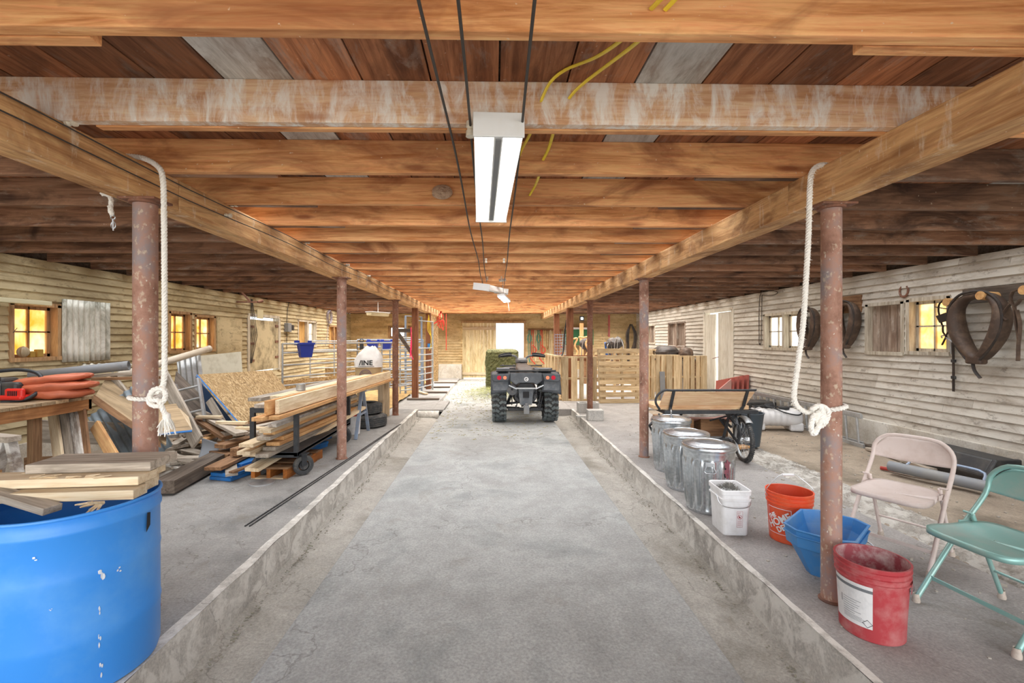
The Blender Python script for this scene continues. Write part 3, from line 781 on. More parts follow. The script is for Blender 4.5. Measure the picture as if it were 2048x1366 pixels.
# yellow flat cable, threaded through holes in the joists (two runs)
def ycab(name, runs, label):
    b = MB()
    for pts in runs: b.tube(smoothpath(pts, .02), .0085, 8, flat=.6)
    return tag(b.build(name, M['yellow'], smooth=True), label, 'cable')
J = JY
ycab('yellow_cable', [[K(1302, 18, 1.355), K(1330, -10, 1.3)], [K(1265, 60, 1.43), K(1238, 84, 1.5), K(1190, 115, 1.68), K(1130, 140, 1.85), K(1100, 165, 1.90), K(1083, 200, 1.938), K(1083, 203, 1.96)],
                     [K(1068, 248, 2.02), K(1058, 272, 2.25), K(1043, 300, 2.45), K(1036, 318, 2.53)]], 'bright yellow electric cable looping between the two front joists')
ycab('yellow_cable', [[K(1330, 20, 1.355), K(1362, -14, 1.3)], [K(1292, 68, 1.43), K(1265, 92, 1.52), K(1215, 130, 1.75), K(1175, 160, 1.88), K(1150, 182, 1.91), K(1138, 197, 1.938)],
                     [K(1110, 248, 2.02), K(1104, 275, 2.3), K(1096, 300, 2.45), K(1086, 320, 2.525)], [K(1078, 352, 2.6), K(1070, 372, 3.0), K(1059, 391, 3.10)]], 'duller yellow electric cable threaded through holes in four joists')
# ceramic knobs on the left girder with wires
for i, (u, v, y) in enumerate([(132, 246, 1.93), (462, 410, 3.13), (450, 431, 3.10), (610, 485, 4.35), (692, 530, 5.7), (735, 552, 6.9)]):
    p = xw(u, v, -1.80)
    o = MB().lathe([(.0, 0), (.013, .0), (.014, .012), (.009, .018), (.009, .024), (.014, .03), (.014, .042), (.0, .044)], 16, M=Matrix.Rotation(R(90), 3, 'Y')).build('insulator_knob', M['ceramic'], loc=tuple(p), smooth=True)
    o.data  # one knob
    tag(o, ['white ceramic knob nearest the camera on the left beam', 'white ceramic knob just past the tied rope, upper of two', 'white ceramic knob just past the tied rope, lower of two', 'small white ceramic knob midway along the left beam', 'small ceramic knob on the left beam above the lumber cart post', 'small ceramic knob furthest along the left beam'][i], 'insulator')
for nm, vz, lab in (('girder_wire', .155, 'thin dark wire running along the upper edge of the left beam'), ('girder_wire', .09, 'thin dark wire running along the middle face of the left beam')):
    pts = [V((-1.785 + .004 * math.sin(i), YF + .1 + i * .45, 2.15 + vz - .012 * math.sin(i * 1.1) + (.02 if i < 4 else 0))) for i in range(26)]
    tag(MB().tube(pts, .0035, 6).build(nm, M['wire'], smooth=True), lab, 'wire')
for i, (u, v, y) in enumerate([(972, 506, 5.2), (1008, 508, 5.2), (975, 552, 6.7), (1003, 552, 6.7)]):
    p = K(u, v, y); p.z = ZJ
    tag(MB().lathe([(.0, 0), (.012, .0), (.013, -.016), (.009, -.02), (.009, -.028), (.013, -.034), (.013, -.05), (0, -.05)], 14).build('insulator_knob', M['ceramic'], loc=tuple(p), smooth=True), ['white ceramic knob under a joist by the left cable, nearer pair', 'white ceramic knob under a joist by the right cable, nearer pair', 'white ceramic knob under a joist by the left cable, farther pair', 'white ceramic knob under a joist by the right cable, farther pair'][i], 'insulator')
# corner knob of the lamp
p = K(941, 262, 1.93); p.z = ZJ
tag(MB().lathe([(0, 0), (.018, 0), (.019, -.022), (.012, -.03), (.019, -.04), (.02, -.062), (0, -.063)], 16).build('insulator_knob', M['ceramic'], loc=tuple(p), smooth=True), 'chipped cream ceramic knob at the corner of the lit lamp', 'insulator')
# wasp nest
o = MB().grid(lambda u, v: V((.07 * math.cos(u * 6.283) * v * (1 + .15 * noise.noise(V((u * 9, v * 9, 0)))), -.02 * (1 - v * v) * (1 + .6 * noise.noise(V((u * 5, v * 5, 2)))), .05 * math.sin(u * 6.283) * v)), 28, 8).build('mud_nest', plain('mud', '#c2a58c', .95, dirt='#8d705a', damt=.7, dscale=30, bump=.8), smooth=True)
o.location = K(884, 384, 3.085); tag(o, 'rough oval mud nest stuck on the fourth joist', 'nest')

# ================================================================== lamps
def striplight(name, label, loc, rot, on, L=1.22, w=.2, group=None):
    t = thing(name, label, 'ceiling light', loc, rot=rot)
    b = MB(); h = .055
    pr = [(-w / 2, -.052), (-w / 2 + .006, -.052), (-.045, h - .012), (-.03, -.02), (.03, -.02), (.045, h - .012), (w / 2 - .006, -.052), (w / 2, -.052), (.06, h), (-.06, h)]
    pr = [(-w / 2, -.03), (-.055, .035), (-.03, .012), (-.018, -.035), (.018, -.035), (.03, .012), (.055, .035), (w / 2, -.03), (w / 2, -.02), (.06, h), (-.06, h), (-w / 2, -.02)]
    b.prism([(x, -L / 2, z) for x, z in pr], (0, L, 0)); b.build('reflector', M['lampw'], t, bevel=.001)
    for s in (-1, 1): MB().bx(-w / 2 - .004, w / 2 + .004, s * L / 2, s * (L / 2 + .012), -.045, h).build('end_plate', M['lampw'], t, bevel=.003)
    MB().bx(-.012, .012, -L / 2 + .03, L / 2 - .03, -.040, -.034).build('centre_strip', M['greyp'], t)
    for s in (-1, 1):
        MB().cyl((s * .055, -L / 2 + .01, -.018), (s * .055, L / 2 - .01, -.018), .019, .019, 14).build('fluorescent_tube', M['glow'] if on else M['lampw'], t, smooth=True)
    return t
t = striplight('fluorescent_lamp', 'lit twin-tube fluorescent lamp hanging from the nearest joists', (0.0, 2.47, 2.262), (R(-1.5), 0, R(1.8)), True)
MB().cyl((-.08, -.55, .03), (-.08, -.55, .09), .003).cyl((.08, .55, .03), (.08, .55, .09), .003).build('hanger', M['wire'], t)
p = K(984, 577, 7.0)
t = striplight('fluorescent_lamp', 'unlit grey twin-tube lamp hanging askew over the middle of the aisle', (p.x, 7.25, 2.20), (R(3), R(8), R(-14)), False, w=.24)
MB().cyl((-.06, -.4, .03), (-.06, -.4, .14), .003).cyl((.06, .4, .03), (.06, .4, .1), .003).build('hanger', M['wire'], t)
p = K(1008, 597, 6.9)
t = thing('led_lamp', 'small brightly lit lamp panel on a chain over the aisle', 'ceiling light', tuple(p), rot=(R(-6), R(-6), R(-12)))
MB().bx(-.055, .055, -.24, .24, -.008, .02).build('housing', M['lampw'], t, bevel=.004)
MB().bx(-.048, .048, -.23, .23, -.014, -.008).build('lamp_panel', M['glow_s'], t)
MB().cyl((0, 0, .02), (.0, 0, .29), .004).bx(-.05, .05, -.03, .03, .27, .3).build('hanger_chain', M['chrome'], t)
MB().cyl((.04, .1, -.01), (.045, .1, -.18), .004).build('pull_cord', M['ropew'], t)
p = K(756, 628, 11.5)
t = thing('vapour_lamp', 'dusty cream wraparound lamp hanging low over the left pens', 'ceiling light', (p.x, 11.5, p.z), rot=(0, 0, R(62)))
MB().prism([(-.32, y, z) for y, z in ((-.1, .03), (-.07, -.05), (.07, -.05), (.1, .03))], (.64, 0, 0)).build('diffuser', plain('dusty_diffuser', '#e3d6b0', .6, dirt='#a3906a', damt=.5), t, bevel=.01)
MB().bx(-.33, .33, -.11, .11, .03, .05).cyl((0, 0, .05), (0, 0, ZJ - p.z), .008).build('canopy_plate', M['lampw'], t)
# bare tube lamp over left window
p = xw(35, 606, XL + .12); q = xw(80, 606, XL + .12)
t = thing('wall_strip_lamp', 'pale strip lamp mounted above the window behind the workbench', 'lamp', tuple(q))
MB().box((0, -.45, 0), (.09, 1.1, .05)).build('housing', plain('dusty_lamp_cream', '#d8d3b2', .6), t, bevel=.006)
MB().box((-.06, -.45, 0), (.05, .06, .05)).build('bracket', M['lampw'], t)
# small flood lamps on far wall right
p = K(1164, 637, 16.2)
t = thing('flood_lamp', 'small black flood lamp glowing on the plank post in the tack area', 'lamp', tuple(p))
MB().box((0, .03, 0), (.16, .07, .17)).build('housing', M['black'], t, bevel=.01)
MB().cyl((0, -.012, 0), (0, -.006, 0), .045, .045, 16).build('lens', M['glow_s'], t)
board('plank_post', V((yw(1163, 700, 16.3).x, 16.3, 0)), K(1163, 646, 16.3), .14, .05, M['fresh'], 'pale upright plank post below the small flood lamp', 'post', up=(0, 1, 0))
# ================================================================== blue drum with offcuts
t = thing('blue_drum', 'cut-open bright blue plastic drum full of scrap boards beside the near left post', 'drum', (-1.835, 2.03, 0), R(0))
r = .305
prof = [(.0, .004), (r - .035, .004), (r - .008, .012), (r, .04), (r + .001, .22), (r + .004, .235), (r + .001, .25), (r, .47), (r + .003, .485), (r, .50), (r, .655), (r + .006, .665), (r + .006, .675), (r + .002, .685), (r + .002, .735)]
crack = 0
def rim(a, i): return 1 + .012 * math.sin(3 * a + .6) + .006 * math.sin(5 * a)
b = MB().lathe(prof, 96, rf=rim)
# a torn V notch below the rim, right side
b.build('shell', M['blue'], t, smooth=True, solid=.008)
b = MB().torus((0, 0, .732), r + .006, .007, seg=96, s2=8)
b.v = [V((p.x * rim(math.atan2(p.y, p.x), 0), p.y * rim(math.atan2(p.y, p.x), 0), p.z)) for p in b.v]
b.build('rim', M['blue'], t, smooth=True)
for zz, mt in ((.668, 'blue_edge'), (.485, 'blue_edge'), (.235, 'white')):
    b = MB(); b.torus((0, 0, zz), r + .0045, .0013, seg=96, s2=5); b.v = [V((p.x * rim(math.atan2(p.y, p.x), 0), p.y * rim(math.atan2(p.y, p.x), 0), p.z + .004 * math.sin(3 * p.x / r))) for p in b.v]
    b.build('scribed_ring', M[mt], t, smooth=True)
b = MB()
for (a, z, w, h) in ((-31, .47, .010, .06), (-32, .33, .004, .04), (-32, .22, .004, .05), (-31, .10, .005, .045), (-66, .6, .008, .012), (-90, .56, .02, .02), (-20, .47, .006, .02), (-70, .1, .014, .006), (-58, .4, .004, .006)):
    for k in range(3):
        aa = R(a + random.uniform(-1, 1)); zz = z + random.uniform(-h, h) * .6; rr = r * rim(aa, 0) + .0075
        pts = []
        for j in range(7):
            q = j / 7 * 6.283; pts.append(V((rr * math.cos(aa + math.cos(q) * w * random.uniform(.3, 1) / rr * .8), rr * math.sin(aa + math.cos(q) * w / rr * .8), zz + math.sin(q) * h * .28 * random.uniform(.5, 1))))
        b.add(pts, [tuple(range(7))])
tag(b.build('paint_splash', plain('white_splash', '#dfe6ee', .7), t), kind='stuff')
# notch: dark triangle opening
a = R(4); rr = r * rim(a, 0) + .009
MB().add([V((rr * math.cos(a + da), rr * math.sin(a + da), z)) for da, z in ((-.03, .66), (.035, .655), (.03, .60), (-.05, .575))], [(0, 1, 2, 3)]).build('tear', M['printblack'], t)

def bp(name, u0, v0, y0, u1, v1, y1, w, th, mat, label, cat='board', up=(0, 0, 1), roll=0, grp=None):
    return board(name, K(u0, v0, y0), K(u1, v1, y1), w, th, M[mat] if isinstance(mat, str) else mat, label, cat, up, grp, roll=roll)
Z = .738
def hb(name, x0, y0, x1, y1, z, w, th, mat, label, z1=None):
    return board(name, (x0, y0, z), (x1, y1, z if z1 is None else z1), w, th, M[mat], label, 'board')
hb('scrap_board', -2.34, 1.955, -1.53, 2.02, Z + .022, .09, .040, 'pale', 'pale split board lying lowest across the front of the blue drum')
hb('scrap_board', -2.40, 2.06, -1.56, 2.13, Z + .024, .09, .042, 'pale', 'pale knotty board lying across the middle of the blue drum')
hb('scrap_board', -2.20, 2.145, -1.60, 2.19, Z + .024, .09, .040, 'pale', 'pale board with an ochre end, under the grey plank at the back of the drum')
hb('scrap_board', -2.38, 2.02, -1.55, 2.09, Z + .066, .13, .038, 'pale', 'splintered cream board with brown bark patches on the blue drum')
hb('scrap_board', -2.10, 2.14, -1.575, 2.18, Z + .068, .13, .038, 'pale', 'clean cream board directly under the weathered grey plank on the drum')
hb('scrap_board', -2.07, 2.16, -1.555, 2.20, Z + .108, .20, .040, 'grey', 'wide weathered grey plank lying on top of the drum pile')
hb('scrap_board', -2.34, 2.02, -1.79, 1.90, Z + .085, .07, .03, 'grey', 'narrow grey board sloping down into the blue drum', Z - .01)
hb('scrap_board', -2.42, 2.25, -2.22, 1.90, Z + .03, .09, .04, 'fresh', 'short board end at the far side of the blue drum')
b = MB()
for i in range(16):
    x = -2.0 + .42 * random.random(); z = Z + .086; y = 2.0 + .03 * random.random(); 
    b.rnd().tube([(x, y, z), (x + random.uniform(.03, .08), y - .01, z + random.uniform(.004, .02))], [.006, .001], 4)
for i in range(7):
    x = -1.66 + .05 * random.random(); b.rnd().tube([(x, 1.93, Z + .005), (x + random.uniform(-.05, .02), 1.88, Z - .035 + .01 * i)], [.008, .003], 4)
tag(b.build('wood_splinters', M['pale'], origin=True), 'torn pale splinters sticking out of the boards on the drum', 'splinters', kind='stuff')

# ================================================================== workbench at left
bz = .84
A = g(198, 790, bz); 
A = V((-3.30, 3.95, 0)); 
zt = .865
t = thing('workbench', 'rough wooden workbench under the left windows holding the chainsaw and tarp', 'workbench', (-3.94, 4.58, 0))
b = MB()
for i in range(15): b.rnd().bx(-1.22, .02, -.13 * (i + 1), -.006 - .13 * i, zt - .028, zt + random.uniform(-.003, .004))
b.build('top', wood('bench_top_wood', '#b59c7a', '#8d7658', '#5d4a38', 'x', bright=.25, white=.2), t)
apw = wood('apron_wood', '#c08a58', '#98643a', '#6a4023', 'y', bright=.05)
MB().rnd().bx(-.03, 0, -1.96, -.0, zt - .13, zt - .03).build('apron', apw, t, bevel=.003)
MB().rnd().bx(-1.2, 0, -.035, -.0, zt - .14, zt - .03).build('apron', M['fresh'], t, bevel=.003)
for x, y in ((-.06, -.05), (-.06, -.50), (-.06, -1.5), (-1.12, -.05), (-1.12, -1.5)):
    MB().rnd().box((x, y, (zt - .03) / 2 - .02), (.05, .085, zt - .03)).build('leg', wood('bench_leg_wood', '#a5805c', '#7d5a3c', '#553a26', 'z'), t, bevel=.003)
bzt = zt
# boards leaning under the bench
for i, (u0, v0, u1, v1, w, mt, lb) in enumerate([(104, 812, 118, 900, .10, 'pale', 'pale board leaning under the workbench, second from the front leg'), (122, 812, 136, 905, .12, 'grey', 'blue-grey board leaning under the middle of the workbench'),
        (140, 812, 158, 905, .13, 'whitew', 'paint-flaked white board leaning under the workbench'), (160, 810, 172, 900, .10, 'brown', 'brown board leaning under the workbench beside the corner leg')]):
    bp('leaning_board', u0, v0, 4.55, u1, v1 + 20, 4.2, w, .025, mt, lb, up=(0, 1, 0))
board('back_plank', (-4.9, 4.95, .45), (-3.5, 4.95, .40), .24, .03, M['grey'], 'wide grey plank standing on edge behind the workbench legs', up=(0, 1, 0))
board('back_plank', (-4.9, 4.9, .12), (-3.6, 4.9, .18), .12, .03, M['brown'], 'brown plank low behind the workbench legs', up=(0, 1, 0))

# chainsaw on bench
p = K(28, 783, 4.22)
t = thing('chainsaw', 'red and black chainsaw lying at the near end of the workbench', 'chainsaw', (p.x, p.y, bzt + .004), R(0))
t.scale = (1.25, 1.25, 1.2)
MB().box((-.02, 0, .075), (.24, .16, .13)).box((-.1, 0, .14), (.16, .13, .06)).build('engine_body', M['blackp'], t, bevel=.02)
MB().box((.095, -.085, .055), (.13, .03, .085)).box((.06, -.06, .03), (.2, .1, .035)).build('side_cover', plain('saw_red', '#d02a22', .35), t, bevel=.014)
MB().box((-.05, -.09, .09), (.09, .02, .10)).build('starter_cover', plain('saw_grey', '#9a9a98', .5), t, bevel=.01)
b = MB()
for k in range(5): b.bx(.06 + k * .014, .066 + k * .014, -.104, -.100, .035, .08)
b.build('vent', M['black'], t)
MB().tube(smoothpath([(.02, -.1, .0), (.16, -.07, .02), (.19, 0, .09), (.15, .03, .19), (.02, .03, .225), (-.12, 0, .215), (-.2, -.02, .19)], .02), .013, 10).build('handle', M['black'], t, smooth=True)
b = MB()
for k in range(6): b.bx(-.2 + k * .03, -.18 + k * .03, -.075, -.06, .15, .18)
b.build('cooling_fin', M['black'], t)
tag(MB().lathe([(0, 0), (.032, 0), (.034, .02), (.02, .032), (0, .034)], 18).build('wedge_piece', plain('yellow_plastic', '#d3a52c', .4), loc=(K(79, 790, 4.30).x, 4.30, bzt + .004), smooth=True), 'small round yellow plastic piece between chainsaw and tarp', 'cap')
# folded tarp
c = K(128, 765, 4.42)
t = thing('folded_tarp', 'folded rust-orange tarpaulin bundle on the workbench', 'tarpaulin', (c.x, 4.36, bzt + .003), R(8))
for i, (x0, x1, z, w, h, tl) in enumerate([(-.20, .27, .052, .38, .11, 0), (-.30, .31, .098, .40, .11, .03), (-.32, .27, .142, .36, .09, .07)]):
    b = MB()
    def fn(u, v, x0=x0, x1=x1, z=z, w=w, h=h, tl=tl, i=i):
        a = u * 6.283; x = x0 + (x1 - x0) * v; e = max(0.0, math.sin(math.pi * v)) ** .22 * (1 - .3 * v ** 3)
        ny = math.copysign(abs(math.cos(a)) ** .6, math.cos(a)); nz = math.copysign(abs(math.sin(a)) ** .8, math.sin(a))
        wr = 1 + .10 * noise.noise(V((x * 6, a, i * 3)))
        return V((x, w / 2 * ny * e * wr, z + tl * v + h / 2 * nz * e * wr + .012 * noise.noise(V((x * 9, ny * 2, i * 7)))))
    b.grid(fn, 28, 30); b.build('fold', M['tarp'], t, smooth=True)
# sill items
p = xw(28, 724, XL + .07); q = xw(21, 700, XL + .07)
t = thing('caulk_tube', 'white and blue caulking tube standing on the window sill', 'tube', (XL + .01, q.y + .05, L1[2] + .03))
MB().cyl((0, 0, 0), (0, 0, .11), .024).build('lower_label', plain('label_blue', '#2f6fb0', .5), t, smooth=True)
MB().cyl((0, 0, .11), (0, 0, .2), .024).build('tube_body', M['white'], t, smooth=True)
MB().cyl((0, 0, .2), (.01, 0, .26), .006, .003, 8).cyl((.01, 0, .25), (.05, .03, .33), .003).build('nozzle', M['wire'], t)
o = MB().grid(lambda u, v: V(((.05 + .01 * math.sin(u * 25)) * math.sin(math.pi * v) ** .5 * math.cos(u * 6.283), (.05 + .012 * math.sin(u * 31)) * math.sin(math.pi * v) ** .5 * math.sin(u * 6.283), .13 * v)), 24, 10).build('plastic_bag', plain('crumpled_film', '#a8977a', .4), loc=(XL + .01, xw(35, 700, XL).y + .05, L1[2] + .03), smooth=True)
tag(o, 'crumpled clear plastic bag on the window sill', 'bag')
tag(MB().box((0, 0, .035), (.05, .06, .07)).box((0, .09, .045), (.05, .07, .09)).build('small_jar', plain('brass_tin', '#a8863c', .5), loc=(XL + .01, xw(60, 700, XL).y, L1[2] + .03), bevel=.008), 'little brass tin on the window sill under the glowing panes', 'tin')

# corrugated sheets
def corr(name, label, w, h, mat, pitch=.08, amp=.013, M4=None, cat='metal sheet'):
    b = MB(); nx = int(w / pitch * 8)
    b.grid(lambda u, v: V((u * w - w / 2, amp * math.sin(u * w / pitch * 6.283), v * h)), nx, 6)
    o = b.build(name, mat, smooth=True, solid=.0015); o.matrix_world = M4; return tag(o, label, cat)
ya = xw(117, 650, XL).y; yb = xw(213, 650, XL).y; za = xw(165, 722, XL).z; zb = xw(165, 602, XL).z
corr('corrugated_sheet', 'tarnished corrugated metal sheet nailed over the window beside the lit panes', yb - ya, zb - za, M['corr'], M4=Matrix.Translation((XL + .05, (ya + yb) / 2, za)) @ Matrix.Rotation(R(-90), 4, 'Z'))
def leancorr(u, v, y, w, h, rx, rz, ry, mat, label):
    p = K(u, v, y); corr('corrugated_sheet', label, w, h, mat, M4=Matrix.Translation(p) @ Matrix.Rotation(R(rz), 4, 'Z') @ Matrix.Rotation(R(ry), 4, 'Y') @ Matrix.Rotation(R(rx), 4, 'X'))
leancorr(296, 925, 4.85, .62, .80, -12, 4, -36, plain('blue_grey_sheet', '#8b979f', .5, .3, dirt='#5f676c', damt=.6, dscale=7), 'blue-grey corrugated sheet leaning diagonally beside the workbench')
leancorr(392, 862, 6.9, .34, 1.12, -8, 5, -10, M['alu'], 'bright corrugated sheet standing behind the small step ladder')
leancorr(170, 745, 5.9, .9, .16, -50, 14, 0, M['corr'], 'low grey corrugated sheet lying behind the orange tarp')
# pipes
def pipe(name, p0, p1, r, mat, label, cap=True):
    t = thing(name, label, 'pipe', tuple(p0))
    d = V(p1) - V(p0); b = MB(); b.lathe([(r, 0), (r, d.length)], 20, M=frame(d) @ Matrix.Rotation(R(90), 3, 'Y')); b.build('barrel', mat, t, smooth=True, solid=.004)
    b = MB(); b.lathe([(r + .003, d.length - .05), (r + .004, d.length), (r - .005, d.length)], 20, M=frame(d) @ Matrix.Rotation(R(90), 3, 'Y')); b.build('socket_end', mat, t, smooth=True)
    return t
pvc = plain('dusty_pvc', '#cfc5b4', .5, dirt='#a3927a', damt=.5)
pipe('plastic_pipe', K(225, 756, 5.6), K(419, 697, 7.2), .045, pvc, 'long cream pipe slanting up below the lit windows')
pipe('plastic_pipe', K(60, 752, 5.0), K(258, 731, 5.3), .05, M['greyp'], 'grey downpipe lying behind the orange tarp')
board('long_plank', K(40, 762, 5.1), K(330, 742, 5.4), .10, .03, M['grey'], 'long grey plank lying behind the tarp below the pipes')
board('long_plank', K(185, 758, 5.0), K(320, 755, 5.1), .05, .03, M['brown'], 'thin brown plank poking out behind the tarp')

# leaning sheets
def sheet(name, pts, th, mat, label, edge=None, cat='panel', uvax=None):
    """flat panel through 3-4 corner points (first edge = long side)"""
    P = [V(p) for p in pts]; x = (P[1] - P[0]); n = x.cross(P[-1] - P[0]).normalized(); o = P[0]
    X = x.normalized(); Y = n.cross(X); fr = Matrix((X, Y, n)).transposed()
    loc = [fr.inverted() @ (p - o) for p in P]
    t = thing(name, label, cat, tuple(o)); t.rotation_mode = 'QUATERNION'; t.rotation_quaternion = fr.to_quaternion()
    MB().prism([(p.x, p.y, -th / 2) for p in loc], (0, 0, th)).build('sheet', mat, t)
    if edge:
        for a, b_ in edge:
            MB().tube([(loc[a].x, loc[a].y, 0), (loc[b_].x, loc[b_].y, 0)], th * .75, 4).build('painted_edge', M['blue_edge'], t)
    return t
sheet('osb_sheet', [K(478, 846, 5.75), K(394, 750, 6.1), K(548, 733, 7.6), K(600, 790, 7.2), K(570, 832, 6.6)], .014, M['osb'], 'large chipboard panel with a bright blue edge, leaning on the lumber heap', edge=[(0, 1)])
sheet('blue_backed_sheet', [K(470, 850, 5.95), K(392, 752, 6.35), K(425, 862, 6.3)], .012, plain('navy_sheet', '#2d5687', .6, dirt='#445566', damt=.4), 'dark blue panel showing beneath the chipboard panel')
sheet('plywood_sheet', [K(186, 800, 4.72), K(332, 890, 4.3), K(332, 822, 5.0), K(215, 752, 5.4)], .018, M['ply'], 'worn plywood sheet leaning from the workbench corner to the post')
sheet('plywood_sheet', [K(185, 805, 4.6), K(320, 895, 4.25), K(320, 882, 4.3), K(190, 790, 4.65)], .03, M['brown'], 'thick brown board edge lying under the leaning plywood sheet')
sheet('plywood_sheet', [K(312, 869, 4.3), K(384, 862, 4.45), K(352, 812, 5.1), K(322, 812, 5.0)], .014, M['ply'], 'small plywood offcut with a blue edge beside the frayed rope', edge=[(0, 1)])
sheet('plywood_sheet', [K(352, 820, 5.0), K(384, 860, 4.6), K(378, 826, 5.2), K(362, 816, 5.3)], .012, M['pale'], 'pale plywood scrap behind the blue-edged offcut')
sheet('white_metal_sheet', [K(386, 780, 7.2), K(486, 770, 8.2), K(478, 704, 8.3), K(396, 712, 7.4)], .012, plain('dusty_white_panel', '#d5d5c6', .35, dirt='#a8a48e', damt=.5, dscale=8), 'dusty white ribbed metal panel leaning against the left wall')
sheet('grey_sheet', [K(345, 792, 6.1), K(410, 855, 5.9), K(405, 790, 6.3), K(352, 742, 6.5)], .014, M['darkw'], 'grey board behind the aluminium step ladder')
board('leaning_board', K(322, 745, 5.6), K(395, 885, 4.9), .16, .03, M['grey'], 'wide grey board leaning behind the frayed rope', up=(0, 1, 0))
board('leaning_board', K(225, 760, 5.3), K(290, 850, 4.8), .13, .03, M['grey'], 'grey board leaning above the plywood sheet', up=(0, 1, 0))
board('leaning_board', K(190, 850, 4.5), K(228, 915, 4.3), .11, .03, M['fresh'], 'yellowish board slanting below the corrugated sheet', up=(0, 1, 0))
board('leaning_board', K(418, 800, 5.95), K(452, 858, 5.75), .10, .02, M['grey'], 'grey board leaning under the chipboard panel', up=(0, 1, 0))
# aluminium ladder
def ladder(name, p0, p1, w, side, n, mat, label, rail=(.025, .07), cat='ladder', rs=.014):
    p0, p1 = V(p0), V(p1); d = p1 - p0; X = d.normalized(); S = V(side); S = (S - X * S.dot(X)).normalized(); Nn = X.cross(S)
    t = thing(name, label, cat, tuple(p0))
    for s in (0, 1):
        o = S * (w * s); b = MB(); b.beam(o, o + d, rail[0], rail[1], up=Nn); b.build('rail', mat, t, bevel=.003)
    for i in range(n):
        q = X * (d.length * (i + .6) / n); MB().cyl(q, q + S * w, rs, rs, 8).build('rung', mat, t, smooth=True)
    return t
ladder('step_ladder', K(350, 768, 5.85), K(364, 866, 5.7), .27, (1, .15, 0), 4, M['alu'], 'grey metal step ladder frame half hidden by the lumber heap', cat='ladder')
# ================================================================== lumber heap (left, between post and cart)
heap = [
 # name,u0,v0,z0,u1,v1,z1,w,t,mat,label
 ('dark_timber', 325, 975, .08, 505, 880, .10, .20, .12, 'darkw', 'long dark timber lying on the floor at the edge of the left slab'),
 ('lumber_board', 425, 938, .13, 590, 860, .16, .17, .035, 'brown', 'brown board with white paint flakes on top of the blue planks'),
 ('lumber_board', 440, 893, .22, 640, 838, .24, .16, .045, 'brown', 'wide brown board lying high across the heap towards the cart'),
 ('lumber_board', 468, 905, .21, 655, 842, .22, .10, .085, 'brown', 'square brown timber beside the wide brown board'),
 ('lumber_board', 395, 838, .42, 455, 876, .26, .12, .04, 'brown', 'brown board tilted down in the middle of the heap'),
 ('lumber_board', 400, 826, .46, 484, 868, .34, .14, .035, 'grey', 'grey-brown board whose squared end points at the cart'),
 ('lumber_board', 394, 834, .46, 443, 834, .46, .06, .03, 'pale', 'short pale stick at the top of the heap under the blue panel'),
 ('lumber_board', 434, 845, .42, 493, 846, .42, .06, .035, 'pale', 'pale stick with a grey end lying across the heap'),
 ('lumber_board', 474, 856, .38, 530, 857, .38, .07, .03, 'pale', 'pale thin stick lying nearest the cart on the heap'),
 ('lumber_board', 396, 884, .22, 437, 868, .24, .09, .03, 'fresh', 'rust-brown board end poking from the heap beside the curled sheet'),
 ('lumber_board', 345, 892, .14, 395, 862, .20, .10, .04, 'grey', 'grey timber end near the post on the heap'),
 ('lumber_board', 330, 872, .22, 355, 871, .22, .10, .04, 'whitew', 'whitish block under the blue-edged offcut'),
 ('lumber_board', 418, 893, .16, 452, 884, .18, .12, .03, 'fresh', 'short orange-brown block low in the heap'),
 ('lumber_board', 428, 905, .13, 465, 912, .12, .12, .06, 'brown', 'broken brown block in front of the square timber'),
 ('lumber_board', 330, 905, .06, 420, 935, .04, .10, .02, 'grey', 'thin grey lath slanting low across the heap near the post'),
 ('lumber_board', 345, 893, .08, 440, 915, .07, .13, .02, 'grey', 'flat grey lath running under the curled sheet'),
 ('lumber_board', 322, 925, .04, 400, 945, .03, .08, .02, 'whitew', 'pale flaked lath on the floor near the post'),
 ('lumber_board', 365, 873, .24, 430, 862, .26, .14, .02, 'darkw', 'dark flat board in the middle of the heap with a blue stripe'),
 ('lumber_board', 500, 870, .30, 590, 838, .36, .15, .03, 'grey', 'greyish plank leaning on the heap below the chipboard'),
 ('lumber_board', 445, 868, .30, 560, 845, .34, .12, .04, 'grey', 'grey plank running behind the pale sticks'),
]
for h in heap:
    nm, u0, v0, z0, u1, v1, z1, w, th, mt, lb = h
    board(nm, g(u0, v0, z0), g(u1, v1, z1), w, th, M[mt], lb, 'board')
fill = [('brown', 'dusty brown scrap plank buried low in the middle of the heap'), ('grey', 'grey scrap plank buried under the heap beside the post')]
for i, (mt, lb) in enumerate(fill):
    a = g(360 + i * 60, 885, .05); board('lumber_board', a, a + V((.5, 1.6, .05)), .25, .05, M[mt], lb, 'board')
# heap base rubble
b = MB()
for i in range(80):
    c = V((random.uniform(-4.3, -2.75), random.uniform(4.9, 7.3), random.uniform(.0, .11))); 
    b.rnd().beam(c, c + V((random.uniform(-.4, .4), random.uniform(-.4, .5), random.uniform(-.05, .08))), random.uniform(.04, .14), .025)
tag(b.build('wood_scraps', M['grey']), 'tangle of small wood scraps filling the underside of the lumber heap', 'scraps', kind='stuff')
# curled sheet
p = g(395, 925, .05)
o = MB().grid(lambda u, v: V((.16 * v - .02 * math.cos(u * 3), .06 * math.sin(u * 2.6) + .05 * v, .02 + .30 * u * (1 - .25 * v))), 14, 10).build('curled_sheet', M['paper'], loc=(p.x, p.y, .0), smooth=True, solid=.002)
tag(o, 'curled smooth grey sheet standing in the lumber heap', 'sheet')
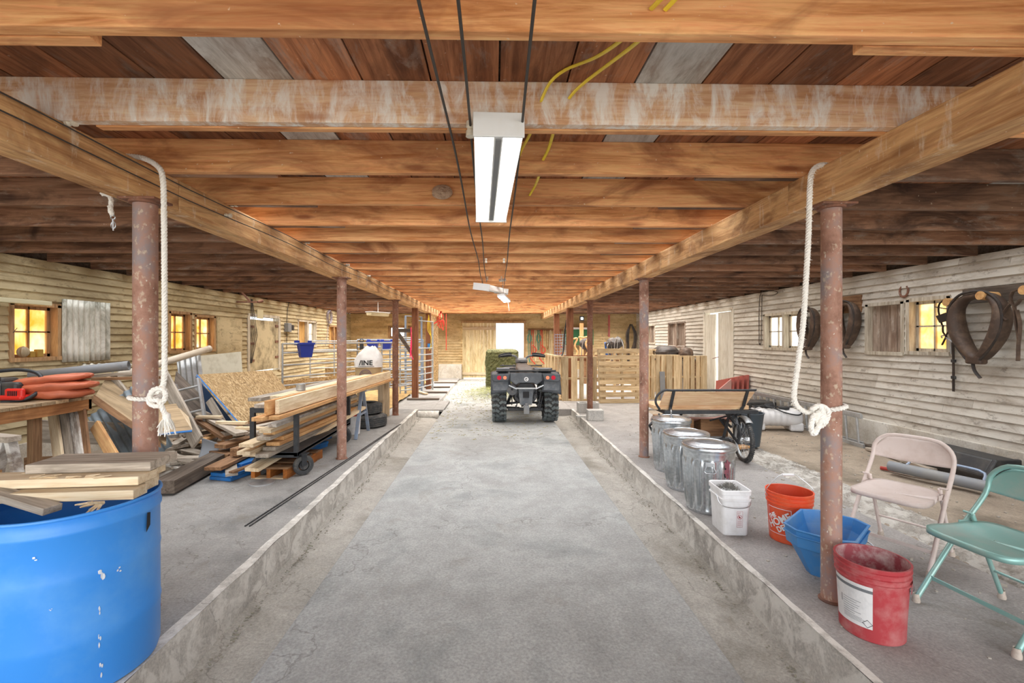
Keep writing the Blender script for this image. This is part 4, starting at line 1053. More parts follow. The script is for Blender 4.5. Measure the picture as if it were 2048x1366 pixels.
# blue foam planks
for i, (z, x, lb) in enumerate([(.02, 0, 'lowest bright blue plank on the floor before the pallet'), (.058, .01, 'upper bright blue plank under the flaked brown board')]):
    a = g(440, 962 - i * 0, 0); a.z = z + .0; board('blue_plank', a + V((x, 0, 0)), a + V((x + .42, 1.5, 0)), .26, .034, M['blue_edge'], lb, 'plank')
a = g(448, 935, .09); board('blue_plank', a + V((.05, .1, 0)), a + V((.5, 1.5, .0)), .2, .03, M['blue_edge'], 'third bright blue plank wedged beside the brown boards', 'plank')
a = g(462, 945, .11); board('lath', a, a + V((.3, 1.0, .02)), .06, .02, M['brown'], 'brown lath lying on the blue planks', 'board')
# orange pallet under long board
a = g(486, 958, 0)
t = thing('low_pallet', 'orange-brown stained pallet on the floor by the cart wheel', 'pallet', (a.x + .08, a.y, 0), R(-3))
for x in (0, .16, .33): MB().rnd().bx(x, x + .04, 0, .85, .0, .10).build('stringer', wood('orange_stained_wood', '#b06a28', '#8a4c18', '#5c3212', 'y'), t)
for k in range(4): MB().rnd().bx(-.01, .38, k * .22, k * .22 + .12, .10, .118).build('deck_board', M['brown'], t)
for k in range(2): MB().rnd().bx(-.0, .37, k * .7, k * .7 + .1, -.0, .012).build('base_board', M['pale'], t)
# ================================================================== black lumber cart
cx0, cx1, cy0, cy1 = -2.48, -2.0, 4.72, 6.45
t = thing('lumber_cart', 'black metal flat cart on rubber wheels loaded with boards', 'cart', ((cx0 + cx1) / 2, (cy0 + cy1) / 2, 0))
O = V(((cx0 + cx1) / 2, (cy0 + cy1) / 2, 0)); w2, l2 = (cx1 - cx0) / 2, (cy1 - cy0) / 2
MB().bx(-w2, w2, -l2, l2, .235, .265).bx(-w2, -w2 + .04, -l2, l2, .22, .27).bx(w2 - .04, w2, -l2, l2, .22, .27).bx(-w2, w2, -l2, -l2 + .04, .21, .27).build('deck', M['black'], t, bevel=.003)
for s in (-1, 1):
    for e in (-1, 1): MB().box((s * (w2 - .02), e * (l2 - .02), .49), (.045, .045, .46)).build('upright', M['black'], t, bevel=.003)
for e in (-1, 1): MB().box((0, e * (l2 - .02), .69), (2 * w2, .04, .045)).build('cross_bar', M['black'], t, bevel=.003)
MB().bx(w2 - .035, w2, -l2, l2, .68, .71).bx(-w2, -w2 + .035, -l2, l2, .68, .71).build('side_rail', M['black'], t, bevel=.003)
MB().bx(-w2 + .05, w2 - .05, l2 - .3, l2 - .28, .27, .52).build('end_panel', M['black'], t)
for s in (-1, 1):
    for e in (-1, 1):
        wc = V((s * (w2 - .05) + (.06 if s > 0 and e < 0 else 0), e * (l2 - .12), .105))
        rz = Matrix.Rotation(R(38 if s * e < 0 else -12), 3, 'Z') @ Matrix.Rotation(R(90), 3, 'X')
        wh = MB().lathe([(.055, -.022), (.075, -.026), (.098, -.02), (.105, 0), (.098, .02), (.075, .026), (.055, .022)], 28, wc, rz).build('wheel', M['rubber'], t, smooth=True)
        MB().lathe([(0, -.03), (.015, -.03), (.018, -.018), (.045, -.022), (.05, 0), (.045, .022), (.018, .018), (.015, .03), (0, .03)], 20, wc, rz).build('hub', M['grease'], wh, smooth=True)
        d = rz @ V((0, 0, 1))
        MB().beam(wc + d * .035, wc + d * .035 + V((0, 0, .115)), .05, .006, up=d).beam(wc - d * .035, wc - d * .035 + V((0, 0, .115)), .05, .006, up=d).box(wc + V((0, 0, .118)), (.09, .09, .012)).build('fork', M['black'], t)
# boards in the cart: rows from the deck up; ends stagger toward the camera
lay = [
 (-2.40, 4.55, .285, -2.36, 6.9, .285, .13, 'pale', 'pale board lowest at the far side of the cart load'),
 (-2.25, 4.50, .285, -2.15, 7.0, .285, .13, 'grey', 'weathered board lowest in the middle of the cart load'),
 (-2.40, 4.45, .325, -2.33, 6.7, .325, .13, 'pale', 'pale board second up at the far side of the cart load'),
 (-2.24, 4.62, .325, -2.12, 7.2, .325, .13, 'grey', 'grey board second up in the middle of the cart load'),
 (-2.40, 4.60, .365, -2.3, 6.6, .365, .12, 'fresh', 'orange-toned board third up at the far side of the cart load'),
 (-2.22, 4.66, .365, -2.1, 7.0, .365, .14, 'fresh', 'orange-toned board third up in the middle of the cart load'),
 (-2.36, 4.42, .405, -2.26, 6.9, .405, .14, 'pale', 'pale clean-ended board halfway up the cart load'),
 (-2.21, 4.75, .405, -2.09, 6.8, .405, .12, 'fresh', 'reddish board halfway up at the near side of the cart load'),
 (-2.26, 4.55, .445, -2.12, 7.1, .455, .14, 'grey', 'wide weathered board above the halfway layer of the cart load'),
 (-2.24, 4.62, .485, -2.1, 6.9, .50, .12, 'fresh', 'orange-brown board near the top of the cart load'),
 (-2.22, 4.50, .525, -2.08, 6.9, .55, .12, 'pale', 'cream board with a bright sawn end near the top of the cart load'),
 (-2.19, 4.58, .565, -2.06, 6.8, .59, .09, 'whitew', 'paint-marked board topmost of the cart load'),
 (-2.36, 4.72, .46, -2.30, 6.6, .46, .10, 'grey', 'grey board at the back edge of the cart load')]
for x0, y0, z0, x1, y1, z1, w, mt, lb in lay: board('cart_board', (x0, y0, z0), (x1, y1, z1), w, .036, M[mt], lb, 'board')
board('long_board', g(503, 940, .135), V((-1.98, 6.9, .40)), .15, .036, M['pale'], 'long pale board sloping from the pallet up into the cart')
# long beams on top of cart and sawhorse
Yn, Yf = 4.25, 8.15
for x0, x1, z, w, h, y0, y1, mt, lb in [(-2.0, -1.83, .785, .04, .13, 4.28, 8.1, 'pale', 'long pale beam on edge nearest the aisle, on top of the cart'), (-2.07, -1.89, .785, .04, .13, 4.22, 8.0, 'fresh', 'long orange-ended beam on edge, second from the aisle on the cart'),
        (-2.0, -1.82, .70, .10, .035, 4.22, 8.15, 'fresh', 'long yellowish board lying flat under the edge beams'), (-2.12, -1.94, .70, .10, .035, 4.15, 8.05, 'fresh', 'long flat board with an orange sawn end under the beams'),
        (-2.19, -2.02, .79, .12, .036, 4.35, 7.9, 'grey', 'grey-brown plank on top beside the edge beams'), (-2.30, -2.12, .80, .14, .036, 4.9, 7.8, 'pale', 'pale plank on top carrying the metal can'),
        (-2.45, -2.27, .80, .14, .036, 4.75, 7.6, 'grey', 'pale grey plank at the far side of the top boards')]:
    board('long_beam', (x0, y0, z + (.005 if h > .1 else 0)), (x1, y1, z + .005), w, h, M[mt], lb, 'beam')
p = K(642, 772, 5.45)
t = thing('metal_can', 'small dull metal can standing on the long planks', 'can', (-2.25, 5.4, .825))
MB().lathe([(0, 0), (.052, 0), (.052, .062), (.055, .066), (.055, .07), (.05, .07), (.048, .06), (0, .055)], 24).build('can_body', M['alu'], t, smooth=True)
# sawhorse
t = thing('metal_sawhorse', 'grey steel A-frame sawhorse propping the far ends of the beams', 'sawhorse', (-1.95, 6.85, 0))
for x in (0, -.62):
    for s in (-1, 1): MB().beam((x, s * .03, .665), (x + .0, s * .33, 0), .045, .03).build('leg', M['greyp'] if 0 else M['gateb'], t, bevel=.003)
    MB().beam((x, -.2, .32), (x, .2, .32), .03, .025).build('brace', M['gateb'], t)
MB().box((-.31, 0, .665), (.75, .07, .05)).build('top_bar', M['alu'], t, bevel=.004)
# tyres
def tyre(name, loc, label, R0=.30, w=.19, rz=0):
    t = thing(name, label, 'tyre', loc, rz)
    pr = [(R0 * .60, w * .10), (R0 * .63, 0), (R0 * .80, -.0), (R0 * .95, w * .10), (R0, w * .22), (R0, w * .5), (R0, w * .78), (R0 * .95, w * .9), (R0 * .80, w), (R0 * .63, w), (R0 * .60, w * .9)]
    MB().lathe(pr, 48).build('sidewall', M['rubber'], t, smooth=True)
    b = MB()
    for j in range(5):
        z = w * (.2 + .15 * j); b.lathe([(R0 + .001, z - .009), (R0 + .006, z - .007), (R0 + .006, z + .007), (R0 + .001, z + .009)], 48, rf=lambda a, i: 1 + .004 * math.sin(a * 40))
    b.build('tread', M['rubber'], t, smooth=True); return t
c = g(757, 875, 0)
tyre('car_tyre', (-2.05, 7.55, 0), 'black car tyre lying flat, lower of the two behind the sawhorse', .29, .2)
tyre('car_tyre', (-2.12, 7.60, .2), 'black car tyre stacked on another behind the sawhorse', .27, .18)
# white bucket with red lid
t = thing('white_pail', 'white pail with a red lid half hidden behind the sawhorse leg', 'pail', (-1.98, 6.72 + .1, 0))
t.location = (-2.12, 6.95, 0)
MB().lathe([(0, 0), (.10, 0), (.118, .27), (.122, .28), (.115, .28), (.1, .02)], 28).build('pail_body', M['white'], t, smooth=True)
MB().lathe([(.125, .275), (.125, .295), (.04, .30), (.035, .33), (0, .332)], 24).build('lid', plain('pail_red', '#cc3a2a', .4), t, smooth=True)
# pale wooden stand + sacks
t = thing('wooden_stand', 'pale rough wooden stand carrying the feed bag near the pens', 'stand', (-2.20, 8.30, 0))
for x in (-.27, .22):
    for y in (-.2, .22): MB().rnd().box((x, y, .32), (.09, .09, .64)).build('leg', wood('pale_leg_wood', '#c9b497', '#a58c6c', '#7d664a', 'z'), t, bevel=.004)
MB().rnd().box((-.02, 0, .66), (.62, .56, .04)).build('top', M['pale'], t, bevel=.004)
MB().rnd().box((-.02, -.2, .58), (.5, .04, .1)).build('rail', M['pale'], t)
def sack(name, label, loc, w, d, h, mat, cat='feed bag', rz=0, top=None, seed=0):
    t = thing(name, label, cat, loc, rz)
    def fn(u, v):
        a = u * 6.283; e = (1 - (abs(v * 2 - 1)) ** 4) ** .35 if 0 < v < 1 else 0
        if v > .5: e *= 1 - .25 * (v - .5) * 2
        k = 1 + .07 * noise.noise(V((math.cos(a) * 2 + seed, math.sin(a) * 2, v * 5)))
        cx, sx = math.cos(a), math.sin(a)
        return V((w / 2 * math.copysign(abs(cx) ** .7, cx) * e * k, d / 2 * math.copysign(abs(sx) ** .7, sx) * e * k, h * v + .01 * noise.noise(V((a, v * 6, seed)))))
    MB().grid(fn, 36, 22).build('bag_body', mat, t, smooth=True); return t
tan = plain('tan_sack_paper', '#bda57e', .7, dirt='#a58c64', damt=.3); wp = plain('white_sack_film', '#e6e6e6', .3, dirt='#c9c9c9', damt=.5, dscale=12)
t = sack('feed_bag', 'tan and white feed bag with black lettering standing above the lumber', (-2.19, 8.05, .685), .44, .30, .58, tan)
def topfn(u, v):
    a = u * 6.283; z = .25 + .36 * v; e = [1.03, 1.02, .9, .62, .25][min(4, int(v * 4.99))] if 0 else (1.10 - .75 * v ** 2.6)
    k = 1 + .10 * noise.noise(V((math.cos(a) * 3, math.sin(a) * 3, v * 4)))
    return V((.215 * math.copysign(abs(math.cos(a)) ** .7, math.cos(a)) * e * k + .04 * v, .155 * math.copysign(abs(math.sin(a)) ** .7, math.sin(a)) * e * k, z + .02 * noise.noise(V((a * 2, v * 5, 2))) * v))
MB().grid(topfn, 40, 14).build('plastic_top', wp, t, smooth=True)
text_mb('/INE', .115, lambda x, y: V((x + .01, -.182 - 0 * x, .325 + y)), bold=.003, sx=1.1).build('lettering', M['printblack'], t)
b = MB()
for k in range(26): b.bx(-.12 + k * .0105, -.114 + k * .0105, -.181, -.180, .262, .273)
b.build('small_print', M['printblack'], t)
b = MB().torus((0, -.166, .11), .10, .005, Matrix.Rotation(R(90), 3, 'X'), 32, 6).torus((0, -.166, .11), .08, .003, Matrix.Rotation(R(90), 3, 'X'), 32, 6)
for k in range(4): b.bx(-.06 + .01 * k, .06 - .01 * k, -.167, -.165, .15 - k * .02, .157 - k * .02)
b.build('round_emblem', plain('emblem_mauve', '#6d5577', .6), t)
# ring lid on floor, rods on the floor
c = g(524, 966, 0)
o = MB().lathe([(0, .004), (.08, .005), (.10, .006), (.112, .012), (.118, .010), (.118, 0)], 40).build('metal_disc', M['alu'], loc=(c.x, c.y, 0), smooth=True); tag(o, 'flat round metal lid lying on the floor near the pallet', 'lid')
for i, (u, lb) in enumerate([(0, 'thin dark rod on the floor past the cart, nearer the cart'), (9, 'thin dark rod on the floor past the cart, nearer the curb')]):
    a, b_ = g(490 + u, 1052, .006), g(800 + u * .3, 848, .006)
    tag(MB().tube([a, (a + b_) / 2 + V((.01, 0, 0)), b_], .006, 6).build('steel_rod', M['grease'], smooth=True), lb, 'rod')
# small old sawhorse at left edge
t = thing('old_trestle', 'old paint-flaked trestle standing in front of the workbench', 'trestle', tuple(g(52, 925, .0) * 1), 0)
t.location = (-3.42, 3.3, 0)
for q in (V((0, 0, 0)), V((-.62, .2, 0))):
    MB().beam(q + V((.02, 0, .70)), q + V((.20, -.03, 0)), .06, .035).build('leg', M['whitew'], t, bevel=.003)
    MB().beam(q + V((-.02, 0, .70)), q + V((-.20, .03, 0)), .06, .035).build('leg', M['whitew'], t, bevel=.003)
MB().rnd().beam((.06, -.02, .72), (-.7, .22, .72), .09, .04).build('top_rail', M['grey'], t, bevel=.003)
b = ground(-3.62, -3.2, 3.3, 6.2, lambda x, y: .004 - .10 * (abs(x + 3.38) / .24) ** 3 + .03 * noise.noise(V((x * 9, y * 9, 0))) + .012 * noise.noise(V((x * 30, y * 30, 0))), 50, 300)
tag(b.build('rubble_edge', dirt_r, smooth=True), 'whitish crumbling edge of the left slab under the dark timber', 'rubble', kind='stuff')
o = MB().tube(smoothpath([(0, 0, .02), (.1, .05, .10), (.22, .0, .12), (.28, -.1, .03)], .03), .02, 8).box((.12, 0, .02), (.3, .2, .03)).build('stirrup_bracket', M['blackp'], loc=(K(95, 915, 3.9).x, 3.9, 0)); tag(o, 'black metal bracket on the ground by the trestle', 'bracket')
# ================================================================== stock panels
def gate(name, label, p0, p1, z0, z1, rails, uprights, mat=None, r=.019, zs=None, group=None):
    p0, p1 = V(p0), V(p1); t = thing(name, label, 'stock panel', tuple(p0)); d = p1 - p0; mat = mat or M['gate']
    b = MB().tube([(0, 0, z0), (0, 0, z1)], r, 10); b.tube([d + V((0, 0, z0)), d + V((0, 0, z1))], r, 10); b.build('end_post', mat, t, smooth=True)
    for i in range(rails):
        z = zs[i] if zs else z0 + .08 + (z1 - z0 - .08) * i / (rails - 1); MB().tube([(0, 0, z), d + V((0, 0, z))], r * .85, 8).build('rail', mat, t, smooth=True)
    for k in uprights: MB().box(d * k + V((0, 0, (z0 + z1) / 2)), (.03, .03, z1 - z0)).build('upright', mat, t)
    return t
ZS = [.25, .40, .55, .71, .93, 1.16, 1.33]
gate('pen_fence', 'galvanized pen panel with the navy bucket hooked on its top rail', (-3.93, 8.62, 0), (-2.10, 11.9, 0), .05, 1.34, 7, [.35, .7], zs=ZS)
gate('pen_fence', 'galvanized pen panel closing the far side of the pen, hung with two blue buckets', (-3.9, 13.2, 0), (-2.0, 13.0, 0), .05, 1.40, 7, [.5], mat=M['gateb'])
gate('pen_fence', 'long galvanized pen panel running along the left wall side', (-5.0, 12.6, 0), (-3.9, 13.2, 0), .05, 1.36, 6, [.5])
gate('narrow_gate', 'narrow galvanized gate just left of the nearer timber post', (-2.35, 11.55, 0), (-1.98, 11.9, 0), .05, 1.45, 9, [])
# tall arch frame gates
def arch(label, x0, y0, x1, y1, h, rails, mat):
    t = thing('walk_through_gate', label, 'gate frame', (x0, y0, 0)); d = V((x1 - x0, y1 - y0, 0))
    MB().tube([(0, 0, 0), (0, 0, h), d + V((0, 0, h)), d], .028, 8).build('arch', mat, t)
    for i in range(rails): z = .15 + i * .17; MB().tube([(0, 0, z), d + V((0, 0, z))], .016, 8).build('rung', mat, t, smooth=True)
    return t
arch('tall galvanized walk-through frame beside the nearer timber post', -2.3, 12.0, -1.98, 12.6, 2.02, 8, M['gateb'])
arch('tall white walk-through frame between the two timber posts', -1.98, 11.9, -1.72, 12.9, 1.9, 7, M['gate'])
# floor sleepers by the posts
for i, (x, y, lb) in enumerate([(-1.6, 10.75, 'dark wooden sleeper at the foot of the nearer timber post'), (-1.55, 12.1, 'dark wooden sleeper on the slab between the timber posts'), (-1.6, 13.4, 'dark wooden sleeper by the far timber post'), (-1.5, 14.8, 'dark wooden sleeper farthest along the raised slab')]):
    board('floor_sleeper', (x - .42, y, .022), (x + .32, y, .022), .12, .04, M['darkw'], lb, 'sleeper')
board('wedge_plank', (-2.0, 12.2, .03), (-1.72, 11.7, .03), .1, .04, M['pale'], 'pale plank on the slab beside the white gate frame')
# pen kick-boards (osb/straw)
tag(ground(-5.2, -2.1, 9.0, 15.8, lambda x, y: .03 + .06 * noise.noise(V((x * 2, y * 2, 0))) + .03 * noise.noise(V((x * 9, y * 9, 0))), 60, 90).build('pen_bedding', plain('old_straw_bedding', '#a58858', .95, dirt='#6e5838', damt=.7, dscale=9, bump=1), smooth=True), 'golden brown straw bedding covering the pen floor', 'straw', kind='stuff')
board('kick_board', (-5.1, 14.0, .28), (-2.0, 13.3, .28), .5, .02, M['osb'], 'chipboard kick board along the bottom of the far pen panel', 'panel', up=(-.2, 1, 0))
board('kick_board', (-4.9, 10.6, .25), (-3.6, 13.4, .25), .42, .02, M['osb'], 'chipboard kick board inside the pen along its left side', 'panel', up=(1, .3, 0))
def hook_bucket(name, label, loc, rz, mat, w=.28, d=.24, h=.24):
    t = thing(name, label, 'feed bucket', loc, rz)
    def sec(z, k): return [V((-w / 2 * k, -d / 2 * k, z)), V((w / 2 * k, -d / 2 * k, z)), V((w / 2 * k, d / 2 * k, z)), V((-w / 2 * k, d / 2 * k, z))]
    b = MB(); s1, s0 = sec(0, .72), sec(h, 1.0); b.add(s1 + s0, [(0, 1, 2, 3), (0, 1, 5, 4), (1, 2, 6, 5), (2, 3, 7, 6), (3, 0, 4, 7)]); b.build('bucket_body', mat, t, solid=.006, bevel=.012)
    MB().bx(-w / 2 - .01, w / 2 + .01, -d / 2 - .015, -d / 2, h - .03, h + .01).bx(-w / 2 - .04, -w / 2 + .06, d / 2, d / 2 + .015, h - .04, h + .05).bx(w / 2 - .06, w / 2 + .02, d / 2, d / 2 + .015, h - .04, h + .05).build('hanging_lip', mat, t, bevel=.004)
    return t
p = K(620, 702, 8.75); hook_bucket('hook_feeder', 'navy blue plastic feeder hooked over the nearest pen panel', (K(611, 702, 8.95).x, 8.95, 1.07), R(40), M['navy'], .27, .2, .27)
for i, (u, lb) in enumerate([(745, 'small blue bucket on the far pen panel, nearest the corner'), (772, 'small blue bucket on the far pen panel, above the feed bag')]):
    hook_bucket('hook_feeder', lb, (K(u, 690, 12.9).x, 12.93, 1.12), 0, M['navy'], .30, .2, .24)
# items on the left wall
p = xw(572, 655, XL + .03)
t = thing('electrical_box', 'dark electrical box on the left wall with a conduit above it', 'switch box', tuple(p))
MB().box((.05, 0, 0), (.1, .2, .22)).build('box', M['greyp'], t, bevel=.006); MB().box((.07, .16, 0), (.1, .1, .14)).build('outlet', M['wire'], t, bevel=.01)
MB().tube(smoothpath([(.02, 0, .11), (.02, .04, .45), (.02, .1, .6), (.02, .02, .72)], .05), .008, 6).tube([(.02, 0, -.1), (.02, 0, -.55)], .008, 6).build('conduit', M['wire'], t)
p = xw(657, 634, XL + .05)
t = thing('coiled_hose', 'coil of grey cord hanging high on the left wall', 'cord', tuple(p))
b = MB()
for k in range(5): b.torus((.0 + k * .012, .01 * k, 0), .17 + .012 * math.sin(k * 2), .008, Matrix.Rotation(R(90), 3, 'Y'), 30, 6, sx=1.15)
b.tube(smoothpath([(0, 0, -.15), (.02, -.15, -.5), (0, -.25, -.9)], .05), .008, 6); b.build('coil', plain('mauve_cord', '#8d8694', .6), t, smooth=True)
p = xw(475, 604, XL + .05)
t = thing('shelf_bracket', 'rusty iron bracket jutting from the left wall near the door', 'bracket', tuple(p))
MB().box((.2, 0, 0), (.42, .05, .03)).beam((.02, 0, .28), (.26, 0, .0), .03, .03).cyl((.42, 0, 0), (.5, .04, .03), .03).build('arm', M['rust2'], t)
p = xw(520, 628, XL + .04)
tag(MB().box((0, 0, 0), (.02, .26, .2)).build('wall_notice', plain('faded_card', '#cfc6a4', .8), loc=tuple(p), bevel=.002), 'small faded card above the mouldy left door', 'card')
b = MB()
for k in range(4): b.tube([V((XL + .05, xw(497 + k, 650, XL).y, 2.28)), V((XL + .06, xw(497 + k * 2, 650, XL).y + .04 * k, 1.5)), V((XL + .05, xw(496 + k, 650, XL).y, .9))], .006, 6)
tag(b.build('hanging_cords', M['wire'], smooth=True), 'bunch of dark cords running down beside the mouldy door', 'cord')
# red strap at the end of left girder, yellow cord on the post, pink twine
b = MB(); p = yw(880, 640, 14.9)
for k in range(4): b.tube(smoothpath([p + V((.02 * k, 0, .28)), p + V((.12 * math.sin(k * 2), 0, .05)), p + V((-.2 + .1 * k, 0, -.12 - .07 * k)), p + V((.1, 0, .0)), p + V((.14, 0, -.2))], .03), .013, 6)
b.tube([p + V((.2, 0, .2)), p + V((.2, 0, -.75)), p + V((.2, 0, -.98))], .013, 6)
tag(b.build('red_strap', M['redst'], smooth=True), 'tangled red strap hanging from the far end of the left beam', 'strap')
b = MB(); x, y = -1.77, 13.02
for k in range(3): b.tube(smoothpath([(x, y, 2.1), (x + .05 - .04 * k, y - .03, 1.7), (x + .07 + .03 * k, y - .03, 1.35), (x + .02, y, 1.1)], .05), .008, 6)
b.v = [V((p.x - .06, p.y - .09, p.z)) for p in b.v]
tag(b.build('looped_cord', M['yellow'], smooth=True), 'yellow cord looped down the farther timber post', 'cord')
tag(MB().box((0, 0, 0), (.09, .02, .1)).build('blue_tag', plain('tag_blue', '#2f78c0', .5), loc=(-1.83, 13.01, 1.24)), 'small blue box on the farther timber post', 'switch')
p = yw(822, 690, 10.8); tag(MB().tube(smoothpath([p + V((0, 0, .42)), p + V((.01, 0, 0)), p + V((.0, 0, -.2)), p + V((.05, 0, -.34))], .05), .011, 6).tube([p + V((0, 0, .1)), p + V((-.02, 0, -.3))], .011, 6).build('pink_twine', M['pink'], smooth=True), 'bright pink twine hanging from the bracket of the timber post', 'twine')
p = K(724, 690, 12.8); tag(MB().box((0, -.03, -.02), (.1, .05, .26)).torus((0, -.03, .12), .05, .012, Matrix.Rotation(R(90), 3, 'X')).build('halter', M['black'], loc=tuple(p), bevel=.02), 'black halter hanging on the far pen rails', 'halter')
# gutter end pieces
c = g(866, 830, -.05)
t = thing('drain_pipe', 'short whitish concrete pipe mouth closing the left gutter', 'pipe', (-1.28, 9.22, -.10))
MB().lathe([(.075, -.24), (.085, -.24), (.085, .18), (.065, .18), (.065, -.2)], 20, M=Matrix.Rotation(R(90), 3, 'Y')).build('pipe_body', M['conc_w'], t, smooth=True)
# ================================================================== galvanized bins
def bin_(x, y, r, h, label, lidh=False, red=False, rz=0, lidoff=0):
    t = thing('trash_can', label, 'bin', (x, y, 0), rz, 'galvanized bins in a row')
    rb = r * .84; n = 16
    def fl(a, i):
        return 1 + (.022 * max(-.6, math.sin(a * n)) if 3 <= i <= 10 else 0)
    prof = [(0, .012), (rb - .01, .012), (rb, 0), (rb + .004, .008), (rb + .002, .03)]
    for k in range(8): q = k / 7; prof.append((rb + (r - rb) * (.08 + .72 * q), .045 + (h * .76 - .045) * q))
    prof += [(r * .975, h * .80), (r * .985, h * .83), (r * .975, h * .855), (r * .985, h * .88), (r * .98, h * .91), (r * .985, h * .95)]
    def fl2(a, i):
        return 1 + (.06 * max(-.5, math.sin(a * n)) if 5 <= i <= 12 else 0)
    MB().lathe(prof, 176, rf=fl2).build('can_body', M['galv'], t, smooth=True)
    lp = [(r * .985, h * .925), (r * 1.035, h * .93), (r * 1.045, h * .94), (r * 1.04, h * .985), (r * 1.01, h * 1.0), (r * .9, h * 1.0), (r * .86, h * 1.008), (r * .62, h * 1.035), (r * .6, h * 1.028), (r * .3, h * 1.045), (0, h * 1.05)]
    ld = MB().lathe(lp, 64).build('lid', M['galv'], t, smooth=True)
    if lidh: MB().tube(smoothpath([(-.045, 0, h * 1.04), (-.04, 0, h * 1.04 + .055), (.04, 0, h * 1.04 + .055), (.045, 0, h * 1.04)], .01), .008, 8, flat=1.5).build('lid_handle', M['chrome'], ld, smooth=True)
    for a in (-1.95, 1.2):
        c, s_ = math.cos(a), math.sin(a); T = V((-s_, c, 0)); N = V((c, s_, 0)); q = N * (r * .96); zz = h * .76
        MB().beam(q + T * -.035 + V((0, 0, zz)), q + T * .035 + V((0, 0, zz)), .025, .03).tube([q + N * .012 + T * d + V((0, 0, zz + e)) for d, e in ((-.022, 0), (-.03, -.03), (-.045, -.055), (-.03, -.068), (.03, -.068), (.045, -.055), (.03, -.03), (.022, 0))], .004, 8).build('side_handle', M['chrome'], t, smooth=True)
    if red:
        b = MB()
        for k in range(60):
            a = -1.25 + random.uniform(-.13, .13); z = h * random.uniform(.55, .80); rr = (rb + (r - rb) * (z / h)) * 1.025 + .002
            w_, h_ = .008, random.uniform(.012, .03)
            b.add([V((rr * math.cos(a + dx / rr), rr * math.sin(a + dx / rr), z + dz)) for dx, dz in ((-w_, 0), (w_, 0), (w_ * .6, h_), (-w_ * .6, h_))], [(0, 1, 2, 3)])
        b.build('red_smudge', plain('maroon_smear', '#8d5560', .7), t)
    return t
bin_(1.80, 3.83, .205, .545, 'galvanized bin nearest the camera, with a reddish paint smudge', red=True)
bin_(1.84, 4.38, .205, .530, 'galvanized bin in the middle of the row of three', rz=R(25))
bin_(1.93, 4.98, .200, .560, 'galvanized bin at the back of the row, with its lid handle upright', lidh=True, rz=R(70))

# ================================================================== white square bucket
def rsq(w, d, r, n=6):
    pts = []
    for cx, cy, a0 in ((w / 2 - r, d / 2 - r, 0), (-w / 2 + r, d / 2 - r, 90), (-w / 2 + r, -d / 2 + r, 180), (w / 2 - r, -d / 2 + r, 270)):
        for k in range(n + 1): a = R(a0 + 90 * k / n); pts.append((cx + r * math.cos(a), cy + r * math.sin(a)))
    return pts
def loft(secs):
    b = MB(); n = len(secs[0]); vs = [V(p) for s in secs for p in s]
    fs = [(i * n + k, i * n + (k + 1) % n, (i + 1) * n + (k + 1) % n, (i + 1) * n + k) for i in range(len(secs) - 1) for k in range(n)]
    return b.add(vs, fs)
t = thing('square_pail', 'white square pail of dusty clippings with a small warning label', 'bucket', (1.755, 3.40, 0), R(-3))
S = [(.175, .215, 0), (.178, .22, .004), (.195, .24, .245), (.210, .255, .25), (.212, .257, .262), (.198, .243, .266), (.199, .244, .29), (.214, .26, .295), (.216, .262, .325), (.208, .254, .33), (.198, .244, .326), (.19, .236, .28)]
b = loft([[(x, y, z) for x, y in rsq(w_, d_, .028)] for w_, d_, z in S]); n = len(rsq(1, 1, .1)); b.add([V((x, y, .0)) for x, y in rsq(.175, .215, .028)], [tuple(range(n))])
b.add([V((x, y, .278)) for x, y in rsq(.188, .234, .026)], [tuple(range(n))])
b.build('pail_body', M['white'], t, smooth=True)
b = MB()
for k in range(420):
    x, y = random.gauss(-.0, .045), random.gauss(.02, .055)
    if abs(x) > .085 or abs(y) > .105: continue
    z = .28 + .05 * math.exp(-(x * x + y * y) / .003); a = random.uniform(0, 3.14); L = random.uniform(.008, .02)
    b.tube([(x - L * math.cos(a), y - L * math.sin(a), z + random.uniform(-.01, .01)), (x + L * math.cos(a), y + L * math.sin(a), z + random.uniform(0, .03))], .0013, 3)
tag(b.build('clippings', plain('grey_clippings', '#6d6c68', .9, dirt='#b9b5aa', damt=.8, dscale=60), t), kind='stuff')
MB().tube(smoothpath([(-.105, -.02, .27), (-.108, -.10, .225), (-.06, -.142, .212), (.06, -.140, .214), (.108, -.1, .24), (.105, -.02, .27)], .02), .0028, 6).build('wire_handle', M['chrome'], t, smooth=True)
b = MB(); y = -.1225; tilt = lambda x, z: V((x, -.111 - .0105 * z / .25 - .0012, z))
def q4(b, x0, x1, z0, z1): b.add([tilt(x0, z0), tilt(x1, z0), tilt(x1, z1), tilt(x0, z1)], [(0, 1, 2, 3)])
for x0, x1, z0, z1 in ((-.0, .042, .062, .0635), (-.0, .042, .176, .1775), (-.0, .0012, .062, .177), (.041, .0422, .062, .177)): q4(b, x0, x1, z0, z1)
for k in range(3): q4(b, .004, .03 - .006 * k, .168 - .006 * k, .1695 - .006 * k)
for k in range(9): q4(b, .006, .036, .112 - .005 * k, .1130 - .005 * k)
for k in range(24):
    a, a2 = k / 24 * 6.283, (k + 1) / 24 * 6.283; b.add([tilt(.021 + r_ * math.cos(w_), .135 + r_ * math.sin(w_)) for r_, w_ in ((.0165, a), (.0165, a2), (.0140, a2), (.0140, a))], [(0, 1, 2, 3)])
b.add([tilt(.010, .146), tilt(.013, .148), tilt(.033, .124), tilt(.030, .122)], [(0, 1, 2, 3)])
b.add([tilt(.013, .128), tilt(.028, .128), tilt(.026, .136), tilt(.020, .143), tilt(.014, .136)], [(0, 1, 2, 3, 4)])
b.build('warning_label', M['printred'], t)

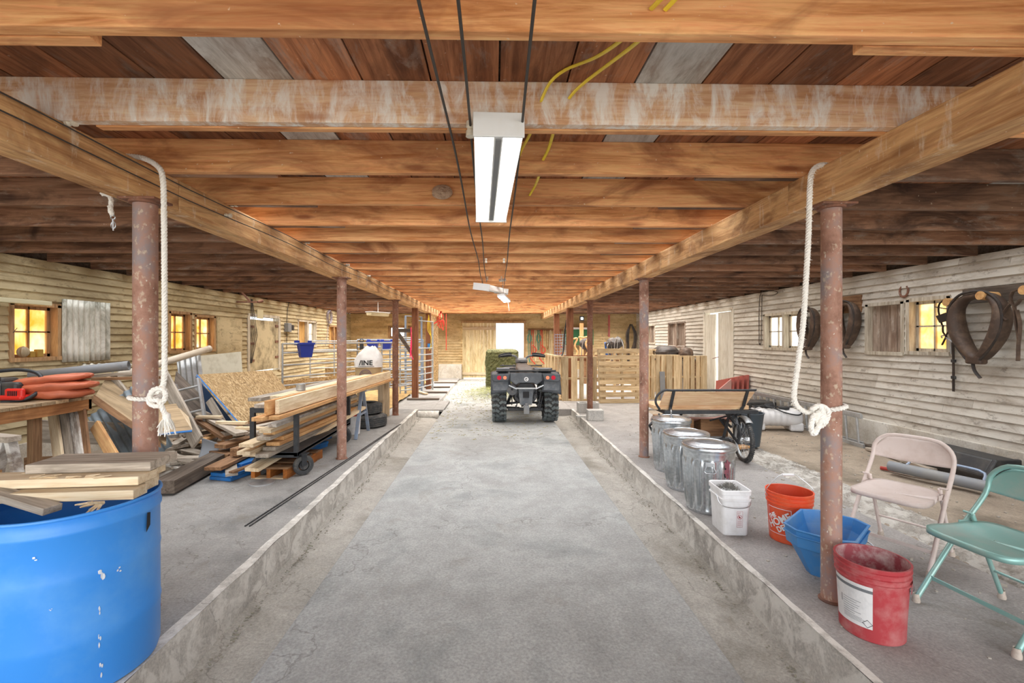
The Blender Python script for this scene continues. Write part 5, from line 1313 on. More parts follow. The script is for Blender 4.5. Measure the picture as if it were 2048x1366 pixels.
# ================================================================== round buckets
def pail(name, label, loc, rz, rb, rt, h, mat, inner, cat='bucket', hoops=3):
    t = thing(name, label, cat, loc, rz)
    R_ = lambda z: rb + (rt - rb) * z / h
    pr = [(0, .006), (rb - .006, .006), (rb - .002, 0), (rb + .002, .004)]
    for z in (.25, .5, .72): pr.append((R_(h * z), h * z))
    zz = h * .76
    while zz < h * .96: pr += [(R_(zz), zz), (R_(zz) + .007, zz + .003), (R_(zz) + .007, zz + .009), (R_(zz) + .001, zz + .012)]; zz += h * .075
    pr += [(rt + .001, h * .985), (rt + .006, h * .99), (rt + .006, h), (rt - .003, h)]
    MB().lathe(pr, 64).build('pail_body', mat, t, smooth=True)
    MB().lathe([(rt - .003, h), (R_(h * .5) - .004, h * .5), (rb - .004, .012), (0, .012)], 64).build('inside', inner, t, smooth=True)
    return t, R_
t, RR = pail('red_bucket', 'dusty dark red bucket with a white label, right in front of the near post', (1.845, 2.215, 0), 0, .128, .147, .355, M['red'], M['redin'])
def cpatch(b, RR, a0, a1, z0, z1, off, n=16):
    b.grid(lambda u, v: (lambda a, z: V(((RR(z) + off) * math.cos(a), (RR(z) + off) * math.sin(a), z)))(a0 + (a1 - a0) * u, z0 + (z1 - z0) * v), n, 2); return b
A0, A1 = R(-206), R(-128)
paper = plain('scuffed_label_paper', '#dcdcdc', .6, dirt='#aeb0b2', damt=.5, dscale=16)
lb = cpatch(MB(), RR, A0, A1, .062, .262, .0012).build('label', paper, t)
b = MB(); am = 0
for k in range(7): cpatch(b, RR, R(-180), R(-180 + random.uniform(20, 34)), .175 - .011 * k, .177 - .011 * k, .002, 6)
for k in range(4): cpatch(b, RR, R(-180), R(-180 + random.uniform(34, 46)), .10 - .006 * k, .1015 - .006 * k, .002, 6)
for k in range(6): cpatch(b, RR, R(-186), R(-182), .145 + .006 * k, .148 + .006 * k, .002, 2)
cpatch(b, RR, A0, A1, .232, .246, .0018)
b.build('label_print', M['dirtline'], t)
b = MB(); ca, cz = R(-136), .085
for (a, z), (a2, z2) in zip(((0, .018), (.14, 0), (0, -.018), (-.14, 0)), ((.14, 0), (0, -.018), (-.14, 0), (0, .018))):
    def PP(a_, z_): rr = RR(cz + z_) + .0025; return V((rr * math.cos(ca + a_), rr * math.sin(ca + a_), cz + z_))
    b.tube([PP(a, z), PP(a2, z2)], .0009, 4)
b.build('diamond_mark', M['printblack'], t)
P3 = lambda a, z, o=.0: V(((RR(z) + o) * math.cos(R(a)), (RR(z) + o) * math.sin(R(a)), z))
b = MB(); cpatch(b, RR, R(-56), R(-32), .235, .285, .008, 6); b.build('handle_ear', M['red'], t)
MB().tube(smoothpath([P3(-44, .27, .012), P3(-30, .235, .02), P3(-10, .20, .024), P3(30, .16, .03), P3(70, .20, .02), P3(130, .27, .01)], .01), .0028, 6).build('wire_handle', M['chrome'], t, smooth=True)

ori = M['orange']
t, RR2 = pail('orange_bucket', 'orange bucket with white lettering and its wire handle raised', (2.10, 3.235, 0), 0, .122, .145, .345, ori, plain('orange_inside', '#cc4a2c', .5, dirt='#e0785a', damt=.5))
def wrap(ac, zc, rotd):
    c, s_ = math.cos(R(rotd)), math.sin(R(rotd))
    def fn(x, y):
        X, Z_ = x * c - y * s_, x * s_ + y * c + x * 0; z = zc + Z_; rr = RR2(z) + .0018; a = ac + X / rr
        return V((rr * math.cos(a), rr * math.sin(a), z))
    return fn
ac = R(-152)
b = MB()
for txt, sz, dx, dy, sx in (('THE', .042, -.028, .046, .9), ('HOME', .068, .003, .0, .95), ('DEPOT', .052, .030, -.050, .9)):
    f0 = wrap(ac, .150, 33); tb = text_mb(txt, sz, lambda x, y, f0=f0, dx=dx, dy=dy: f0(x + dx, y + dy), bold=.0022, sx=sx)
    b.add(tb.v, tb.f)
f1 = wrap(ac, .150, 0)
def band(p, q, w=.0035):
    p, q = V(p), V(q); d = (q - p); n = V((-d.y, d.x)).normalized() * w / 2; k = 10
    for i in range(k):
        a, c = p + d * i / k, p + d * (i + 1) / k; b.add([f1(*(a - n)), f1(*(c - n)), f1(*(c + n)), f1(*(a + n))], [(0, 1, 2, 3)])
for p, q in (((-.082, .09), (.082, .09)), ((.082, .09), (.082, -.09)), ((.082, -.09), (-.082, -.09)), ((-.082, -.09), (-.082, .09))): band(p, q)
b.build('lettering', M['white'], t)
b = MB(); cpatch(b, RR2, R(-32), R(-8), .16, .21, .0015, 6); cpatch(b, RR2, R(-32), R(-8), .215, .235, .0015, 6); b.build('dark_label', M['printblack'], t)
Q = lambda a, z, o=.0: V(((RR2(z) + o) * math.cos(R(a)), (RR2(z) + o) * math.sin(R(a)), z))
H0, H1 = Q(175, .30, .01), Q(-12, .29, .012)
MB().tube(smoothpath([H0, H0 + V((-.005, .0, .05)), V((-.08, .01, .435)), V((-.045, .012, .452))], .01), .0025, 6).tube(smoothpath([V((.04, .012, .452)), V((.07, .01, .44)), H1 + V((.0, 0, .07)), H1 + V((-.004, 0, -.0))], .01), .0025, 6).build('wire_handle', M['chrome'], t, smooth=True)
MB().cyl((-.045, .012, .452), (.04, .012, .45), .008, .008, 12).build('grip', M['white'], t, smooth=True)

# ================================================================== blue troughs (nested pair)
def trough(z0, label, s=1.0):
    t = thing('feed_trough', label, 'trough', (2.05, 2.80, z0), R(41))
    W, D = .235, .18; top = [(W, -D * .55), (W * .72, -D), (-W * .72, -D), (-W, -D * .55), (-W, D * .55), (-W * .72, D), (W * .72, D), (W, D * .55)]
    def sc(k, kx, ky, z): return [(x * kx, y * ky, z) for x, y in top]
    secs = [sc(0, .62, .45, .0), sc(0, .93, .84, .165), sc(0, .97, .96, .175), sc(0, 1.0, 1.0, .235), sc(0, 1.03, 1.04, .238), sc(0, 1.03, 1.04, .246), sc(0, .97, .96, .245), sc(0, .90, .84, .17), sc(0, .6, .42, .012)]
    b = loft(secs); b.add([V(p) for p in sc(0, .62, .45, 0)], [tuple(range(8))]); b.add([V(p) for p in sc(0, .6, .42, .012)], [tuple(range(8))])
    b.build('trough_body', M['blue2'], t, bevel=.004)
    MB().tube(smoothpath([(-.25, -.05, .15), (-.20, -.18, .12), (-.02, -.235, .10), (.16, -.2, .13), (.25, -.05, .15)], .02), .0035, 6).build('wire_handle', M['chrome'], t, smooth=True)
    return t
trough(.0, 'lower dusty blue plastic feed trough behind the near right post')
trough(.035, 'upper blue plastic trough nested inside the other behind the near right post')

# ================================================================== folding chairs
def folding_chair(label, loc, rz, mat):
    t = thing('folding_chair', label, 'chair', loc, rz)
    w = .215; r = .0125
    top = [(-w, .20, .57), (-w + .005, .225, .662), (-w + .05, .238, .722), (-w + .12, .243, .745), (w - .12, .243, .745), (w - .05, .238, .722), (w - .005, .225, .662), (w, .20, .57)]
    MB().tube([(-w - .005, -.225, .02)] + smoothpath([(-w - .002, .04, .38)] + top + [(w + .002, .04, .38)], .025) + [(w + .005, -.225, .02)], r, 14).build('front_frame', mat, t, smooth=True)
    for s in (-1, 1):
        MB().tube([(s * (w - .03), .0775, .47), (s * (w - .025), .27, .02)], r * .92, 12).build('rear_leg', mat, t, smooth=True)
        MB().lathe([(0, 0), (.018, 0), (.019, .008), (.015, .03), (.013, .045)], 16, (s * (w + .006), -.226, 0)).build('rubber_foot', M['foot'], t, smooth=True)
        MB().lathe([(0, 0), (.018, 0), (.019, .008), (.015, .03), (.013, .045)], 16, (s * (w - .025), .27, 0)).build('rubber_foot', M['foot'], t, smooth=True)
        MB().beam((s * (w - .016), .01, .425), (s * (w - .016), .10, .42), .004, .03).cyl((s * (w - .03), .075, .475), (s * (w + .01), .075, .475), .006).build('hinge', mat, t)
    MB().beam((-w, -.145, .13), (w, -.145, .13), .006, .022).build('front_brace', mat, t, bevel=.002)
    MB().cyl((-w + .03, .21, .16), (w - .03, .21, .16), .007).build('rear_brace', mat, t, smooth=True)
    # seat
    def seatpt(u, v):
        a = u * 6.283; x = math.copysign(abs(math.cos(a)) ** .42, math.cos(a)); y = math.copysign(abs(math.sin(a)) ** .42, math.sin(a))
        hw = .195 + .012 * (-y); e = v
        return V((x * hw * e, -.045 + y * .195 * e, .425 - .012 * (1 - e * e) - (.0 if e < .99 else 0) + .018 * (y * e > 0) * (y * e)))
    b = MB(); b.grid(seatpt, 64, 10)
    b.grid(lambda u, v: (lambda p: V((p.x, p.y, p.z - .028 * v)))(seatpt(u, 1)), 64, 2)
    b.build('seat', mat, t, smooth=True, solid=.002)
    # backrest panel
    def bk(u, v):
        x = (u * 2 - 1); hw = .213; zt = .745 - .19 * abs(x) ** 4.5 * .6; z = .585 - .012 * (1 - x * x) + (zt - .585) * v
        y = .205 + .045 * (z - .56) / .19 + .028 * (1 - x * x)
        return V((x * hw, y, z))
    MB().grid(bk, 32, 8).build('backrest', mat, t, smooth=True, solid=.004)
    return t
folding_chair('beige metal folding chair behind the dusty red bucket', (2.665, 2.985, 0), R(-60), M['beige'])
folding_chair('pale green metal folding chair at the lower right corner', (2.53, 2.25, 0), R(-84), M['teal'])

# ================================================================== horse cart (seat, frame, wheel)
def zgy(u, v, y): return K(u, v, y)
Yc = 5.45
t = thing('cart_bench', 'black-framed horse cart with a bare wood bench seat behind the bins', 'cart', (2.4, 5.5, 0))
o = V((2.4, 5.5, 0))
def L_(u, v, y): return K(u, v, y) - o
bk = wood('bench_back_wood', '#e3c49f', '#d0a87f', '#b08458', 'x', bright=.02, dark=.4)
a, c_ = L_(1312, 862, 5.25), L_(1502, 862, 5.25)
# backrest board facing the camera
x0, x1 = L_(1318, 800, 5.3).x, L_(1500, 800, 5.3).x
zt, zb = L_(1400, 781, 5.35).z, L_(1400, 812, 5.25).z
MB().prism([(x0 + .03, -.28, zt), (x1, -.28, zt), (x1 - .06, -.20, zb), (x0, -.20, zb)], (0, -.022, 0)).build('back_board', bk, t, bevel=.003)
MB().rnd().bx(x0 - .06, x1 - .03, -.23, .20, zb - .045, zb - .0).build('seat_board', M['seatw'], t, bevel=.004)
b = MB(); zrl = zt + .02
b.tube(smoothpath([(x0 - .03, -.30, zb - .03), (x0 - .08, -.32, zb + .05), (x0 - .06, -.31, zrl - .06), (x0 + .02, -.31, zrl), (x0 + .1, -.31, zrl)], .02) + [V((x1, -.31, zrl)), V((x1 + .02, -.28, zrl))], .013, 10)
b.build('top_rail', M['black'], t, smooth=True)
for xx in (x0 + .13, x1 - .09):
    MB().beam((xx, -.315, zrl), (xx - .01, -.24, zb - .01), .035, .012, up=(0, 1, 0)).beam((xx - .01, -.24, zb - .01), (xx - .06 if xx < 0 else xx - .12, -.32, zb - .09), .035, .012, up=(0, 1, 0)).build('back_bracket', M['black'], t, bevel=.002)
zf = L_(1400, 824, 5.2).z
MB().bx(x0 + .02, x1 + .03, -.32, -.285, zf - .02, zf + .02).bx(x0 + .02, x1 + .03, .2, .235, zf - .02, zf + .02).bx(x0 + .02, x0 + .055, -.3, .22, zf - .02, zf + .02).bx(x1 - .005, x1 + .03, -.3, .22, zf - .02, zf + .02).build('seat_frame', M['black'], t, bevel=.003)
b = MB()
for p, q in ((L_(1318, 828, 5.2), L_(1320, 845, 5.3)), (L_(1340, 828, 5.2), L_(1340, 842, 5.3)), (L_(1363, 828, 5.2), L_(1354, 842, 5.3))): b.beam(p, q, .02, .02)
b.build('frame_strut', M['black'], t)
for p, q in ((L_(1459, 826, 5.25), L_(1447, 876, 5.2)), (L_(1447, 876, 5.2), L_(1432, 881, 5.2)), (L_(1440, 838, 5.35), L_(1478, 888, 5.15)), (L_(1452, 826, 5.3), L_(1473, 850, 5.15)), (L_(1470, 826, 5.25), L_(1478, 866, 5.1)), (L_(1497, 826, 5.3), L_(1500, 842, 5.3)), (L_(1445, 838, 5.4), L_(1463, 855, 5.3)), (L_(1420, 841, 5.5), L_(1470, 828, 5.3)), (L_(1318, 832, 5.3), L_(1300, 850, 5.2)), (L_(1298, 850, 5.2), L_(1306, 866, 5.2))):
    MB().beam(p, q, .026, .018).build('frame_strut', M['black'], t)
MB().tube([L_(1478, 850, 5.1), L_(1481, 868, 5.08), L_(1476, 884, 5.1)], .016, 8).build('fork', M['black'], t, smooth=True)
# wheel
rw = .255
rm = Matrix.Rotation(R(84), 3, 'Z') @ Matrix.Rotation(R(90), 3, 'X')
for wc in (V((K(1487, 882, 5.3).x, 5.3, .245)) - o, V((K(1334, 882, 5.5).x, 5.5, .245)) - o):
    wh = MB().torus(wc, rw - .025, .025, rm, 56, 12).build('wheel', M['rubber'], t, smooth=True)
    b = MB()
    for k in range(60):
        a = k / 60 * 6.283
        for zz in (-.013, .013): b.box(wc + rm @ V(((rw - .002) * math.cos(a + zz * 3), (rw - .002) * math.sin(a + zz * 3), zz)), (.007, .012, .013), rm @ Matrix.Rotation(a, 3, 'Z'))
    b.build('tread_lugs', M['rubber'], wh)
    MB().lathe([(rw - .052, -.013), (rw - .044, -.015), (rw - .048, 0), (rw - .044, .015), (rw - .052, .013), (rw - .056, 0), (rw - .052, -.013)], 56, wc, rm).build('rim', M['alu'], wh, smooth=True)
    MB().lathe([(0, -.10), (.02, -.10), (.022, -.06), (.032, -.055), (.034, -.02), (.026, 0), (.034, .02), (.032, .075), (.026, .08), (0, .08)], 20, wc, rm).build('hub', M['chrome'], wh, smooth=True)
    b = MB()
    for k in range(28):
        a = k / 28 * 6.283; sg = 1 if k % 2 else -1; b.tube([wc + rm @ V((.032 * math.cos(a + .5 * sg), .032 * math.sin(a + .5 * sg), .03 * sg)), wc + rm @ V(((rw - .05) * math.cos(a), (rw - .05) * math.sin(a), 0))], .002, 4)
    b.build('spokes', M['chrome'], wh)
    MB().lathe([(rw + .012, -.04), (rw + .022, -.028), (rw + .026, 0), (rw + .022, .028), (rw + .012, .04)], 26, wc, rm, a0=R(20), a1=R(125)).build('mudguard', M['alu'], t, smooth=True, solid=.003)
    for s in (-.07, .07): MB().beam(wc + rm @ V((0, 0, s)), V((wc.x - s * .3, -.1, zf)), .018, .01).build('wheel_strut', M['black'], t)
# stuff under / behind the cart
tag(MB().rnd().bx(0, 1.3, 0, .35, 0, .04).build('striped_board', plain('faded_pink_paint', '#b98a80', .8, dirt='#a39a8a', damt=.5, dscale=3), loc=(2.35, 6.6, .28), rot=(R(-18), 0, R(-4)), bevel=.003), 'faded pink painted board lying behind the cart', 'board')
tag(MB().rnd().bx(0, 1.35, 0, .05, 0, .09).build('white_plank', M['whitew'], loc=(2.5, 6.55, .30), bevel=.003), 'whitish plank lying across behind the cart seat', 'board')
for (x, l) in ((2.4, .5), (3.0, .4)): tag(MB().rnd().bx(0, l, 0, .3, 0, .28).build('support_block', M['brown'], loc=(x, 6.62, 0), bevel=.005), 'brown wooden block under the %s end of the pink board' % ('left' if x < 2.6 else 'right'), 'block')
tag(MB().prism([(0, 0, 0), (.45, 0, 0), (.45, .12, .0), (0, .12, 0)], (0, 0, .13)).cyl((.46, .05, .06), (.50, .05, .1), .05).build('black_case', M['black'], loc=(K(1395, 885, 5.9).x, 5.95, 0), bevel=.02), 'black case with a clasp on the floor beyond the bins', 'case')
p = g(1460, 880, 0); board('orange_plank', (2.75, 5.75, .02), (3.3, 5.95, .02), .12, .03, M['fresh'], 'orange-brown plank on the floor under the cart')
b = MB().lathe([(0, 0), (.15, 0), (.2, .42), (.21, .44), (.19, .44), (.14, .03)], 36).build('dark_tub', plain('slate_blue_tub', '#39454f', .5), loc=(K(1494, 840, 6.1).x, 6.1, -.0), smooth=True); tag(b, 'slate blue tub standing directly behind the cart seat end', 'tub')
tag(MB().bx(0, .5, 0, .4, 0, .34).build('black_crate', M['blackp'], loc=(4.6, 8.2, -.06), bevel=.02), 'low black crate against the right wall beyond the white tank', 'crate')

# ================================================================== white spot-sprayer tank
Yt = 6.35; c = K(1556, 840, Yt)
t = thing('sprayer_tank', 'cloudy white plastic sprayer tank with a black hose lying on the dirt', 'tank', (K(1549, 840, 7.4).x, 7.4, -.05), R(-12))
def tk(u, v):
    x = -.40 + .80 * v; a = u * 6.283; e = (1 - abs(v * 2 - 1) ** 8) ** .5 if 0 < v < 1 else 0
    rib = 1 + .03 * (math.sin(x * 75) if abs(x) < .17 else .0); 
    k = 1.0 if abs(x) > .2 else .86
    cx, sx = math.cos(a), math.sin(a)
    return V((x, .17 * math.copysign(abs(cx) ** .75, cx) * e * rib, .20 + .155 * math.copysign(abs(sx) ** .8, sx) * e * rib * k))
MB().grid(tk, 36, 64).build('tank_body', M['tank'], t, smooth=True)
for x in (-.28, .28): MB().box((x, 0, .07), (.20, .30, .14)).build('foot', M['tank'], t, bevel=.03)
MB().lathe([(.075, 0), (.08, .01), (.08, .035), (.065, .045), (0, .047)], 28, (.14, 0, .335)).build('filler_cap', M['blackp'], t, smooth=True)
MB().tube(smoothpath([(-.32, -.1, .36), (-.2, -.02, .385), (-.1, .06, .375), (-.02, -.05, .38), (-.16, -.08, .385), (-.05, -.12, .36), (.1, -.16, .30), (.28, -.18, .27), (.38, -.08, .32), (.36, .05, .37), (.2, .14, .35), (-.1, .12, .36), (-.3, .08, .36), (-.32, -.1, .36)], .02), .011, 8).build('hose', M['black'], t, smooth=True)
MB().tube(smoothpath([(.0, -.02, .385), (-.08, .03, .40), (-.16, -.02, .40), (-.1, -.06, .40), (-.02, -.0, .405), (-.12, .02, .41)], .015), .009, 6).build('coiled_hose', M['black'], t, smooth=True)
# ladders along right wall
ladder('long_ladder', (5.10, 9.0, -.04), (5.02, 6.15, -.04), .42, (-.1, 0, 1), 13, M['alu'], 'aluminium extension ladder lying on edge along the foot of the right wall', rail=(.06, .03))
ladder('long_ladder', (5.18, 9.1, -.04), (5.13, 6.3, -.04), .38, (-.05, 0, 1), 13, M['alu'], 'second aluminium ladder tucked behind the first against the wall foot', rail=(.06, .03))
for i, (y0_, y1_, x, m_) in enumerate([(6.2, 4.9, 5.0, 'darkw'), (6.0, 5.0, 4.86, 'grey')]): board('floor_plank', (x + .1, y0_, -.03), (x, y1_, -.03), .09, .035, M[m_], ['dark plank on the dirt just past the ladder, nearer the wall', 'greyish plank on the dirt just past the ladder, away from the wall'][i])
# black toolbox + grey log with handle + red
t = thing('truck_box', 'long black plastic truck box leaning at the foot of the right wall', 'storage box', (5.02, 4.78, -.05), R(0))
pr = [(-.10, 0, 0), (.13, 0, 0), (.19, 0, .20), (.19, 0, .27), (-.06, 0, .27), (-.16, 0, .10)]
MB().prism([(x, -.30, z) for x, _, z in pr], (0, .80, 0)).build('shell', M['blackp'], t, bevel=.02)
for y_ in (-.335, .49): MB().prism([(x * 1.04 - .002, y_, z * 1.02) for x, _, z in pr], (0, .042, 0)).build('end_cap', M['blackp'], t, bevel=.012)
t = thing('grey_boom', 'grey padded bar with a tube handle lying on the dirt behind the chairs', 'bar', (4.62, 4.55, -.03), R(0))
p0, p1 = V((-.28, .42, .06)), V((.02, -.32, .06))
MB().tube(smoothpath([p0, p1], .1), .055, 14).build('padded_bar', M['greyp'], t, smooth=True)
MB().tube(smoothpath([(-.2, .30, .1), (-.10, .26, .17), (.10, -.16, .17), (.06, -.24, .08)], .03), .012, 8).build('tube_handle', M['gateb'], t, smooth=True)
tag(MB().tube([(4.35, 5.1, -.03), (5.0, 4.2, -.03)], .02, 8).build('red_rod', plain('red_bar_paint', '#a03428', .6)), 'red rod lying on the dirt beneath the grey bar', 'rod')
t = thing('moulded_chair', 'black moulded plastic seat edge at the right border behind the green chair', 'seat', (4.93, 4.15, -.04))
MB().grid(lambda u, v: V((.30 * u - .02 + .06 * v, .36 * (u - .5) * (1 - .2 * v) - .0, .30 * (1 - (2 * v - 1) ** 2) * .6 + .12 * u)), 12, 12).build('seat_shell', M['black'], t, smooth=True, solid=.02)

# ================================================================== right wall tack
def collar(label, y, z, s, x=XR - .13, wide=1.0, group=None):
    """horse collar hanging on a round peg"""
    t = thing('horse_collar', label, 'horse collar', (x, y, z))
    P = [(0, .30), (.10, .275), (.17, .18), (.185, .04), (.155, -.12), (.09, -.27), (.03, -.36), (-.03, -.36), (-.09, -.27), (-.155, -.12), (-.185, .04), (-.17, .18), (-.10, .275)]
    pts = [V((0, a * s * wide, b_ * s)) for a, b_ in P]
    n = len(pts); pts = smoothpath(pts + [pts[0]], .03)[:-1]
    rs = []
    for p in pts: k = (p.z / s + .36) / .66; rs.append((.036 + .030 * math.sin(math.pi * min(1, max(0, k * .9 + .1))) ** .8) * s)
    MB().tube(pts, rs, 16, closed=True, up=(1, 0, 0), flat=1.5).build('padded_body', M['leather'], t, smooth=True)
    q = [p * 1.0 + V((-.055 * s, 0, 0)) + V((0, p.y, p.z)).normalized() * .045 * s for p in pts]
    MB().tube(q, .014 * s, 8, closed=True, up=(1, 0, 0)).build('rim_roll', M['leather2'], t, smooth=True)
    MB().box((-.02, 0, -.39 * s), (.10 * s, .16 * s, .09 * s)).build('bottom_cap', M['leather'], t, bevel=.02)
    MB().tube(smoothpath([(-.03, .03, -.40 * s), (-.04, .0, -.50 * s), (-.04, -.06, -.58 * s)], .02), .018 * s, 6, flat=.4).build('strap', M['leather2'], t, smooth=True)
    return t
def peg(y, z, label, L=.24, r=.045):
    o = MB().cyl((0, 0, 0), (-L, 0, .01), r, r, 18).build('wooden_peg', wood('peg_end_wood', '#dcae74', '#c3915a', '#8d5f36', 'x'), loc=(XR, y, z), smooth=True); tag(o, label, 'peg')
cl = xw(1958, 650, XR - .15)
ctop, cbot = xw(1960, 588, XR - .2).z, xw(1960, 728, XR - .2).z
collar('large brown leather horse collar hanging on a peg right of the glowing window', cl.y, (ctop + cbot) / 2 + .06, (ctop - cbot) / .74, x=XR - .16, wide=1.25)
pp = xw(1959, 593, XR - .24); peg(pp.y, pp.z, 'round pale peg end inside the large leather collar')
c2 = xw(1692, 640, XR - .12); ct, cb = xw(1690, 600, XR - .12).z, xw(1690, 688, XR - .12).z
collar('dark leather horse collar just right of the near post', c2.y, (ct + cb) / 2, (ct - cb) / .72, x=XR - .12)
c3 = xw(1617, 650, XR - .12); ct, cb = xw(1617, 612, XR - .12).z, xw(1617, 692, XR - .12).z
collar('dark leather horse collar between the hairy rope and the near post', c3.y, (ct + cb) / 2, (ct - cb) / .72, x=XR - .12)
p = xw(1892, 606, XR - .2); peg(p.y, p.z, 'round pale peg end holding the bridle beside the glowing window', L=.2)
p = xw(2046, 582, XR - .24); peg(p.y, p.z, 'round pale peg end at the right border of the photo')
board('tack_plank', (XR - .045, xw(1935, 600, XR).y, 1.89), (XR - .045, xw(2120, 600, XR).y - .1, 1.89), .16, .03, M['darkw'], 'dark plank on the wall behind the large leather collar', up=(1, 0, 0))
board('tack_plank', (XR - .035, xw(1660, 600, XR).y, 1.93), (XR - .035, xw(1728, 600, XR).y, 1.93), .25, .03, M['brown'], 'red-brown plank on the wall behind the two smaller collars', up=(1, 0, 0))
# bridle
p = xw(1893, 610, XR - .16); t = thing('bridle', 'black bridle with blinkers and a metal bit hanging before the glowing window', 'bridle', tuple(p))
def W(u, v, dx=.16): return xw(u, v, XR - dx) - p
for pts in ([(1893, 598), (1880, 606), (1877, 622), (1884, 650)], [(1893, 598), (1901, 620), (1903, 650), (1896, 665), (1890, 672)], [(1871, 614), (1888, 617), (1899, 618)], [(1886, 650), (1886, 664), (1893, 673)], [(1893, 672), (1884, 690)]):
    MB().tube(smoothpath([W(*q) for q in pts], .03), .012, 6, flat=.5).build('strap', M['leather2'], t, smooth=True)
MB().prism([W(1873, 632), W(1893, 625), W(1904, 640), W(1880, 646)], (-.012, 0, 0)).build('blinker', M['leather2'], t, bevel=.003)
MB().tube(smoothpath([W(1884, 676), (W(1883, 672)), W(1890, 671), W(1893, 676), W(1904, 684)], .02), .008, 6).build('bit', M['chrome'], t, smooth=True)
p = xw(1907, 620, XR - .06); t = thing('long_strap', 'long black harness strap with buckles hanging right of the glowing window', 'strap', tuple(p))
MB().tube(smoothpath([W(1905, 640, .06), W(1906, 690, .06), W(1907, 730, .06), W(1907, 783, .06)], .05), [.016] * 1 + [.016] * 0 if 0 else .016, 6, flat=.4, up=(1, 0, 0)).build('strap', M['leather2'], t, smooth=True)
for v in (722, 755): MB().box(W(1907, v, .07), (.02, .05, .035)).build('buckle', M['grease'], t, bevel=.004)
MB().tube([W(1901, 645, .05), W(1902, 708, .05)], .01, 6).build('rod', M['alu'], t)
p = xw(2030, 600, XR - .2); t = thing('harness_loop', 'leather harness loop with dangling straps at the right border', 'harness', tuple(p))
for pts in ([(2046, 578), (2026, 583), (2021, 600), (2030, 612), (2042, 598)], [(2024, 605), (2012, 618), (2006, 632), (2014, 640)], [(2028, 610), (2032, 640), (2038, 680)], [(2034, 620), (2040, 650), (2037, 690), (2036, 722)]):
    MB().tube(smoothpath([W(*q, .2) for q in pts], .03), .02, 6, flat=.5).build('strap', M['leather'], t, smooth=True)
p = xw(1808, 582, XR - .03); b = MB(); pts = []
for k in range(17): a = R(130 + 280 * k / 16 + 0); pts.append(V((0, .06 * math.cos(a), .075 * math.sin(a))))
b.tube(pts, [.010 + .006 * math.sin(math.pi * k / 16) for k in range(17)], 8, up=(1, 0, 0)); o = b.build('horseshoe', M['rust2'], loc=tuple(p), smooth=True); tag(o, 'rusty horseshoe nailed above the boarded window', 'horseshoe')
for i, (u, lb) in enumerate([(1524, 'thin twine loop hanging down the right wall left of the double window'), (1398, 'small wire hook bundle high on the wall above the ajar door')]):
    q = xw(u, 590, XR - .04); L = .9 if i == 0 else .12
    tag(MB().tube(smoothpath([(0, 0, 0), (0, .03, -L), (0, .08, -L - .05), (0, .1, -L), (0, .06, 0), (0, -.3, .05), (0, -.5, 0), (0, -.35, -.04), (0, 0, 0)], .05), .006, 5).build('wall_twine', M['leather2'], loc=tuple(q), smooth=True), lb, 'twine')

# ================================================================== pallets
def pallet(label, p0, ax, lean, L=1.2, H=1.03, vertical=True, mt='pale_pallet', n=8, rnd=1, flip=1):
    """pallet standing on edge. local x = width direction, z up, front faces -y"""
    t = thing('wooden_pallet', label, 'pallet', tuple(p0)); t.rotation_euler = (R(lean), 0, ax)
    if vertical:
        ws = [random.choice((.08, .09, .14)) for _ in range(n)]; gap = (L - sum(ws)) / (n - 1); x = 0
        for w_ in ws: MB().rnd().bx(x, x + w_, -.06, -.044, 0, H).build('slat', palz, t); x += w_ + gap
        x = 0
        for w_ in ws[::2]: MB().rnd().bx(x, x + w_, .044, .06, 0, H).build('slat', palz, t); x += 2 * (w_ + gap)
        for z in (0, H / 2 - .02, H - .04): MB().rnd().bx(0, L, -.044, .044, z, z + .04).build('stringer', M['palletx'], t)
    else:
        for k in range(n):
            z = (H - .09) * k / (n - 1); MB().rnd().bx(0, L, -.06, -.044, z, z + .09).build('slat', M['palletx'], t)
        for k in range(3): z = (H - .09) * k / 2; MB().rnd().bx(0, L, .044, .06, z, z + .09).build('slat', M['palletx'], t)
        for x in (0, L / 2 - .02, L - .04): MB().rnd().bx(x, x + .04, -.044, .044, 0, H).build('stringer', palz, t)
    return t
palz = wood('pallet_slat_wood', '#d6c19c', '#b89e76', '#8a6f4d', 'z', bright=.2, dark=.4)
pallet('pallet with upright slats at the left end of the pallet fence, beside the quad bike', (1.56, 10.55, 0), 0, 0, L=1.0, H=1.02, n=6)
pallet('pale pallet with upright slats turned edge-on along the aisle', (1.55, 10.62, 0), R(94), 0, L=1.9, H=1.02, n=9)
pallet('pallet with horizontal slats leaning against the pallet fence', (2.33, 10.12, 0), R(3), -7, L=1.05, H=1.20, vertical=False, n=9)
pallet('pallet with upright slats behind the steel post, right of the leaning pallet', (3.33, 10.75, 0), 0, 0, L=1.02, H=1.05, n=7)
pallet('pallet with upright slats at the right end of the fence, near the ajar door', (4.0, 11.0, 0), R(-4), 0, L=1.08, H=1.02, n=8)
pallet('rear pallet in the tack pen, showing above the leaning one', (2.45, 11.4, 0), 0, 0, L=1.1, H=1.18, vertical=False, n=7)
pallet('rear pallet in the tack pen, behind the right end of the fence', (3.7, 12.3, 0), 0, 0, L=1.1, H=1.15, n=7)
board('dark_lath', (3.92, 10.6, 0.0), (3.92, 10.66, .66), .12, .02, M['greyp'], 'dark grey slat leaning on the pallet fence right of the post', up=(0, 1, 0))
board('pen_rail', (1.7, 11.2, .95), (2.9, 11.5, .95), .04, .14, M['post_wood'], 'brown horizontal rail behind the pallet fence', up=(0, 0, 1))
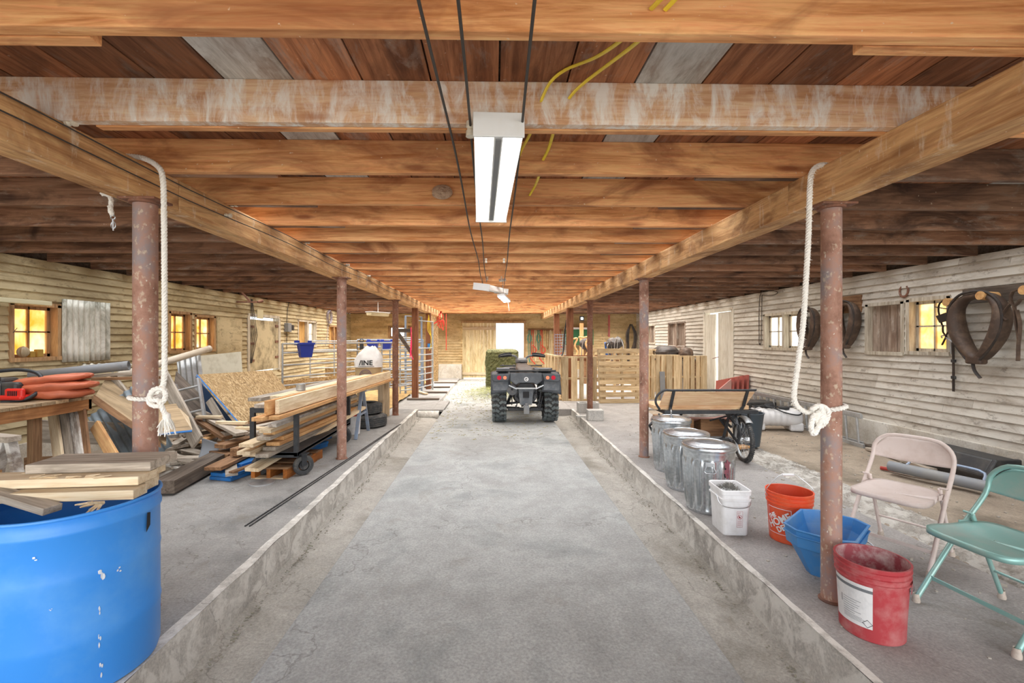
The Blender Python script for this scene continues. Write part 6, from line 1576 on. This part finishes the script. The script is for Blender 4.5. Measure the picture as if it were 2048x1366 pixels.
# concrete blocks at post 3
def cblock(label, loc, rz):
    t = thing('concrete_block', label, 'block', loc, rz); b = MB()
    b.bx(-.2, .2, -.1, -.07, 0, .19).bx(-.2, .2, .07, .1, 0, .19)
    for x in (-.2, -.018, .164): b.bx(x, x + .036, -.07, .07, 0, .19)
    b.build('block_body', M['concb'], t, bevel=.003); return t
cblock('hollow concrete block on its side behind the far steel post', (1.82, 8.9, 0), R(0))
tag(MB().box((0, 0, .09), (.27, .19, .18)).build('concrete_block', M['concb'], loc=(1.77, 8.05, 0), bevel=.006), 'solid concrete block in front of the far steel post', 'block')
tag(MB().box((0, 0, .015), (.3, .1, .03)).build('concrete_chip', M['concb'], loc=(1.45 + .19, 8.35, 0), rot=(0, 0, .2), bevel=.004), 'thin flat concrete piece beside the solid block', 'block')
# red stack by the ajar door
xx = K(1466, 780, 9.0).x
for i in range(5):
    o = MB().rnd().bx(-.02, .02, 0, .5, 0, .62 + .02 * i).build('red_sheet', M['redmetal'], loc=(xx + .02 + .10 * i, 9.25, 0), rot=(R(-10), R(8), 0), bevel=.004)
    tag(o, ['first of five faded red panels by the ajar door, counting from the door', 'second of five faded red panels by the ajar door', 'middle one of five faded red panels by the ajar door', 'fourth of five faded red panels by the ajar door', 'last of five faded red panels, next to the bare wall'][i], 'panel')
tag(MB().prism([(0, 0, 0), (.42, 0, 0), (.42, .0, .62), (.16, 0, .4)], (0, .03, 0)).build('pink_sheet', plain('pinkish_paint', '#bd8f88', .8, dirt='#a89a8a', damt=.4), loc=(xx - .40, 9.1, 0)), 'pinkish sloping panel leaning before the red panels', 'panel')

# ================================================================== tack wall, back right
p = yw(1090, 660, YB - .15)
x0 = yw(1049, 658, YB - .1).x + .12; x1 = yw(1103, 658, YB - .1).x
board('hook_rail', (x0, YB - .05, p.z), (2.55, YB - .05, p.z), .09, .03, M['brown'], 'brown hook rail on the back wall carrying straps and halters', up=(0, 1, 0))
cols = ['#4f8a7a', '#c9402f', '#d8cba8', '#3f7f6d', '#c9402f', '#caa86a', '#8a6a44', '#d8cba8', '#c4a67a', '#6a5138', '#b5472f']
nms = ['teal', 'red', 'cream', 'green', 'scarlet', 'tan', 'brown', 'ivory', 'sandy', 'dark brown', 'rust red']
for i in range(11):
    x = x0 + .06 + i * .112; L = random.uniform(.55, 1.25); 
    b = MB(); w_ = random.uniform(.03, .06)
    b.tube(smoothpath([(x - w_ * .5, YB - .09, p.z), (x - w_, YB - .09, p.z - L * .5), (x, YB - .1, p.z - L), (x + w_, YB - .09, p.z - L * .5), (x + w_ * .5, YB - .09, p.z)], .06), .012, 6)
    if i in (1, 4, 10): b.tube(smoothpath([(x, YB - .13, p.z - .55), (x + .14, YB - .14, p.z - .75), (x - .08, YB - .13, p.z - 1.0), (x + .1, YB - .13, p.z - 1.25)], .05), .018, 6)
    if i in (0, 3): b.torus((x, YB - .12, p.z - .3), .07, .016, Matrix.Rotation(R(90), 3, 'X'), 16, 6, sy=2.2)
    tag(b.build('halter_strap', plain('strap_%d' % i, cols[i], .7), smooth=True), '%s halter strap hanging on the far wall hook rail' % nms[i], 'strap')
# green boards
xa, xb = yw(1144, 690, 15.6).x, yw(1199, 690, 15.6).x; z0_, z1_ = yw(1170, 691, 15.6).z, yw(1170, 657, 15.6).z
t = thing('green_board', 'large green board with a pale top shelf on the far right wall', 'board', ((xa + xb) / 2, YB - .2, z0_))
MB().box((0, 0, (z1_ - z0_) / 2), (xb - xa + .1, .03, z1_ - z0_)).build('board_face', M['green'], t); MB().box((-.05, -.02, z1_ - z0_ + .03), (xb - xa + .05, .08, .07)).build('top_strip', M['white'], t)
# saddles, harness lumps in the tack corner
for i, (u, v, y, sc, lb) in enumerate([(1225, 692, 14.5, 1.0, 'dark saddle heap on a stand, left one in the tack corner'), (1234, 688, 14.2, .9, 'black glossy saddle on a stand, right one in the tack corner'), (1171, 690, 14.6, .9, 'dark harness bundle in front of the green board')]):
    q = yw(u, v, y); t = thing('saddle', lb, 'saddle', (q.x, y, q.z - .2))
    MB().grid(lambda u_, v_: V(((.22 + .04 * noise.noise(V((u_ * 8, v_ * 8, i)))) * math.sin(math.pi * v_) ** .6 * math.cos(u_ * 6.283) * sc, .16 * math.sin(math.pi * v_) ** .6 * math.sin(u_ * 6.283), (.05 + .42 * v_ + .06 * noise.noise(V((u_ * 5, v_ * 5, i + 3)))) * sc)), 28, 14).build('seat_mass', M['leather2'], t, smooth=True)
    for k in range(5): a = random.uniform(-.2, .2); MB().tube(smoothpath([(a, -.17, .35), (a + random.uniform(-.1, .1), -.19, .1), (a + random.uniform(-.1, .1), -.18, -.25)], .05), .014, 6).build('strap', M['leather2' if k % 2 else 'chrome'], t, smooth=True)
    MB().box((0, 0, .04 - (q.z - .2) / 2), (.1, .1, q.z - .2 + .08)).build('stand_leg', M['brown'], t)
# long hanging harness bundles on back right corner
q = yw(1262, 665, YB - .35); t = thing('harness_bundle', 'thick bundle of old leather harness hanging in the far right corner', 'harness', tuple(q))
for k in range(9):
    w_ = random.uniform(.06, .2); L = random.uniform(.9, 1.55); MB().tube(smoothpath([(-.02, 0, .3), (-w_, -.04 * k * .3, -.1), (-w_ * .5, 0, .3 - L), (w_ * .6, -.02, .2 - L * .7), (w_, -.03, -.1), (.02, 0, .3)], .06), random.uniform(.016, .03), 6).build('strap', M['leather' if k % 2 else 'leather2'], t, smooth=True)
q = yw(1128, 660, 11.4); t = thing('black_strap', 'long black strap draped from the beam beside the brown post', 'strap', (0, 0, 0))
MB().tube(smoothpath([yw(1133, 640, 11.0), yw(1129, 670, 11.0), yw(1127, 700, 11.0), yw(1121, 718, 10.9)], .06), .03, 8, flat=.6).build('strap', M['black'], t, smooth=True)
# wire rack
q = yw(1126, 705, 12.2); b = MB()
for k in range(7): b.cyl((-.22 + k * .07, 0, -.55), (-.22 + k * .07, 0, .5), .006)
for k in range(14): b.cyl((-.22, 0, -.5 + k * .075), (.2, 0, -.5 + k * .075), .005)
tag(b.build('wire_rack', M['gateb'], loc=tuple(q)), 'grey wire mesh rack standing behind the brown posts', 'rack')
# chairs/skeleton wooden bits & blue cloth
for i, (u, v, y, lb) in enumerate([(1148, 685, 14.0, 'pale curved wooden hames hanging left of the plank post'), (1170, 682, 14.2, 'pale wooden yoke piece beside the plank post')]):
    q = yw(u, v, y); tag(MB().tube(smoothpath([(-.2, 0, .12), (-.05, 0, .1), (.1, 0, .12), (.02, 0, -.1), (.1, 0, -.3), (0, 0, -.5)], .05), .028, 8).build('hames', M['fresh'], loc=tuple(q), smooth=True), lb, 'harness')
q = yw(1214, 697, 14.6); tag(MB().grid(lambda u, v: V((.16 * (u - .5) + .05 * v, .03 * math.sin(u * 12), -.55 * v)), 12, 8).build('blue_cloth', plain('blue_cloth', '#2f62a4', .8), loc=(q.x, 14.6, q.z + .2), smooth=True, solid=.01), 'small blue cloth hanging beside the saddles', 'cloth')
board('red_pole', V((yw(1218, 640, YB - .2).x, YB - .2, 2.3)), V((yw(1218, 640, YB - .2).x, YB - .2, 1.5)), .07, .03, M['redmetal'], 'thin rusty red strip hanging on the far right wall', up=(0, 1, 0))
# workbench items at right wall far
t = thing('side_bench', 'cluttered dark bench against the right wall beyond the pallets', 'bench', (4.75, 12.2, 0))
MB().rnd().bx(-.45, .5, -.6, .9, .86, .9).build('top', M['darkw'], t); 
for x in (-.4, .4):
    for y in (-.5, .8): MB().box((x, y, .43), (.08, .08, .86)).build('leg', M['brown'], t)
sack('tarp_bundle', 'dark heaped tarp bundle on the bench against the right wall', (4.62, 12.3, .905), .62, .8, .34, M['leather2'], cat='tarpaulin', seed=4)
sack('brown_bundle', 'small brown bundle on top of the far right bench', (4.95, 11.8, .905), .3, .5, .30, M['leather'], cat='bundle', seed=9)
# ================================================================== quad bike
Y0 = 8.05
t = thing('quad_bike', 'black four-wheeled quad bike seen from behind on the aisle', 'quad bike', (.535, Y0, -.012))
AT = t
def atyre(x, y, w, R0, rz=0, nm='wheel'):
    c = V((x, y, R0 + .004)); Mx = Matrix.Rotation(rz, 3, 'Z') @ Matrix.Rotation(R(90), 3, 'Y')
    pr = [(R0 * .45, -w * .36), (R0 * .55, -w * .46), (R0 * .78, -w * .5), (R0 * .90, -w * .44), (R0 * .93, -w * .30), (R0 * .935, 0), (R0 * .93, w * .30), (R0 * .90, w * .44), (R0 * .78, w * .5), (R0 * .55, w * .46), (R0 * .45, w * .36)]
    wh = MB().lathe(pr, 48, c, Mx).build(nm, M['rubber'], AT, smooth=True)
    b = MB(); n = 20
    for k in range(n):
        for s in (-1, 1):
            a = (k + (.5 if s > 0 else 0)) / n * 6.283
            m = Mx @ Matrix.Rotation(a, 3, 'Z')
            for (rr, zz, sx, sy, sz, tw) in ((.96, s * w * .13, .05, .042, w * .28, s * .5), (.93, s * w * .37, .06, .042, w * .2, -s * .35)):
                b.box(c + m @ V((R0 * rr - .004, 0, zz)), (sx, sy, sz), m @ Matrix.Rotation(tw, 3, 'X'))
    b.build('tread_lugs', M['tyre'], wh)
    MB().lathe([(0, -w * .1), (R0 * .2, -w * .12), (R0 * .42, -w * .3), (R0 * .47, -w * .36), (R0 * .47, w * .36), (R0 * .42, w * .3), (R0 * .2, w * .12), (0, w * .1)], 28, c, Mx).build('rim', M['grease'], wh, smooth=True)
for x in (-.445, .44): atyre(x, 0, .25, .31)
for x in (-.45, .45): atyre(x, 1.30, .21, .305, R(-8))
bk = plain('quad_black_plastic', '#40454c', .38, dirt='#666c72', damt=.5, dscale=8)
dusty = plain('quad_dusty_plastic', '#5d636a', .6, dirt='#8d9092', damt=.6, dscale=9)
# rear fenders
for s in (-1, 1):
    def fen(u, v, s=s):
        a = R(14 + 125 * u); rr = .40; y = -math.cos(a) * rr; z = .44 + math.sin(a) * rr * 1.15
        x = s * (.26 + .33 * v); z -= .05 * v * v
        return V((x, y, min(z, .90)))
    MB().grid(fen, 20, 8).build('rear_fender', bk, AT, smooth=True, solid=.012)
    MB().prism([(s * .29, -.40, .58), (s * .55, -.39, .565), (s * .565, -.38, .72), (s * .50, -.36, .82), (s * .30, -.36, .74)], (0, .02, 0)).build('mud_flap', dusty, AT, bevel=.008)
    MB().prism([(s * .26, -.34, .86), (s * .57, -.34, .845), (s * .575, -.34, .75), (s * .52, -.34, .715), (s * .30, -.34, .735)], (0, -.09, 0)).build('lamp_housing', bk, AT, bevel=.014)
    MB().lathe([(0, .014), (.022, .012), (.036, .0), (.036, -.02)], 20, (s * .45, -.432, .79), Matrix.Rotation(R(90), 3, 'X')).build('tail_lamp', emis('tail_red', '#e8384a', .75), AT, smooth=True)
    MB().lathe([(0, .012), (.018, .010), (.030, .0), (.030, -.02)], 20, (s * .355, -.432, .79), Matrix.Rotation(R(90), 3, 'X')).build('signal_lamp', emis('signal_orange', '#ff9a74', 1.0), AT, smooth=True)
    MB().beam((s * .29, -.42, .665), (s * .16, -.40, .60), .02, .02).build('chrome_trim', M['chrome'], AT, bevel=.003)
    MB().beam((s * .10, -.1, .34), (s * .36, -.02, .30), .06, .035).beam((s * .10, -.1, .24), (s * .36, -.02, .24), .06, .03).build('suspension_arm', M['black'], AT, bevel=.005)
    b = MB(); b.cyl((s * .2, -.12, .56), (s * .31, -.06, .3), .018)
    for k in range(9): b.torus(V((s * .2, -.12, .56)).lerp(V((s * .31, -.06, .3)), .1 + k * .09), .032, .007, None, 14, 5)
    b.build('shock_absorber', M['black'], AT, smooth=True)
# centre tail
MB().prism([(-.27, -.40, .865), (.27, -.40, .865), (.27, -.42, .735), (.17, -.42, .665), (.12, -.42, .70), (-.12, -.42, .70), (-.17, -.42, .665), (-.27, -.42, .735)], (0, .10, 0)).build('tail_panel', bk, AT, bevel=.012)
MB().prism([(-.10, -.415, .69), (.10, -.415, .69), (.15, -.40, .625), (-.15, -.40, .625)], (0, .08, 0)).build('lower_tail_panel', M['black'], AT, bevel=.008)
lg = MB().cyl((0, -.425, .765), (0, -.431, .765), .036, .036, 28).build('round_badge', M['white'], AT)
MB().tube([V((.017 * math.cos(a), -.4325, .765 + .017 * math.sin(a))) for a in [R(40 + i * 25) for i in range(12)]], .0045, 5).tube([(.0, -.4325, .765), (.012, -.4325, .778), (.017, -.4325, .764)], .004, 5).build('badge_mark', M['grease'], lg)
# body, seat, tank
def hull(secs, n=22):
    """rounded sections along y: (y, halfwidth, zbottom, ztop)"""
    S_ = []
    for (y, hw, z0, z1) in secs:
        S_.append([(hw * math.copysign(abs(math.cos(a)) ** .6, math.cos(a)), y, (z0 + z1) / 2 + (z1 - z0) / 2 * math.copysign(abs(math.sin(a)) ** .6, math.sin(a))) for a in [k / n * 6.283 for k in range(n)]])
    b = loft(S_); b.add([V(p) for p in S_[0]], [tuple(range(n))]); b.add([V(p) for p in S_[-1]], [tuple(range(n))]); return b
hull([(-.30, .19, .36, .66), (0, .2, .3, .7), (.6, .2, .24, .72), (1.2, .17, .28, .74), (1.5, .12, .36, .68)]).build('engine_block', M['grease'], AT, smooth=True)
hull([(-.30, .11, .84, .90), (-.2, .15, .82, .96), (.15, .16, .80, .96), (.45, .14, .78, .93), (.75, .12, .78, .98), (.95, .10, .80, 1.02), (1.1, .07, .84, .98)]).build('seat', plain('quad_seat_vinyl', '#5e544e', .5, dirt='#8a7f76', damt=.5), AT, smooth=True)
hull([(.85, .30, .62, .84), (1.1, .52, .62, .87), (1.5, .50, .60, .86), (1.75, .30, .52, .78)]).build('front_body', bk, AT, smooth=True)
b = MB()
for x in (-.45, -.3, -.15, 0, .15, .3, .45): b.cyl((x, -.36, .90), (x, .12, .905), .012)
b.cyl((-.5, -.37, .90), (.5, -.37, .90), .015).cyl((-.5, .12, .905), (.5, .12, .905), .013)
b.build('rear_rack', M['black'], AT, smooth=True)
MB().box((-.38, -.12, .92), (.22, .3, .02)).box((.3, -.12, .92), (.28, .3, .015)).build('rack_plate', dusty, AT, bevel=.005)
b = MB()
for x in (-.35, -.12, .12, .35): b.cyl((x, 1.1, .90), (x, 1.7, .89), .012)
b.cyl((-.42, 1.1, .9), (.42, 1.1, .9), .013).build('front_rack', M['black'], AT, smooth=True)
# handlebar
MB().tube(smoothpath([(-.20, .78, 1.115), (-.13, .82, 1.10), (-.05, .86, 1.03), (.05, .86, 1.03), (.13, .82, 1.10), (.20, .78, 1.115)], .03), .02, 10).cyl((0, .9, .9), (0, .85, 1.04), .035).build('handlebar', M['greyp'], AT, smooth=True)
hull([(.70, .04, 1.0, 1.04), (.78, .11, .96, 1.06), (.92, .12, .94, 1.07), (1.02, .07, .92, 1.03)]).build('instrument_pod', M['greyp'], AT, smooth=True)
for s in (-1, 1):
    MB().tube([(s * .2, .78, 1.115), (s * .27, .75, 1.12), (s * .42, .70, 1.105)], [.02, .024, .02], 12).build('grip', M['black'], AT, smooth=True)
    MB().grid(lambda u, v, s=s: V((s * (.20 + .25 * u), .84 - .08 * abs(u - .5), 1.075 + .095 * v * (1 - .5 * u ** 3) + .02 * (1 - u) * (1 - v))), 10, 6).build('hand_guard', M['black'], AT, smooth=True, solid=.02)
# hitch area
b = MB().prism([(-.13, -.36, .60), (.13, -.36, .60), (.10, -.36, .33), (-.10, -.36, .33)], (0, .03, 0)); b.build('skid_plate', dusty, AT, bevel=.005)
MB().beam((-.17, -.39, .61), (.17, -.39, .61), .03, .025).build('rear_bumper_bar', M['alu'], AT, bevel=.004)
MB().bx(-.05, .05, -.375, -.365, .45, .55).build('hitch_opening', M['printblack'], AT)
MB().bx(-.045, .045, -.50, -.34, .27, .33).bx(-.045, .045, -.50, -.46, .20, .27).cyl((0, -.47, .33), (0, -.47, .37), .022).build('tow_hitch', M['greyp'], AT, bevel=.004)
MB().beam((-.30, -.2, .235), (.30, -.2, .235), .05, .05).build('rear_axle', M['black'], AT, bevel=.006)
MB().cyl((-.235, -.40, .58), (-.235, -.05, .58), .085, .085, 24).build('exhaust', plain('heat_stained_exhaust', '#55585c', .6, .5, dirt='#8a8580', damt=.6), AT, smooth=True)
MB().cyl((-.235, -.403, .595), (-.235, -.408, .595), .02, .02, 16).build('exhaust_tip', M['printblack'], AT)
b = MB()
for k in range(12): x = random.uniform(-.3, .3); b.tube(smoothpath([(x, -.3, random.uniform(.3, .6)), (x + random.uniform(-.1, .1), -.34, random.uniform(.25, .5)), (x + random.uniform(-.1, .1), -.25, random.uniform(.25, .6))], .04), .009, 5)
b.build('hoses', M['black'], AT, smooth=True)

# ================================================================== hay
xa, xb = yw(972, 720, 13.2).x, yw(1037, 720, 13.2).x; zt = yw(1000, 701, 13.2).z
def hayf(b, cx, cy, w_, d_, h_, n=34):
    def side(fn): b.grid(fn, n, n)
    def dsp(p, nrm):
        k = .035 * noise.noise(p * 3.2) + .022 * noise.noise(p * 13) + .018 * noise.noise(p * 31); return p + nrm * k
    def edge(p):  # round the corners
        q = V((p.x - cx, p.y - cy, p.z - h_ / 2)); e = [abs(q.x) / (w_ / 2), abs(q.y) / (d_ / 2), abs(q.z) / (h_ / 2)]; e.sort(); k = max(0, e[1] - .86) / .14
        return V((cx, cy, h_ / 2)) + q * (1 - .045 * k * k) 
    for nrm, f in ((V((0, -1, 0)), lambda u, v: V((cx - w_ / 2 + w_ * u, cy - d_ / 2, h_ * v))), (V((0, 1, 0)), lambda u, v: V((cx - w_ / 2 + w_ * u, cy + d_ / 2, h_ * v))), (V((-1, 0, 0)), lambda u, v: V((cx - w_ / 2, cy - d_ / 2 + d_ * u, h_ * v))), (V((1, 0, 0)), lambda u, v: V((cx + w_ / 2, cy - d_ / 2 + d_ * u, h_ * v))), (V((0, 0, 1)), lambda u, v: V((cx - w_ / 2 + w_ * u, cy - d_ / 2 + d_ * v, h_)))):
        side(lambda u, v, f=f, nrm=nrm: dsp(edge(f(u, v)), nrm))
b = MB(); H_ = zt + .05; hayf(b, 0, 0, xb - xa, 1.7, H_)
rr = random.Random(3)
o = b.build('hay_bale', M['hay'], loc=((xa + xb) / 2, 13.2 + .85, -.05), smooth=False); tag(o, 'large square green hay bale standing in front of the far door', 'hay bale')
b = MB()
for i in range(2600):
    side_ = rr.random(); x = rr.gauss(0, .45); y = rr.gauss(0, .7); s0 = rr.uniform(.02, .09); a = rr.uniform(0, 6.28)
    z = .01 + rr.random() * .16 * math.exp(-(x * x * 3 + y * y * 1.2)); 
    p = V((x, y, z)); d = V((math.cos(a), math.sin(a), rr.uniform(-.25, .35))) * s0
    n = V((-d.y, d.x, 0)).normalized() * .004
    b.add([p - d - n, p + d - n, p + d + n, p - d + n], [(0, 1, 2, 3)])
o = b.build('loose_hay', plain('loose_green_hay', '#8d9058', .9, dirt='#5d6338', damt=.7, dscale=9), loc=(.0, 12.4, -.045)); tag(o, 'loose green hay scattered on the aisle before the bale', 'hay', kind='stuff')
b = MB()
for i in range(3200):
    x = rr.uniform(-1.2, 1.25); y = rr.uniform(6.5, 16.5); 
    if rr.random() > .3 + .7 * (y - 6.5) / 10: continue
    if abs(x) > 1.0 and y < 9.3: continue
    zb = -.009 if y < 9.3 else -.047
    s0 = rr.uniform(.012, .04); a = rr.uniform(0, 6.28); d = V((math.cos(a), math.sin(a), 0)) * s0; n = V((-d.y, d.x, 0)).normalized() * .003; p = V((x, y, zb + .002))
    b.add([p - d - n, p + d - n, p + d + n + V((0, 0, .006)), p - d + n], [(0, 1, 2, 3)])
tag(b.build('hay_litter', M['straw']), 'fine straw litter strewn along the far part of the aisle', 'straw', kind='stuff')
b = MB()
for i in range(900):
    s_ = rr.choice((-1, 1)); x = (-1.47 + abs(rr.gauss(0, .03)) if s_ < 0 else 1.51 - abs(rr.gauss(0, .03))); y = rr.uniform(1.2, 9.1); zb = -.30 + .0175 * y + .022
    s0 = rr.uniform(.004, .014); a = rr.uniform(0, 6.28); p = V((x, y, zb))
    b.box(p, (s0, s0 * .7, s0 * .5), a)
tag(b.build('gutter_grit', plain('grit', '#928d82', .9, dirt='#7d8068', damt=.6, dscale=3)), 'grit and bits of straw lying along both gutter edges', 'grit', kind='stuff')
# small stones and chips on the right slab
b = MB()
for i in range(500):
    x = rr.uniform(1.7, 5.0); y = rr.uniform(1.3, 8.5); s0 = rr.uniform(.004, .018) * (1.6 if 2.9 < x < 3.7 else 1)
    z = .002 if x < 2.95 else zr(x, y) + .006
    b.box((x, y, z), (s0, s0 * .8, s0 * .6), rr.uniform(0, 3))
for i in range(300):
    x = rr.uniform(-3.3, -1.6); y = rr.uniform(1.3, 8.5); s0 = rr.uniform(.003, .010); b.box((x, y, .002), (s0, s0 * .8, s0 * .6), rr.uniform(0, 3))
tag(b.build('stone_chips', plain('stone_chip', '#a8a298', .9)), 'small stone chips scattered over the side slabs', 'chips', kind='stuff')
